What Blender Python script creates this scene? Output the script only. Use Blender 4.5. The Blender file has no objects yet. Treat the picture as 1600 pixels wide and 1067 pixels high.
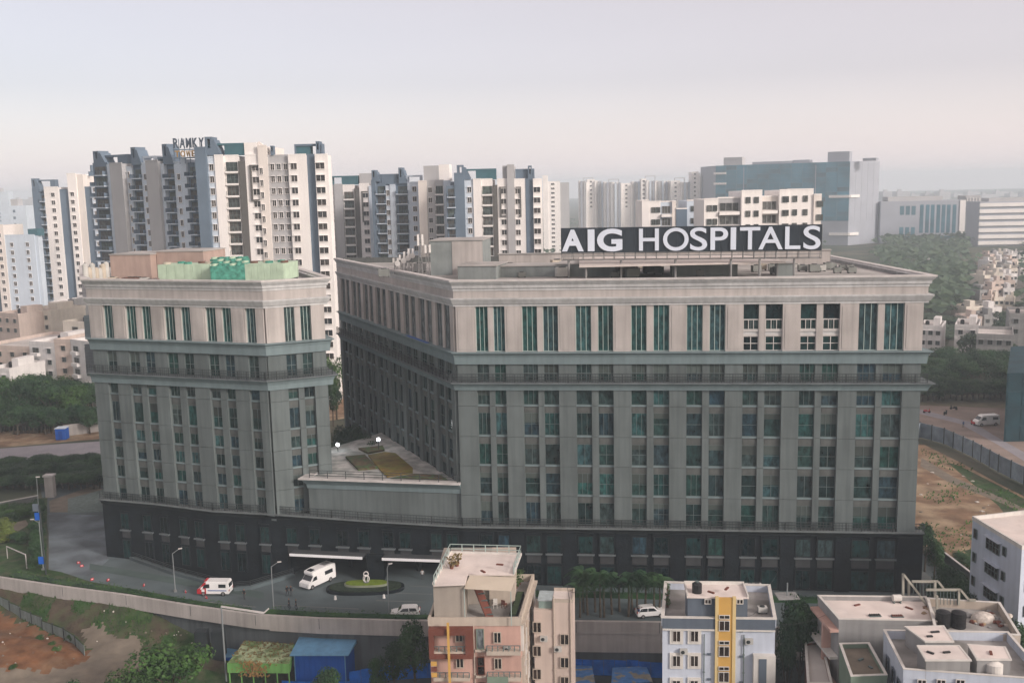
import bpy, bmesh, math, random
from mathutils import Vector, Matrix

random.seed(11)
S = bpy.context.scene
C = S.collection
PI = math.pi

# ---------------------------------------------------------------- camera
# a drone 53.5 m above the forecourt, looking slightly down, rolled 1.3 degrees
CAM_H = 53.5
FPX = 1560.0
PITCH = math.radians(8.75)
ROLL = math.radians(1.27)
fwd = Vector((0, math.cos(PITCH), -math.sin(PITCH)))
r0 = Vector((1, 0, 0)); u0 = r0.cross(fwd)
rgt = r0*math.cos(ROLL) - u0*math.sin(ROLL)
upv = u0*math.cos(ROLL) + r0*math.sin(ROLL)
cam_d = bpy.data.cameras.new('camera')
cam = bpy.data.objects.new('camera', cam_d); C.objects.link(cam)
cam.matrix_world = Matrix(((rgt.x, upv.x, -fwd.x, 0), (rgt.y, upv.y, -fwd.y, 0), (rgt.z, upv.z, -fwd.z, CAM_H), (0, 0, 0, 1)))
cam_d.sensor_width = 36.0
cam_d.lens = 36.0*FPX/1600.0
cam_d.clip_start = 0.5
cam_d.clip_end = 9000
S.camera = cam

# ---------------------------------------------------------------- sky, sun, exposure
SUN_EL, SUN_AZ = 24.0, 128.0          # azimuth clockwise from +Y: behind the camera to the right
w = bpy.data.worlds.new('World'); S.world = w; w.use_nodes = True
nt = w.node_tree; nt.nodes.clear()
out = nt.nodes.new('ShaderNodeOutputWorld'); bg = nt.nodes.new('ShaderNodeBackground')
bg2 = nt.nodes.new('ShaderNodeBackground'); add = nt.nodes.new('ShaderNodeAddShader')
sky = nt.nodes.new('ShaderNodeTexSky'); sky.sky_type = 'NISHITA'; sky.sun_disc = False
sky.sun_elevation = math.radians(SUN_EL); sky.sun_rotation = math.radians(SUN_AZ)
sky.air_density = 1.0; sky.dust_density = 4.0; sky.ozone_density = 1.0; sky.altitude = 500
nt.links.new(sky.outputs[0], bg.inputs[0]); bg.inputs[1].default_value = 0.05
# thin pale overcast over the whole sky, a little pinker towards the horizon
tc = nt.nodes.new('ShaderNodeTexCoord'); sep = nt.nodes.new('ShaderNodeSeparateXYZ')
rmp = nt.nodes.new('ShaderNodeValToRGB')
nt.links.new(tc.outputs['Generated'], sep.inputs[0]); nt.links.new(sep.outputs[2], rmp.inputs[0])
rmp.color_ramp.elements[0].position = 0.0; rmp.color_ramp.elements[0].color = (0.86, 0.76, 0.78, 1)
rmp.color_ramp.elements[1].position = 0.30; rmp.color_ramp.elements[1].color = (0.60, 0.455, 0.36, 1)
e_ = rmp.color_ramp.elements.new(0.10); e_.color = (0.53, 0.445, 0.465, 1)
nz = nt.nodes.new('ShaderNodeTexNoise'); nz.inputs['Scale'].default_value = 1.3; nz.inputs['Detail'].default_value = 5
mp = nt.nodes.new('ShaderNodeMapping'); mp.inputs['Scale'].default_value = (1, 1, 5)
nt.links.new(tc.outputs['Generated'], mp.inputs[0]); nt.links.new(mp.outputs[0], nz.inputs['Vector'])
mr = nt.nodes.new('ShaderNodeMapRange'); mr.inputs[1].default_value = 0.3; mr.inputs[2].default_value = 0.7
mr.inputs[3].default_value = 0.94; mr.inputs[4].default_value = 1.04
nt.links.new(nz.outputs[0], mr.inputs[0])
vm = nt.nodes.new('ShaderNodeVectorMath'); vm.operation = 'SCALE'
nt.links.new(rmp.outputs[0], vm.inputs[0]); nt.links.new(mr.outputs[0], vm.inputs['Scale'])
# the side the sun stands on is a touch warmer
mr2 = nt.nodes.new('ShaderNodeMapRange'); mr2.inputs[1].default_value = -0.6; mr2.inputs[2].default_value = 0.6; nt.links.new(sep.outputs[0], mr2.inputs[0])
mxs = nt.nodes.new('ShaderNodeMix'); mxs.data_type = 'RGBA'; mxs.inputs[6].default_value = (0.985, 0.99, 1.0, 1); mxs.inputs[7].default_value = (1.03, 1.0, 0.99, 1); nt.links.new(mr2.outputs[0], mxs.inputs[0])
vm2 = nt.nodes.new('ShaderNodeVectorMath'); vm2.operation = 'MULTIPLY'; nt.links.new(vm.outputs[0], vm2.inputs[0]); nt.links.new(mxs.outputs[2], vm2.inputs[1])
nt.links.new(vm2.outputs[0], bg2.inputs[0]); bg2.inputs[1].default_value = 0.535
nt.links.new(bg.outputs[0], add.inputs[0]); nt.links.new(bg2.outputs[0], add.inputs[1]); nt.links.new(add.outputs[0], out.inputs[0])

sd = bpy.data.lights.new('sun', 'SUN'); sun = bpy.data.objects.new('sun', sd); C.objects.link(sun)
sd.energy = 1.6; sd.angle = math.radians(12); sd.color = (1.0, 0.91, 0.86)
az, el = math.radians(SUN_AZ), math.radians(SUN_EL)
sdir = Vector((math.sin(az)*math.cos(el), math.cos(az)*math.cos(el), math.sin(el)))
sun.rotation_euler = (-sdir).to_track_quat('-Z', 'Y').to_euler()

S.view_settings.view_transform = 'Standard'; S.view_settings.look = 'None'
S.view_settings.exposure = 0.82; S.view_settings.gamma = 1.0
S.view_settings.use_curve_mapping = False
S.render.engine = 'CYCLES'
S.cycles.use_denoising = True
S.cycles.max_bounces = 5; S.cycles.volume_bounces = 2; S.cycles.diffuse_bounces = 3
S.cycles.glossy_bounces = 2; S.cycles.transmission_bounces = 3; S.cycles.transparent_max_bounces = 6

# ---------------------------------------------------------------- surveying helpers
def ray(px, py):
    return fwd + rgt*((px-800)/FPX) - upv*((py-533.5)/FPX)
def at_z(px, py, z):
    d = ray(px, py); t = (z-CAM_H)/d.z
    return Vector((d.x*t, d.y*t, z))
def at_y(px, py, y):
    d = ray(px, py); t = y/d.y
    return Vector((d.x*t, y, CAM_H + d.z*t))
def height_at(py, x, y):
    px = 800 + FPX*(Vector((x, y, 0)).dot(rgt))/(Vector((x, y, 0)).dot(fwd))
    d = ray(px, py); t = y/d.y
    return CAM_H + d.z*t

# ---------------------------------------------------------------- materials
def srgb(r, g, b):
    f = lambda c: (c/255/12.92) if c/255 <= 0.04045 else ((c/255+0.055)/1.055)**2.4
    return (f(r), f(g), f(b))
def mat(name, col, rough=0.85, var=0.12, scale=0.6, streak=0.0, bump=0.0, bscale=8.0, spec=0.3, metal=0.0, rnd=0.0, emit=None, col2=None, cs=(0.45, 0.6)):
    m = bpy.data.materials.new(name); m.use_nodes = True
    n = m.node_tree; L = n.links; b = n.nodes['Principled BSDF']
    b.inputs['Roughness'].default_value = rough; b.inputs['Specular IOR Level'].default_value = spec
    b.inputs['Metallic'].default_value = metal
    geo = n.nodes.new('ShaderNodeNewGeometry')
    cur = None
    def mult(vec_in, fac):
        v = n.nodes.new('ShaderNodeVectorMath'); v.operation = 'SCALE'
        if vec_in is None: v.inputs[0].default_value = col
        else: L.new(vec_in, v.inputs[0])
        L.new(fac, v.inputs['Scale']); return v.outputs[0]
    def noise(sc, mapping=None, detail=6):
        t = n.nodes.new('ShaderNodeTexNoise'); t.inputs['Scale'].default_value = sc; t.inputs['Detail'].default_value = detail
        src = geo.outputs['Position']
        if mapping:
            mm = n.nodes.new('ShaderNodeMapping'); mm.inputs['Scale'].default_value = mapping
            L.new(src, mm.inputs[0]); src = mm.outputs[0]
        L.new(src, t.inputs['Vector']); return t.outputs[0]
    def rng(x, a, c, lo, hi):
        q = n.nodes.new('ShaderNodeMapRange'); q.inputs[1].default_value = a; q.inputs[2].default_value = c
        q.inputs[3].default_value = lo; q.inputs[4].default_value = hi; L.new(x, q.inputs[0]); return q.outputs[0]
    if col2:
        mx = n.nodes.new('ShaderNodeMix'); mx.data_type = 'RGBA'
        mx.inputs[6].default_value = (*col, 1); mx.inputs[7].default_value = (*col2, 1)
        L.new(rng(noise(scale*0.5), cs[0], cs[1], 0, 1), mx.inputs[0]); cur = mx.outputs[2]
    if var: cur = mult(cur, rng(noise(scale), 0.3, 0.7, 1-var, 1+var))
    if streak: cur = mult(cur, rng(noise(1.0, (1.6, 1.6, 0.10)), 0.38, 0.72, 1.03, 1-streak))
    if rnd:
        oi = n.nodes.new('ShaderNodeObjectInfo'); cur = mult(cur, rng(oi.outputs['Random'], 0, 1, 1-rnd, 1+rnd))
    if cur is None: b.inputs['Base Color'].default_value = (*col, 1)
    else: L.new(cur, b.inputs['Base Color'])
    if bump:
        bp = n.nodes.new('ShaderNodeBump'); bp.inputs['Strength'].default_value = bump; bp.inputs['Distance'].default_value = 0.3
        L.new(noise(bscale), bp.inputs['Height']); L.new(bp.outputs[0], b.inputs['Normal'])
    if emit:
        b.inputs['Emission Color'].default_value = (*emit[:3], 1); b.inputs['Emission Strength'].default_value = emit[3]
    return m
def glass(name, cols, rough=0.12, spec=0.4):
    """window glass: dark, glossy, its tint (rooms, blinds behind) differing from pane to pane"""
    m = bpy.data.materials.new(name); m.use_nodes = True
    n = m.node_tree; L = n.links; b = n.nodes['Principled BSDF']
    oi = n.nodes.new('ShaderNodeObjectInfo'); cr = n.nodes.new('ShaderNodeValToRGB'); cr.color_ramp.interpolation = 'LINEAR'
    while len(cr.color_ramp.elements) < len(cols): cr.color_ramp.elements.new(0.5)
    for i, c in enumerate(cols):
        cr.color_ramp.elements[i].position = i/(len(cols)-1); cr.color_ramp.elements[i].color = (*c, 1)
    geo = n.nodes.new('ShaderNodeNewGeometry'); t = n.nodes.new('ShaderNodeTexNoise'); t.inputs['Scale'].default_value = 1.9; t.inputs['Detail'].default_value = 6; t.inputs['Roughness'].default_value = 0.65
    mm = n.nodes.new('ShaderNodeMapping'); mm.inputs['Scale'].default_value = (1, 1, 0.5)
    L.new(geo.outputs['Position'], mm.inputs[0]); L.new(mm.outputs[0], t.inputs['Vector'])
    q = n.nodes.new('ShaderNodeMapRange'); q.inputs[1].default_value = 0.35; q.inputs[2].default_value = 0.65; q.inputs[3].default_value = 0.35; q.inputs[4].default_value = 1.8
    L.new(t.outputs[0], q.inputs[0]); L.new(oi.outputs['Random'], cr.inputs[0])
    v = n.nodes.new('ShaderNodeVectorMath'); v.operation = 'SCALE'; L.new(cr.outputs[0], v.inputs[0]); L.new(q.outputs[0], v.inputs['Scale'])
    L.new(v.outputs[0], b.inputs['Base Color'])
    b.inputs['Roughness'].default_value = rough; b.inputs['Specular IOR Level'].default_value = spec
    bp = n.nodes.new('ShaderNodeBump'); bp.inputs['Strength'].default_value = 0.08; bp.inputs['Distance'].default_value = 0.2
    L.new(t.outputs[0], bp.inputs['Height']); L.new(bp.outputs[0], b.inputs['Normal'])
    return m

M = {}
M['beige'] = mat('beige_stucco', (0.43, 0.40, 0.385), var=0.13, scale=0.25, streak=0.2)
M['beige2'] = mat('beige_cornice', (0.51, 0.515, 0.52), var=0.11, scale=0.3, streak=0.18)
M['grey'] = mat('darkened_stucco', (0.118, 0.142, 0.145), var=0.15, scale=0.2, streak=0.24)  # same beige stucco lower down, with the dark grading put into its colour
M['grey2'] = mat('grey_ledge', (0.17, 0.225, 0.24), var=0.10, scale=0.3, streak=0.12)
M['spandrel'] = mat('grey_spandrel', (0.10, 0.108, 0.105), var=0.15, scale=0.8, streak=0.2)
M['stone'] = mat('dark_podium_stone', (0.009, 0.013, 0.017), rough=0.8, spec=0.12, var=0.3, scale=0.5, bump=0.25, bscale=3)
M['stone2'] = mat('dark_stone_trim', (0.022, 0.028, 0.032), spec=0.15, rough=0.8, var=0.2)
M['sill'] = mat('pale_sill', (0.12, 0.14, 0.15), var=0.2)
M['lip'] = mat('pale_lip', (0.52, 0.50, 0.49), var=0.15, scale=0.7)
M['rail'] = mat('dark_railing_paint', (0.035, 0.042, 0.045), rough=0.5, var=0)
M['frame'] = mat('window_frame_grey', (0.11, 0.145, 0.145), rough=0.5, var=0)
M['frame_pale'] = mat('window_frame_pale', (0.34, 0.42, 0.40), rough=0.5, var=0)
M['gl_teal'] = glass('teal_glass', [(0.014, 0.045, 0.045), (0.02, 0.075, 0.07), (0.03, 0.07, 0.08), (0.02, 0.036, 0.04)])
M['gl_dark'] = glass('dark_glass', [(0.008, 0.016, 0.018), (0.014, 0.036, 0.036), (0.03, 0.048, 0.05), (0.014, 0.045, 0.040), (0.016, 0.03, 0.032), (0.02, 0.045, 0.065), (0.035, 0.052, 0.05)])
M['gl_pod'] = glass('podium_glass', [(0.004, 0.010, 0.013), (0.006, 0.018, 0.02), (0.01, 0.035, 0.035), (0.006, 0.010, 0.012)])
M['gl_side'] = glass('side_glass', [(0.10, 0.12, 0.13), (0.14, 0.16, 0.17), (0.08, 0.10, 0.11)])
M['blind'] = mat('window_blind', (0.055, 0.07, 0.066), var=0.2, rnd=0.45)
M['roofdk'] = mat('roof_screed', (0.40, 0.385, 0.37), var=0.3, scale=0.25, col2=(0.29, 0.285, 0.275))
M['white'] = mat('white_paint', (0.72, 0.70, 0.68), var=0.05)
M['white_edge'] = mat('white_canopy_edge', (0.85, 0.86, 0.88), var=0, rough=0.4)  # plain white canopy edge, no emission

# ---------------------------------------------------------------- mesh helpers
class MB:
    def __init__(s): s.v = []; s.f = []; s.m = []
    def face(s, pts, m=0):
        k = len(s.v); s.v += [tuple(p) for p in pts]; s.f.append(tuple(range(k, k+len(pts)))); s.m.append(m)
    def hexa(s, p, m=0):
        """8 points: 0-3 bottom ring, 4-7 top ring"""
        k = len(s.v); s.v += [tuple(q) for q in p]
        for f in ((3, 2, 1, 0), (4, 5, 6, 7), (0, 1, 5, 4), (1, 2, 6, 5), (2, 3, 7, 6), (3, 0, 4, 7)):
            s.f.append(tuple(k+i for i in f)); s.m.append(m)
        return s
    def box(s, x0, x1, y0, y1, z0, z1, m=0):
        return s.hexa([(x0, y0, z0), (x1, y0, z0), (x1, y1, z0), (x0, y1, z0), (x0, y0, z1), (x1, y0, z1), (x1, y1, z1), (x0, y1, z1)], m)
    def prism(s, pts, z0, z1, m=0, mt=None, zs=None):
        n = len(pts); k = len(s.v)
        s.v += [(p[0], p[1], z0) for p in pts] + [(p[0], p[1], (zs[i] if zs else z1)) for i, p in enumerate(pts)]
        for i in range(n):
            j = (i+1) % n; s.f.append((k+i, k+j, k+n+j, k+n+i)); s.m.append(m)
        s.f.append(tuple(k+i for i in reversed(range(n)))); s.m.append(m)
        s.f.append(tuple(k+n+i for i in range(n))); s.m.append(m if mt is None else mt)
        return s
    def bar(s, p, q, w, h=None, m=0):
        p, q = Vector(p), Vector(q); h = h or w; d = (q-p).normalized()
        a = Vector((0, 0, 1)) if abs(d.z) < 0.9 else Vector((1, 0, 0))
        x = d.cross(a).normalized()*w/2; y = x.cross(d).normalized()*h/2
        return s.hexa([p-x-y, p+x-y, p+x+y, p-x+y, q-x-y, q+x-y, q+x+y, q-x+y], m)
    def tube(s, p, q, r, r2=None, n=8, m=0, caps=True):
        p, q = Vector(p), Vector(q); r2 = r if r2 is None else r2; d = (q-p).normalized()
        a = Vector((0, 0, 1)) if abs(d.z) < 0.9 else Vector((1, 0, 0))
        x = d.cross(a).normalized(); y = d.cross(x).normalized(); k = len(s.v)
        for c, rr in ((p, r), (q, r2)):
            for i in range(n):
                t = 2*PI*i/n; s.v.append(tuple(c + x*rr*math.cos(t) + y*rr*math.sin(t)))
        for i in range(n):
            j = (i+1) % n; s.f.append((k+i, k+j, k+n+j, k+n+i)); s.m.append(m)
        if caps:
            s.f.append(tuple(k+i for i in range(n))); s.m.append(m); s.f.append(tuple(k+n+i for i in reversed(range(n)))); s.m.append(m)
        return s
    def sweep(s, path, prof, closed=False, m=0, mats=None, zo=None):
        """sweep a profile of (outward distance, z) along a plan path; outward is to the right of travel"""
        pts = [Vector((p[0], p[1])) for p in path]; n = len(pts); offs = []
        for i in range(n):
            a = pts[i]-pts[i-1] if (i > 0 or closed) else pts[1]-pts[0]
            b = pts[(i+1) % n]-pts[i] if (i < n-1 or closed) else pts[n-1]-pts[n-2]
            a.normalize(); b.normalize()
            na, nb = Vector((a.y, -a.x)), Vector((b.y, -b.x)); o = na+nb; o.normalize()
            offs.append(o/max(0.35, o.dot(na)))
        k = len(s.v); q = len(prof)
        for i in range(n):
            for d, z in prof:
                p = pts[i]+offs[i]*d; s.v.append((p.x, p.y, z+(zo[i] if zo else 0)))
        for i in range(n if closed else n-1):
            i2 = (i+1) % n
            for j in range(q):
                j2 = (j+1) % q
                s.f.append((k+i*q+j, k+i2*q+j, k+i2*q+j2, k+i*q+j2)); s.m.append(mats[j] if mats else m)
        if not closed:
            s.f.append(tuple(k+j for j in range(q))); s.m.append(m)
            s.f.append(tuple(k+(n-1)*q+j for j in reversed(range(q)))); s.m.append(m)
        return s
    def mesh(s, name, mats, smooth=False, fix=True):
        me = bpy.data.meshes.new(name); me.from_pydata(s.v, [], s.f)
        if not isinstance(mats, (list, tuple)): mats = [mats]
        for a in mats: me.materials.append(a)
        me.polygons.foreach_set('material_index', s.m)
        if smooth: me.polygons.foreach_set('use_smooth', [True]*len(s.f))
        if fix and len(s.f) < 20000:
            bm = bmesh.new(); bm.from_mesh(me); bmesh.ops.recalc_face_normals(bm, faces=bm.faces); bm.to_mesh(me); bm.free()
        me.update(); return me
    def build(s, name, mats, parent=None, **k):
        return obj(name, s.mesh(name, mats, k.pop('smooth', False)), parent, **k)

def obj(name, me, parent=None, loc=(0, 0, 0), rz=0, local=False, **props):
    o = bpy.data.objects.new(name, me); C.objects.link(o)
    if parent:
        o.parent = parent
        if not local: o.matrix_parent_inverse = Matrix.Translation(-parent.location)
    o.location = loc; o.rotation_euler = (0, 0, rz)
    for k, v in props.items(): o[k] = v
    return o
def thing(name, label, cat, loc=(0, 0, 0), group=None, rz=0):
    o = bpy.data.objects.new(name, None); C.objects.link(o); o.location = loc; o.empty_display_size = 0.5
    o.rotation_euler = (0, 0, rz)
    o['label'] = label; o['category'] = cat
    if group: o['group'] = group
    return o
def copy_thing(root, loc, rz, label, group=None, sc=None):
    r = root.copy(); C.objects.link(r); r.location = loc; r.rotation_euler = (0, 0, rz); r['label'] = label
    if group: r['group'] = group
    if sc: r.scale = sc
    def rec(a, b):
        for ch in a.children:
            c = ch.copy(); C.objects.link(c); c.parent = b; rec(ch, c)
    rec(root, r)
    return r

class Face:
    """a vertical wall plane from A to B (left to right seen from outside); t along it, d outward, z up"""
    def __init__(s, A, B):
        s.A = Vector((A[0], A[1], 0)); s.B = Vector((B[0], B[1], 0)); d = s.B-s.A; s.L = d.length
        s.u = d.normalized(); s.n = Vector((s.u.y, -s.u.x, 0)); s.ang = math.atan2(s.u.y, s.u.x)
    def p(s, t, d=0, z=0):
        q = s.A + s.u*t + s.n*d; return Vector((q.x, q.y, z))
    def tz(s, px, py):
        d = ray(px, py); k = s.A.dot(s.n)/d.dot(s.n) if abs(d.dot(s.n)) > 1e-9 else 0
        q = Vector((d.x*k, d.y*k, 0)); return (q-s.A).dot(s.u), CAM_H + d.z*k
    def box(s, mb, t0, t1, d0, d1, z0, z1, m=0):
        return mb.hexa([s.p(t0, d1, z0), s.p(t1, d1, z0), s.p(t1, d0, z0), s.p(t0, d0, z0), s.p(t0, d1, z1), s.p(t1, d1, z1), s.p(t1, d0, z1), s.p(t0, d0, z1)], m)
    def part(s, name, m, parent, *a, **k):
        mb = MB(); s.box(mb, *a); return mb.build(name, m, parent, **k)

_win = {}
def window_meshes(w, h, nx, nz, fm, gm, blind=0.0, fw=0.07):
    key = (round(w, 2), round(h, 2), nx, nz, fm, gm, round(blind, 1), fw)
    if key in _win: return _win[key]
    w, h = key[0], key[1]; f = MB()
    f.box(0, fw, -0.10, 0.0, 0, h).box(w-fw, w, -0.10, 0, 0, h).box(fw, w-fw, -0.10, 0, 0, fw).box(fw, w-fw, -0.10, 0, h-fw, h)
    for i in range(1, nx): x = w*i/nx; f.box(x-fw/2, x+fw/2, -0.09, 0, fw, h-fw)
    for i in range(1, nz): z = h*i/nz; f.box(fw, w-fw, -0.085, 0, z-fw/2, z+fw/2)
    g = MB(); g.box(fw*0.5, w-fw*0.5, -0.035, -0.005, fw*0.5, h-fw*0.5)
    if blind: g.box(fw, w-fw, -0.045, -0.036, h*(1-blind), h-fw*0.6, 1)
    r = (f.mesh('window', M[fm]), g.mesh('pane', [M[gm], M['blind']]))
    _win[key] = r; return r
def window(face, parent, t0, t1, z0, z1, nx=1, nz=1, fm='frame', gm='gl_dark', blind=0.0, d=0.0, fw=0.07, name='window'):
    a, b = window_meshes(t1-t0, z1-z0, nx, nz, fm, gm, blind, fw)
    o = obj(name, a, parent, loc=face.p(t0, d, z0), rz=face.ang)
    g = obj('pane', b, o, local=True)
    return o
def railing(face_pts, z, h, parent, d=0.0, step=1.4, m='rail', name='railing', rails=3, bal=0.0, zo=None):
    """posts and rails along a plan path"""
    mb = MB(); P = [Vector((p[0], p[1], z+(zo[i] if zo else 0))) for i, p in enumerate(face_pts)]
    for a, b in zip(P[:-1], P[1:]):
        L = (b-a).length; n = max(1, int(L/step))
        for i in range(n+1):
            p = a.lerp(b, i/n); mb.box(p.x-0.05, p.x+0.05, p.y-0.05, p.y+0.05, p.z, p.z+h)
        for k in range(rails):
            zz = h*(k+1)/rails; mb.bar(a+Vector((0, 0, zz)), b+Vector((0, 0, zz)), 0.07, 0.07)
        if bal:
            n = int(L/bal)
            for i in range(n): p = a.lerp(b, (i+0.5)/n); mb.box(p.x-0.02, p.x+0.02, p.y-0.02, p.y+0.02, p.z, p.z+h-0.04)
    return mb.build(name, M[m], parent)
def sweep_off(path, d):
    mb = MB(); mb.sweep(path, [(d, 0), (d, 1), (d, 2)]); return [(mb.v[i*3][0], mb.v[i*3][1]) for i in range(len(path))]

# ================================================================= HOSPITAL
P0, P1, P2, P3 = (-30.7, 180.0), (-7.3, 131.0), (51.55, 124.15), (50.3, 163.0)
LA, LB, LD, LE, LF = (-61.0, 144.1), (-33.5, 134.7), (-26.15, 138.0), (-36.5, 161.5), (-73.0, 172.0)
POD = [(-61.7, 143.9), (-52.4, 141.0), (-42.9, 137.1), (-33.4, 134.9), (-25.4, 133.3), (-19.8, 132.3), (-7.2, 130.4), (52.7, 124.0)]
PZ = [0.8, 0.8, 0.8, 0.8, 0.6, 0.4, 0.0, 0.0]

def run_edges(L, wins):
    """solid stretches between the window columns"""
    e, r = 0.0, []
    for a, b in wins:
        if a-e > 0.05: r.append((e, a))
        e = b
    if L-e > 0.05: r.append((e, L))
    return r

def facade(f, parent, wins, rows, z_pod, z_mould, z_attic0, z_attic1, z_top0, z_top1, top_kind, side=False, balc=(), ends=(0, 0)):
    gm = 'gl_dark'
    solids = run_edges(f.L, wins)
    for a, b in solids:
        wide = (b-a) > 1.2
        mb = MB(); zz = z_pod; dd = 0.55 if wide else 0.34
        for zb_ in sorted([r_[0]-0.12 for r_ in rows if z_pod+1 < r_[0]-0.12])+[z_mould]:
            f.box(mb, a, b, -0.4, dd, zz, zb_-(0.05 if zb_ < z_mould else 0)); zz = zb_
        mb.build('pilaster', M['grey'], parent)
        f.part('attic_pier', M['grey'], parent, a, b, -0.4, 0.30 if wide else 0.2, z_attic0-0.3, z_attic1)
        f.part('upper_pier', M['beige'], parent, a, b, -0.4, 0.45 if wide else 0.30, z_top0, z_top1)
        if wide and not side and b-a > 1.9:
            f.part('pier_panel', M['beige'], parent, a+0.28, b-0.28, 0.45, 0.50, z_top0+0.35, z_top1-0.3)
    for i, (a, b) in enumerate(wins):
        w_ = b-a
        # upper tall windows
        if i in balc:
            window(f, parent, a, b, z_top1-2.0, z_top1-0.02, 1, 1, 'frame', 'gl_pod')
            f.part('balcony_slab', M['lip'], parent, a, b, -0.35, 0.22, z_top0+2.55, z_top0+2.85)
            mb = MB()
            for k in range(4):
                t = a+0.04+(w_-0.08)*k/3; f.box(mb, t-0.04, t+0.04, 0.12, 0.2, z_top0+2.85, z_top0+4.1)
            f.box(mb, a, b, 0.11, 0.21, z_top0+4.02, z_top0+4.14)
            mb.build('balcony_railing', M['lip'], parent)
            window(f, parent, a, b, z_top0+2.86, z_top1-2.0, 2, 1, 'frame', 'gl_dark')
            f.part('balcony_slab', M['lip'], parent, a, b, -0.35, 0.18, z_top0+1.95, z_top0+2.2)
            window(f, parent, a, b, z_top0+0.05, z_top0+1.95, 2, 2, 'lip', 'gl_pod', fw=0.09)
            f.part('spandrel', M['beige2'], parent, a, b, -0.35, 0.1, z_top0+2.2, z_top0+2.55)
        elif side:
            window(f, parent, a, b, z_top0+0.05, z_top1-0.02, 2, 1, 'frame', 'gl_side')
        else:
            window(f, parent, a, b, z_top0+0.05, z_top1-0.02, 3, 1, 'frame_pale', top_kind, fw=0.08)
            if top_kind == 'gl_teal':
                f.part('transom', M['frame'], parent, a, b, -0.1, 0.03, z_top0+2.2, z_top0+2.32)
        window(f, parent, a, b, z_attic0, z_attic1, 3 if w_ > 1.9 else 2, 2, 'frame', gm, blind=random.choice((0, 0, 0.5)))
        prev = None
        for z0, z1 in rows:
            bl = random.choice((0, 0, 0, 0, 0.25, 0.45)) if z1-z0 > 2.4 else random.choice((0, 0, 0, 0.4))
            if side: bl = 0
            window(f, parent, a, b, z0, z1, random.choice((1, 2, 2, 3)) if w_ > 1.6 else 2, 1 if z1-z0 < 2.5 else random.choice((1, 2)), 'frame', random.choice(('gl_dark', 'gl_dark', 'gl_dark', 'gl_teal')) if not side else 'gl_dark', blind=bl, fw=0.05)
            if prev is not None:
                mb = MB()
                f.box(mb, a, b, -0.35, 0.10, z1, prev-0.22)
                f.box(mb, a, b, -0.35, 0.24, prev-0.22, prev-0.02, 1)
                f.box(mb, a+0.15, b-0.15, 0.10, 0.15, z1+0.2, prev-0.42)
                mb.build('spandrel', [M['spandrel'], M['grey2']], parent)
            prev = z0
        if prev > z_pod+0.3: f.part('spandrel', M['spandrel'], parent, a, b, -0.35, 0.10, z_pod, prev)

def block_trims(path, parent, zl1, zl1b, zl2, zl2b, ztop, zf):
    """cornice, two ledges with mouldings; path runs left to right seen from outside"""
    def sw(name, prof, m, mats=None):
        mb = MB(); mb.sweep(path, prof, mats=mats); return mb.build(name, m, parent)
    # cornice: pale lower band, frieze, crown moulding, lip
    sw('cornice_band', [(-0.3, zf), (0.50, zf), (0.50, zf+0.25), (0.62, zf+0.3), (0.95, zf+0.95), (0.95, zf+1.1), (-0.3, zf+1.1)], M['beige2'])
    sw('frieze', [(-0.3, zf+1.1), (0.42, zf+1.1), (0.42, ztop-1.45), (-0.3, ztop-1.45)], M['beige'])
    sw('crown_moulding', [(-0.3, ztop-1.45), (0.50, ztop-1.45), (0.50, ztop-1.15), (0.66, ztop-1.1), (0.72, ztop-0.75), (1.02, ztop-0.35), (1.02, ztop-0.22), (-0.3, ztop-0.22)], M['beige2'])
    sw('cornice_lip', [(0.2, ztop-0.22), (1.14, ztop-0.22), (1.14, ztop), (0.2, ztop)], M['lip'])
    # upper ledge
    sw('ledge', [(-0.3, zl1b), (0.55, zl1b), (0.62, zl1-0.75), (0.75, zl1-0.35), (0.95, zl1-0.14), (-0.3, zl1-0.14)], M['grey2'])
    sw('ledge_cap', [(-0.3, zl1-0.14), (1.08, zl1-0.14), (1.08, zl1), (-0.3, zl1+0.02)], M['grey2'])
    # walkway ledge
    sw('walkway_ledge', [(-0.3, zl2b), (0.7, zl2b), (0.78, zl2-0.8), (0.95, zl2-0.45), (1.15, zl2-0.16), (-0.3, zl2-0.16)], M['grey2'])
    sw('walkway_cap', [(-0.3, zl2-0.16), (1.34, zl2-0.16), (1.34, zl2), (-0.3, zl2+0.02)], M['sill'])

def roof_parapet(poly, ztop, zroof, parent):
    mb = MB(); n = len(poly)
    mb.sweep(poly, [(-0.30, zroof-0.3), (0.2, zroof-0.3), (0.2, ztop-0.005), (-0.30, ztop-0.005)], closed=True)
    mb.build('parapet', M['beige2'], parent)
    # the inner cap behind the street fronts
    mb = MB(); mb.prism([(p[0], p[1]) for p in poly], zroof-0.6, zroof); mb.build('roof', M['roofdk'], parent)

# ---- main block
MBk = thing('hospital_block', 'large right hospital block, beige above and darkened to grey below, carrying the rooftop sign', 'building', (22, 124, 0))
fF = Face(P1, P2); fS = Face(P0, P1)
mainW = [(2.6, 4.25), (4.95, 6.5), (8.75, 10.75), (11.5, 13.5), (15.75, 17.8), (18.65, 20.65), (22.95, 24.95), (25.8, 27.85), (30.05, 32.1), (32.95, 34.95), (37.2, 39.15), (39.97, 42.1), (44.3, 46.3), (47.1, 49.15), (51.45, 53.8), (54.6, 57.0)]
sideW = []
for k in range(8):
    b = 1.25+6.62*k; sideW += [(fS.L-b-2.35, fS.L-b), (fS.L-b-5.25, fS.L-b-3.15)]
sideW.sort()
mb = MB(); mb.prism([(P0[0]+1.2, P0[1]-0.5), (P1[0]+0.5, P1[1]+0.5), (P2[0]-0.4, P2[1]+0.4), (P3[0]-0.4, P3[1]-0.4)], 0, 40.2)
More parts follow.
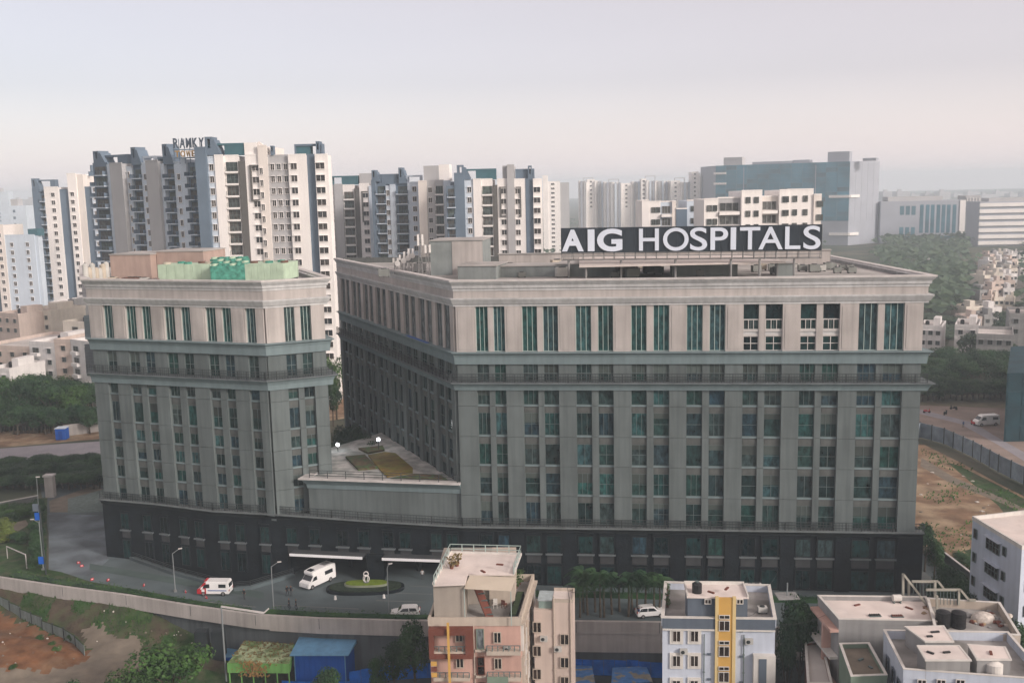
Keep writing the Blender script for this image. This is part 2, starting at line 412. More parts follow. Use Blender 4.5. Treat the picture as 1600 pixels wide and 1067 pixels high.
mb.build('wall', M['stone'], MBk)
mb = MB()
for f in (fS, fF):
    f.box(mb, 0.0, f.L, -0.6, -0.12, 8.0, 38.6)
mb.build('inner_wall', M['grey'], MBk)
rowsM = [(25.0, 27.05), (20.85, 23.9), (16.8, 19.65), (12.7, 15.65), (8.6, 11.6)]
facade(fF, MBk, mainW, rowsM, 8.3, 27.1, 28.0, 30.5, 32.1, 38.2, 'gl_teal', balc=(10, 11, 12, 13))
facade(fS, MBk, sideW, rowsM, 8.3, 27.1, 28.0, 30.5, 32.1, 38.2, 'gl_side', side=True)
mpath = [P3, P0, P1, P2]
mpath = [P0, P1, P2, (P3[0], P3[1])]
block_trims(mpath, MBk, 32.15, 30.5, 28.15, 27.05, 41.7, 38.2)
roof_parapet([P0, P1, P2, P3], 41.45, 41.0, MBk)
railing([fF.p(-0.8, 1.15, 0), fF.p(fF.L+0.6, 1.15, 0)], 28.15, 1.15, MBk, bal=0.35)
railing([fS.p(0, 1.15, 0), fS.p(fS.L+0.5, 1.15, 0)], 28.15, 1.15, MBk, bal=0.35)
mb = MB(); q = Face(P2, P3)
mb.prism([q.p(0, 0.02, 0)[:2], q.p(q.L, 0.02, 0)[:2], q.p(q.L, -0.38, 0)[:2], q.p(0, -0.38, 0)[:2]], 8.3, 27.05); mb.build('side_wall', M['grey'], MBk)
mb = MB(); mb.prism([q.p(0, 0.02, 0)[:2], q.p(q.L, 0.02, 0)[:2], q.p(q.L, -0.38, 0)[:2], q.p(0, -0.38, 0)[:2]], 32.1, 38.3); mb.build('side_wall', M['beige'], MBk)
# blue tarpaulin strip lying on the ledge of the left side
o = fS.part('ledge_tarpaulin', mat('blue_tarpaulin', srgb(70, 100, 160)), MBk, fS.L-17.5, fS.L-9.0, 0.50, 0.98, 32.17, 32.25)

# ---- left block
LBk = thing('hospital_block', 'smaller left hospital block with folded corner and green machines on its beige roof', 'building', (-45, 139, 0))
fL = Face(LA, LB); fC = Face(LB, LD)
leftW = [(2.45, 4.15), (6.35, 8.07), (9.07, 10.77), (12.93, 14.65), (15.7, 17.35), (19.8, 21.4), (22.4, 24.0), (26.2, 27.85)]
chamW = [(2.5, 3.95), (4.75, 6.2)]
mb = MB(); mb.prism([(LA[0]+0.2, LA[1]+0.6), (LB[0], LB[1]+0.7), (LD[0]-0.6, LD[1]+0.5), LE, LF], 0, 40.2); mb.build('wall', M['stone'], LBk)
mb = MB()
for f in (fL, fC): f.box(mb, 0.2, f.L-0.2, -0.6, -0.12, 8.0, 38.6)
mb.build('inner_wall', M['grey'], LBk)
rowsL = [(25.25, 26.8), (21.1, 24.0), (18.3, 19.9), (15.55, 17.2), (12.7, 14.35), (9.0, 11.4)]
facade(fL, LBk, leftW, rowsL, 8.9, 26.85, 28.4, 31.5, 33.2, 38.1, 'gl_teal')
facade(fC, LBk, chamW, rowsL, 8.9, 26.85, 28.4, 31.5, 33.2, 38.1, 'gl_dark')
qa, qd = Face(LF, LA), Face(LD, LE)
lpath = [LF, LA, LB, LD, LE]
block_trims(lpath, LBk, 33.3, 31.6, 28.3, 26.8, 41.9, 38.1)
roof_parapet([LA, LB, LD, LE, LF], 41.6, 41.05, LBk)
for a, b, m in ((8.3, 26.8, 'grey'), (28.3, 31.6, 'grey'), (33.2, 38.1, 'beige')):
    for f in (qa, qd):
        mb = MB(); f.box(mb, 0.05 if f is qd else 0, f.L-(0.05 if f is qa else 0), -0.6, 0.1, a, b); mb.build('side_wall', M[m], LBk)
railing([fL.p(-0.6, 1.15, 0), fL.p(fL.L+0.2, 1.15, 0), fC.p(fC.L+0.6, 1.15, 0)], 28.3, 1.15, LBk, bal=0.35)

# ---- podium
PD = thing('podium_building', 'dark stone podium curving along the foot of both hospital blocks, with a white-edged entrance', 'building', (-20, 131, 0))
POD_TOP = 8.2
notch = [(-32.3, 134.67), (-32.9, 146.0), (-6.0, 141.5), (-5.6, 130.23)]
backs = [(52.6, 160), (-20, 158), (-66, 172)]
# upper storey continuous, ground storey cut back under the entrance canopies
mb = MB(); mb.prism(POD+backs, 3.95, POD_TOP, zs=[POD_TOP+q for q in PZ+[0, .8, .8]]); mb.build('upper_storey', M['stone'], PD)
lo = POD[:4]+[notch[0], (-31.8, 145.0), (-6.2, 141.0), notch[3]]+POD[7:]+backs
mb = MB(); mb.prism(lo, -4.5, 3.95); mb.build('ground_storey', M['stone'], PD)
def podface(i): return Face(POD[i], POD[i+1])
# ledge with pale lip, moulding and railing
mb = MB(); mb.sweep(POD, [(-0.3, 7.55), (0.18, 7.55), (0.3, 7.85), (0.62, POD_TOP-0.02), (0.62, POD_TOP+0.04), (-0.3, POD_TOP+0.04)], zo=PZ); mb.build('ledge', M['stone2'], PD)
mb = MB(); mb.sweep(POD, [(-0.6, POD_TOP+0.04), (0.80, POD_TOP+0.04), (0.80, POD_TOP+0.2), (-0.6, POD_TOP+0.2)], zo=PZ); mb.build('ledge_cap', mat('podium_cap', (0.13, 0.15, 0.155), var=0.2), PD)
railing(sweep_off(POD, 0.45), POD_TOP+0.2, 1.1, PD, step=1.9, bal=0.4, zo=PZ)
def pod_window(f, a, b, z0, z1, sill=True, gm='gl_pod', nx=2):
    mb = MB()
    f.box(mb, a-0.12, a, 0.0, 0.22, z0-0.1, z1+0.15); f.box(mb, b, b+0.12, 0.0, 0.22, z0-0.1, z1+0.15)
    f.box(mb, a-0.12, b+0.12, 0.0, 0.28, z1+0.152, z1+0.35)
    mb.build('window_surround', M['stone'], PD)
    window(f, PD, a, b, z0, z1, nx, 1, 'stone2', gm, d=0.12, fw=0.05)
    if sill:
        mb = MB(); f.box(mb, a-0.2, b+0.2, 0.0, 0.40, z0-0.30, z0-0.12); mb.build('sill', M['sill'], PD)
        mb = MB(); f.box(mb, a, b, 0.0, 0.10, z0-1.55, z0-0.32); mb.build('apron_panel', mat_apron, PD)
mat_apron = mat('podium_apron_panel', (0.045, 0.048, 0.052), var=0.25)
f7 = podface(6)
off = (Vector((P1[0], P1[1], 0))-f7.A).dot(f7.u)
for a, b in mainW:
    gm = random.choice(('gl_pod', 'gl_dark', 'gl_pod'))
    pod_window(f7, a+off+0.05, b+off-0.05, 4.7, 7.1, True, gm)
    if a > 1.0: pod_window(f7, a+off+0.05, b+off-0.05, 0.25, 2.85, False, 'gl_pod')
for a, b in run_edges(f7.L, [(x+off-0.2, y+off+0.2) for x, y in mainW]):
    if b-a > 1.2: f7.part('pilaster', M['stone'], PD, a, b, 0, 0.3, -0.3, 7.54)
# left curve: columns lined up under those of the left block
for a, b in leftW:
    pm = fL.p((a+b)/2, 0, 0)
    for i in range(0, 4):
        g = podface(i); t = (pm-g.A).dot(g.u)
        if 0.4 < t < g.L-0.4 or (0 <= t <= g.L):
            hw = 0.85; t = min(max(t, hw+0.2), g.L-hw-0.2)
            pod_window(g, t-hw*0.8, t+hw*0.8, 4.7, 7.1, a > 2.0); pod_window(g, t-hw*0.8, t+hw*0.8, 0.2, 3.0, False)
            break
for i, ts in ((3, (2.0, 5.4)), (4, (1.3, 4.4)), (5, (2.2, 4.6, 9.0, 11.2))):
    g = podface(i)
    for t in ts:
        if t < g.L-0.8: pod_window(g, t-0.75, t+0.75, 4.9, 7.1, True, random.choice(('gl_dark', 'gl_pod')))
# entrance: two white-edged canopies either side of a stone pier, glazed lobby set back in the dark
def canopy(x0, x1):
    g = Face((x0[0], x0[1]), (x1[0], x1[1]))
    g.part('canopy', mat_can, PD, 0, g.L, -8.0, 1.6, 3.62, 3.93)
    g.part('canopy_edge', M['white_edge'], PD, 0, g.L, 1.602, 1.72, 3.60, 3.95)
mat_can = mat('canopy_metal', (0.05, 0.055, 0.06), var=0.1)
canopy((-31.3, 134.5), (-20.9, 132.55)); canopy((-18.2, 132.06), (-9.6, 130.8))
mb = MB(); mb.box(-20.7, -18.4, 131.6, 135.5, -0.1, 3.94); mb.build('entrance_pier', M['stone'], PD, )
g = Face((-31.0, 144.8), (-6.6, 140.8))
for k in range(8):
    a = 0.6+k*3.0; window(g, PD, a, a+2.6, 0.05, 3.3, 2, 2, 'stone2', 'gl_pod', d=0.12)
for x, y in ((-29.0, 140.0), (-24.0, 137.8), (-14.0, 135.6), (-9.5, 135.0)):
    mb = MB(); mb.tube((x, y, -0.05), (x, y, 3.6), 0.32, n=12); mb.build('column', M['stone2'], PD)

# ---- low link block with roof terrace
LK = thing('link_building', 'low grey link between the two hospital blocks with a lawn terrace on top', 'building', (-18, 132, 8))
kA, kB = (-28.9, 134.9), (-7.3, 130.75)
fK = Face(kA, kB)
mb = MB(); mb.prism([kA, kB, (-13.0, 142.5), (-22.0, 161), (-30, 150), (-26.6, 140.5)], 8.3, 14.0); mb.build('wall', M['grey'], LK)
mb = MB(); mb.sweep([(-27.6, 139.2), kA, kB], [(-0.4, 12.7), (0.12, 12.7), (0.2, 13.3), (0.6, 13.9), (0.85, 14.0), (0.85, 14.12), (-0.4, 14.12)]); mb.build('cornice', M['grey2'], LK)
mb = MB(); mb.sweep([(-27.6, 139.2), kA, kB], [(-0.4, 14.12), (0.98, 14.12), (0.98, 14.3), (-0.4, 14.3)]); mb.build('cornice_cap', M['lip'], LK)
terr = mat('terrace_paving', (0.30, 0.31, 0.30), var=0.25, scale=0.8, col2=(0.42, 0.41, 0.40))
mb = MB(); mb.prism([(-28.6, 134.9), (-7.5, 131.0), (-13.0, 142.3), (-21.9, 160.7), (-29.7, 150)], 14.004, 14.05); mb.build('terrace_floor', terr, LK)
lawn_px = [(575, 711), (601, 706), (618, 708), (645, 731), (645, 739), (605, 745), (592, 732)]
lm = mat('dry_terrace_lawn', (0.17, 0.115, 0.025), var=0.35, scale=0.9, col2=(0.13, 0.12, 0.02), bump=0.3, bscale=6)
pts = [at_z(x, y, 14.15) for x, y in lawn_px]
mb = MB(); mb.prism([(p.x, p.y) for p in pts], 14.06, 14.2); mb.build('terrace_lawn', lm, LK)
for px in ([(560, 702), (598, 698), (601, 704), (575, 709)], [(540, 715), (570, 712), (590, 732), (560, 735)], [(610, 749), (700, 752), (690, 745), (650, 742)]):
    pts = [at_z(x, y, 14.1) for x, y in px]; mb = MB(); mb.prism([(p.x, p.y) for p in pts], 14.06, 14.35); mb.build('planter_bed', mat('planter_soil', (0.10, 0.07, 0.04), var=0.4, scale=2, col2=(0.05, 0.09, 0.03)), LK)
railing([fK.p(0.4, 0.35, 0), fK.p(fK.L-0.4, 0.35, 0)], 14.3, 1.05, LK, step=2.6)

# lit globe lamps standing on the terrace
def globe_lamp(px, py, label):
    p = at_z(px, 705, 14.05)
    L_ = thing('terrace_lamp', label, 'lamp', (p.x, p.y, 14.05), 'lit lamps on the roof terrace')
    z = height_at(py, p.x, p.y)-14.05
    mb = MB(); mb.tube((0, 0, 0), (0, 0, z-0.2), 0.06); mb.build('post', M['rail'], L_, local=True)
    b = bmesh.new(); bmesh.ops.create_icosphere(b, subdivisions=2, radius=0.27); me = bpy.data.meshes.new('lamp_globe'); b.to_mesh(me); b.free()
    me.materials.append(M['lamp']); o = obj('lamp_globe', me, L_, loc=(0, 0, z), local=True)
M['lamp'] = mat('lamp_glow', (0.9, 0.9, 0.9), var=0, emit=(0.95, 0.97, 1.0, 9.0))
globe_lamp(528, 695, 'lit white lamp on the terrace beside the left block')
globe_lamp(592, 687, 'lit white lamp at the far edge of the terrace, nearer the right block')
ld = bpy.data.lights.new('lamp_light', 'POINT'); ld.energy = 60; ld.shadow_soft_size = 0.3
for p in ((528, 695), (592, 687)):
    q_ = at_z(p[0], 705, 14.05); lo_ = bpy.data.objects.new('lamp_light', ld); C.objects.link(lo_); lo_.location = (q_.x, q_.y, 16.2)
    par = [o for o in C.objects if o.name.startswith('terrace_lamp') and abs(o.location.x-q_.x) < 0.01][0]
    lo_.parent = par; lo_.matrix_parent_inverse = Matrix.Translation(-par.location)

# ---- rooftop sign
z_sb = 43.75
s0 = at_y(877, 398, 133.5); s1 = at_y(1284, 389, 127.6)
fG = Face((s0.x, s0.y), (s1.x, s1.y))
SG = thing('rooftop_sign', 'wide dark hospital sign with big white capital letters along the roof of the right block', 'sign', (s0.x+17, 130.5, 41.0))
zb0, zb1 = s0.z, s1.z; zt0 = at_y(876, 359, 133.5).z; zb = (zb0+zb1)/2; zt = zt0+(zb-zb0)
npan = 24
M_sign = mat('sign_board', (0.030, 0.040, 0.052), var=0.12, rough=0.55)
for k in range(npan):
    a, b = fG.L*k/npan, fG.L*(k+1)/npan
    fG.part('panel', M_sign, SG, a+0.012, b-0.012, -0.12, random.uniform(-0.01, 0.012), zb, zt)
mat_sf = mat('sign_frame_steel', (0.22, 0.22, 0.22), var=0.2)
mb = MB()
for k in range(0, npan+1):
    t = fG.L*k/npan; mb.bar(fG.p(t, -0.2, zb-1.0), fG.p(t, -0.2, zt), 0.09); mb.bar(fG.p(t, -0.25, zb-1.0), fG.p(t, -1.9, zb-1.0), 0.07); mb.bar(fG.p(t, -1.9, zb-1.0), fG.p(t, -0.25, zt-0.6), 0.07)
for z in (zb-1.0, zb-0.45, zt-0.5): mb.bar(fG.p(0, -0.28, z), fG.p(fG.L, -0.28, z), 0.1)
mb.bar(fG.p(0, -1.9, zb-1.0), fG.p(fG.L, -1.9, zb-1.0), 0.1)
mb.build('support_frame', mat_sf, SG)
for px in (888, 970, 1055, 1142, 1187, 1241):
    t, z = fG.tz(px, 430); mb = MB(); mb.tube(fG.p(t, -0.5, 41.0), fG.p(t, -0.5, zb-1.0), 0.16); mb.build('post', mat_sf, SG)
def text_mesh(body, size, extrude, offset, m):
    cu = bpy.data.curves.new('t', 'FONT'); cu.body = body; cu.size = size; cu.extrude = extrude; cu.offset = offset; cu.resolution_u = 6
    o = bpy.data.objects.new('t', cu); C.objects.link(o); bpy.context.view_layer.update()
    dg = bpy.context.evaluated_depsgraph_get(); me = bpy.data.meshes.new_from_object(o.evaluated_get(dg)); bpy.data.objects.remove(o)
    me.materials.clear(); me.materials.append(m); return me
def letter(face, ch, t0, t1, z0, z1, parent, m, offset=0.0, d=0.02, ext=0.08, name='letter'):
    me = text_mesh(ch, 4.0, ext, offset, m)
    xs = [v.co.x for v in me.vertices]; ys = [v.co.y for v in me.vertices]
    x0, x1, y0, y1 = min(xs), max(xs), min(ys), max(ys); ex = (z1-z0)
    for v in me.vertices:
        X = (v.co.x-x0)/(x1-x0)*(t1-t0); Z_ = (v.co.y-y0)/(y1-y0)*(z1-z0); v.co = (X, -v.co.z-ext, Z_)
    me.update(); me.flip_normals()
    return obj(name, me, parent, loc=face.p(t0, d, z0), rz=face.ang)
M_let = mat('sign_letter_white', (0.62, 0.66, 0.74), var=0.04, rough=0.5, emit=(0.80, 0.88, 1.0, 0.06))
H_ = zt-zb; lz0 = zb+H_*0.03; lz1 = zb+H_*0.97
# letters placed along the board by their share of its width
lt = [('A', 878, 912, .16), ('I', 918.5, 929, .10), ('G', 933, 972.5, .14), ('H', 998.5, 1029.5, .04), ('O', 1036, 1076, .035), ('S', 1078, 1105, .04), ('P', 1110, 1137.5, .04),
      ('I', 1141.5, 1150, .04), ('T', 1156, 1187.5, .04), ('A', 1185, 1223, .04), ('L', 1226.5, 1250.5, .04), ('S', 1255, 1282, .04)]
for ch, xa, xb, of in lt:
    ta, _ = fG.tz(xa, 378); tb, _ = fG.tz(xb, 378)
    rd = ch in 'OSG'
    letter(fG, ch, ta, tb, lz0-(0.06 if rd else 0)+0.12, lz1+(0.06 if rd else 0)-0.12, SG, M_let, of)

# ---- rooftop structures of the main block
def roof_box(label, px, z1, depth, m, z0=41.0, name='rooftop_room', cat='rooftop room', skew=0.0, mtop=None, cap=0.12, y=None, parent=None):
    """px: (left, right, base py) of the front face at roof level"""
    a = at_z(px[0], px[2], z0) if y is None else at_y(px[0], 420, y); b = at_z(px[1], px[2], z0) if y is None else at_y(px[1], 420, y)
    if y is not None: a.z = b.z = z0; b.y = y+skew
    f = Face((a.x, a.y), (b.x, b.y))
    t = parent or thing(name, label, cat, (f.p(f.L/2, -depth/2, z0)))
    f.part('wall', m, t, 0, f.L, -depth, 0, z0, z1)
    if cap: f.part('roof_slab', mtop or M['roofdk'], t, -0.15, f.L+0.15, -depth-0.15, 0.15, z1+0.002, z1+cap)
    return t, f
gry = mat('roof_room_grey', (0.22, 0.245, 0.245), var=0.12, streak=0.15)
t, f = roof_box('grey and beige stair room rising from the roof, left of the sign', (673, 755), 46.0, 8, gry, y=147, skew=-1.0)
f.part('front_panel', M['beige'], t, f.L*0.42, f.L, 0.0, 0.06, 41.0, 45.9)
roof_box('long low grey roof room in front of the beige stair room', (715, 775), 42.8, 7, gry, y=139.5, skew=-1.2)
roof_box('low grey plant room with tan slab, middle of the left roof part', (778, 880), 42.5, 5, gry, y=141, skew=-1.0)
roof_box('grey roof room under the wide pale canopy, left end of the sign', (870, 960), 42.7, 6, gry, y=140, skew=-1.5)
roof_box('grey roof room behind the sign posts, centre', (1050, 1150), 42.6, 6, gry, y=136.5, skew=-1)
roof_box('small grey roof cabin behind the sign posts, right', (1215, 1240), 42.7, 3, gry, y=133, skew=-.3)
t, f = roof_box('long beige roof wall running behind the sign', (780, 1275), 43.1, 1.0, M['beige'], y=158, skew=-7)
t = thing('roof_canopy', 'wide flat pale canopy roof under the sign on the right block', 'canopy', (24, 140, 41.0))
cp = [at_z(905, 417, 43.1), at_z(1228, 410, 43.1), at_z(1150, 398, 43.1), at_z(905, 403, 43.1)]
mb = MB(); mb.prism([(p.x, p.y) for p in cp], 43.0, 43.2); mb.build('slab', mat('canopy_slab', (0.55, 0.50, 0.47), var=0.1), t)
for k, p in enumerate(cp):
    c = cp[0]*0.25+cp[1]*0.25+cp[2]*0.25+cp[3]*0.25; p_ = p*0.93+c*0.07
    mb = MB(); mb.tube((p_.x, p_.y, 41.0), (p_.x, p_.y, 42.98), 0.15); mb.build('column', mat_sf, t)
# small plant and clutter on the roof
cl_m = [mat('roof_unit_pale', (0.45, 0.45, 0.43), var=0.15), mat('roof_unit_grey', (0.2, 0.21, 0.2), var=0.2), mat('roof_unit_brown', (0.16, 0.09, 0.07), var=0.3), mat('roof_unit_cream', (0.45, 0.40, 0.33), var=0.2)]
def ac_unit(x, y, z, s, m, label, group, rz=0.0, cat='roof machine'):
    t = thing('air_conditioner', label, cat, (x, y, z), group, rz)
    mb = MB(); mb.box(-s*0.6, s*0.6, -s*0.4, s*0.4, 0.15, s*0.9); mb.build('housing', m, t, local=True)
    mb = MB(); mb.tube((0, 0, s*0.9), (0, 0, s*0.98), s*0.33, n=12); mb.build('fan', M['rail'], t, local=True)
    mb = MB(); mb.box(-s*0.55, -s*0.45, -s*0.35, s*0.35, 0, 0.15).box(s*0.45, s*0.55, -s*0.35, s*0.35, 0, 0.15); mb.build('foot', M['rail'], t, local=True)
    return t
random.seed(5)
for k in range(34):
    px = random.uniform(560, 1270); p = at_y(px, 430, random.uniform(130.8, 135) - (px-700)*0.008)
    ac_unit(p.x, p.y+random.uniform(7, 22), 41.0, random.uniform(0.8, 1.6), random.choice((cl_m[0], cl_m[1], cl_m[1], cl_m[3])), 'small grey roof machine behind the front parapet of the right block', 'small machines along the right block roof', random.uniform(-.3, .3))
for k in range(12):
    p = at_y(1300+k*9, 425, 131.5+k*-0.4); ac_unit(p.x-1.5, p.y+random.uniform(7, 14), 41.0, random.uniform(0.6, 1.2), random.choice(cl_m[:2]), 'small roof machine near the right corner of the right block', 'small machines by the right roof corner')
def mast(px, py, y, z0, h, label, lat=True, wd=0.55):
    p = at_y(px, py, y); t = thing('antenna_mast', label, 'antenna', (p.x, y, z0)); mb = MB(); r = wd/2
    c = [(-r, -r), (r, -r), (r, r), (-r, r)]
    for a in c: mb.bar((a[0], a[1], 0), (a[0]*0.5, a[1]*0.5, h), 0.07)
    n = int(h/0.7)
    for k in range(n):
        z = k*h/n; s = 1-0.5*z/h; s2 = 1-0.5*(z+h/n)/h
        for i in range(4):
            a, b = c[i], c[(i+1) % 4]; mb.bar((a[0]*s, a[1]*s, z), (b[0]*s2, b[1]*s2, z+h/n), 0.045)
    mb.build('lattice', mat_sf, t, local=True)
    for k in range(3):
        a = k*2.1; mb = MB(); mb.box(-0.14+math.cos(a)*0.4, 0.14+math.cos(a)*0.4, -0.09+math.sin(a)*0.4, 0.09+math.sin(a)*0.4, h*0.72, h*0.98); mb.build('antenna_panel', M['white'], t, local=True)
mast(657, 410, 146, 41.0, 6.2, 'tall white telecom mast left of the beige stair room')
mast(668, 410, 147, 41.0, 4.6, 'shorter dark telecom mast beside the beige stair room')
for k, px in enumerate((617, 627, 634, 641)):
    p = at_y(px, 400, 150+k); mast(px, 400, 150+k, 41.0, 2.5+k*0.4, 'thin short antenna mast among the white dishes on the roof, %s' % ('leftmost', 'second from the left', 'third from the left', 'rightmost')[k], wd=0.3)
    dsh = thing('satellite_dish', 'white satellite dish on the left part of the right block roof', 'dish', (p.x+0.4, 149.5+k, 41.0), 'white satellite dishes on the roof')
    mb = MB(); mb.tube((0, 0, 0), (0, 0, 1.6+0.3*k), 0.05); mb.build('stand', mat_sf, dsh, local=True)
    mb = MB(); mb.tube((0, -0.15, 1.7+0.3*k), (0, 0.05, 1.7+0.3*k), 0.42, 0.1, n=14); mb.build('reflector', M['white'], dsh, local=True)
# parapet screen along the far left edge of the roof
f = Face((-29.5, 176.5), (12, 170)); t = thing('roof_screen_wall', 'weathered low wall along the far edge of the right block roof', 'wall', (-9, 173, 41.0)); f.part('wall', M['spandrel'], t, 0, f.L, -0.3, 0, 41.0, 41.9)

# ---- rooftop of the left block
pink = mat('pink_roof_wall', (0.40, 0.30, 0.26), var=0.08, streak=0.12)
def wallbox(label, x0, x1, pyt, y, depth, m, z0=41.05, name='rooftop_room', cat='rooftop room', skew=0.0):
    a, b = at_y(x0, 420, y), at_y(x1, 420, y+skew); f = Face((a.x, a.y), (b.x, b.y)); z1 = at_y((x0+x1)/2, pyt, y).z
    t = thing(name, label, cat, f.p(f.L/2, -depth/2, z0)); f.part('wall', m, t, 0, f.L, -depth, 0, z0, z1); f.part('roof_slab', M['roofdk'], t, -0.12, f.L+0.12, -depth-0.1, 0.12, z1+0.003, z1+0.15)
    return t, f, z1
wallbox('pink rooftop room at the left of the left block roof', 173, 236, 398, 152, 7, pink, skew=-1.5)
wallbox('pink rooftop room behind the pale green box on the left block', 246, 319, 393, 152, 7, pink, skew=-1.5)
pg = mat('pale_green_panel', (0.44, 0.56, 0.43), var=0.12, scale=0.8, streak=0.15); tg = mat('teal_green_machine', (0.07, 0.26, 0.20), var=0.5, scale=1.6)
dk = M['rail']
def green_box(label, x0, x1, pyt, y, depth, skew=0):
    a, b = at_y(x0, 430, y), at_y(x1, 430, y+skew); f = Face((a.x, a.y), (b.x, b.y)); z1 = at_y((x0+x1)/2, pyt, y).z; z0 = 41.05
    t = thing('cooling_plant', label, 'machine', f.p(f.L/2, -depth/2, z0))
    f.part('base', dk, t, 0.1, f.L-0.1, -depth+0.1, -0.1, z0, z0+0.35)
    n = 6
    for k in range(n): f.part('panel', pg, t, f.L*k/n+0.015, f.L*(k+1)/n-0.015, -0.15, 0, z0+0.35, z1)
    f.part('housing', pg, t, 0, f.L, -depth, -0.16, z0+0.35, z1-0.02)
    for k in range(5):
        c = f.p(f.L*(k+0.5)/5, -depth*(0.35+0.3*(k % 2)), z1-0.02); mb = MB(); mb.tube(c, c+Vector((0, 0, 0.28)), 0.55, n=14); mb.build('fan', random.choice((tg, cl_m[3], cl_m[2])), t)
    return t
green_box('pale green cooling plant box, left of the two on the left block', 247, 329, 413, 143.2, 4, -1.2)
green_box('pale green cooling plant box with grilles, right of the two on the left block', 383, 443, 412, 140, 6, -0.8)
for i in range(6):
    for j in range(4):
        x0 = 336+i*9.5; p = at_y(x0, 415, 141+j*2.6); t = thing('chiller', 'teal green chiller in the dense rows between the two pale green boxes', 'machine', (p.x, p.y, 41.05), 'teal chillers on the left block')
        h = 2.5+0.15*j
        mb = MB(); mb.box(-0.42, 0.42, -1.0, 1.0, 0.3, h); mb.build('housing', tg, t, local=True)
        mb = MB()
        for s_ in (-0.35, 0.35):
            for q2 in (-0.9, 0.9): mb.box(s_-0.05, s_+0.05, q2-0.05, q2+0.05, 0, 0.3)
        mb.build('frame', dk, t, local=True)
        for q2 in (-0.5, 0.5): mb = MB(); mb.tube((0, q2, h), (0, q2, h+0.25), 0.36, n=10); mb.build('fan', tg if (i+j) % 3 else pg, t, local=True)
for k in range(9):
    p = at_y(178+k*8+random.uniform(-3, 3), 430, 145.5-k*0.4); ac_unit(p.x, p.y, 41.05, random.uniform(0.7, 1.0), random.choice((cl_m[0], cl_m[2], cl_m[3])), 'small white or brown machine in front of the left pink roof room', 'small machines before the pink roof rooms')
for k in range(7):
    p = at_y(134+k*5.5, 430, 149+k*0.5); t = thing('water_tank', 'white water drum at the left corner of the left block roof', 'tank', (p.x, p.y, 41.05), 'white drums at the left roof corner')
    hh = random.uniform(1.6, 2.5); mb = MB(); mb.tube((0, 0, 0), (0, 0, hh), 0.42, n=12).tube((0, 0, hh), (0, 0, hh+0.25), 0.42, 0.12, n=12); mb.build('drum', cl_m[3] if k % 2 else cl_m[0], t, local=True)
    mb = MB(); mb.tube((0, 0, hh+0.25), (0, 0, hh+0.32), 0.14, n=8); mb.build('lid', dk, t, local=True)

# ================================================================= APARTMENT TOWERS BEHIND
M['tw_white'] = mat('tower_white', (0.82, 0.79, 0.77), var=0.06, scale=0.1, streak=0.05)
M['tw_pink'] = mat('tower_warm_white', (0.72, 0.67, 0.63), var=0.06, scale=0.1, streak=0.05)
M['tw_tan'] = mat('tower_tan', (0.42, 0.42, 0.43), var=0.06, scale=0.1, streak=0.05)
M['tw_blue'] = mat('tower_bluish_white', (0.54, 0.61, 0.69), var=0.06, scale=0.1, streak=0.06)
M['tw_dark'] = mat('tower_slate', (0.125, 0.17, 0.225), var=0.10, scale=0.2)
M['tw_dk2'] = mat('tower_dark_brown_stripe', (0.11, 0.105, 0.10), var=0.10, scale=0.2)
M['of_grey'] = mat('office_grey_cladding', (0.34, 0.36, 0.41), var=0.06, scale=0.1)
M['tw_teal'] = mat('tower_teal_frame', (0.05, 0.13, 0.16), var=0.10)
M['gl_tw'] = glass('tower_glass', [(0.03, 0.03, 0.03), (0.06, 0.05, 0.045), (0.02, 0.025, 0.03)], rough=0.25, spec=0.3)
M['gl_bal'] = glass('balcony_opening', [(0.05, 0.045, 0.04), (0.10, 0.09, 0.08), (0.04, 0.05, 0.05), (0.07, 0.09, 0.08)], rough=0.5, spec=0.2)

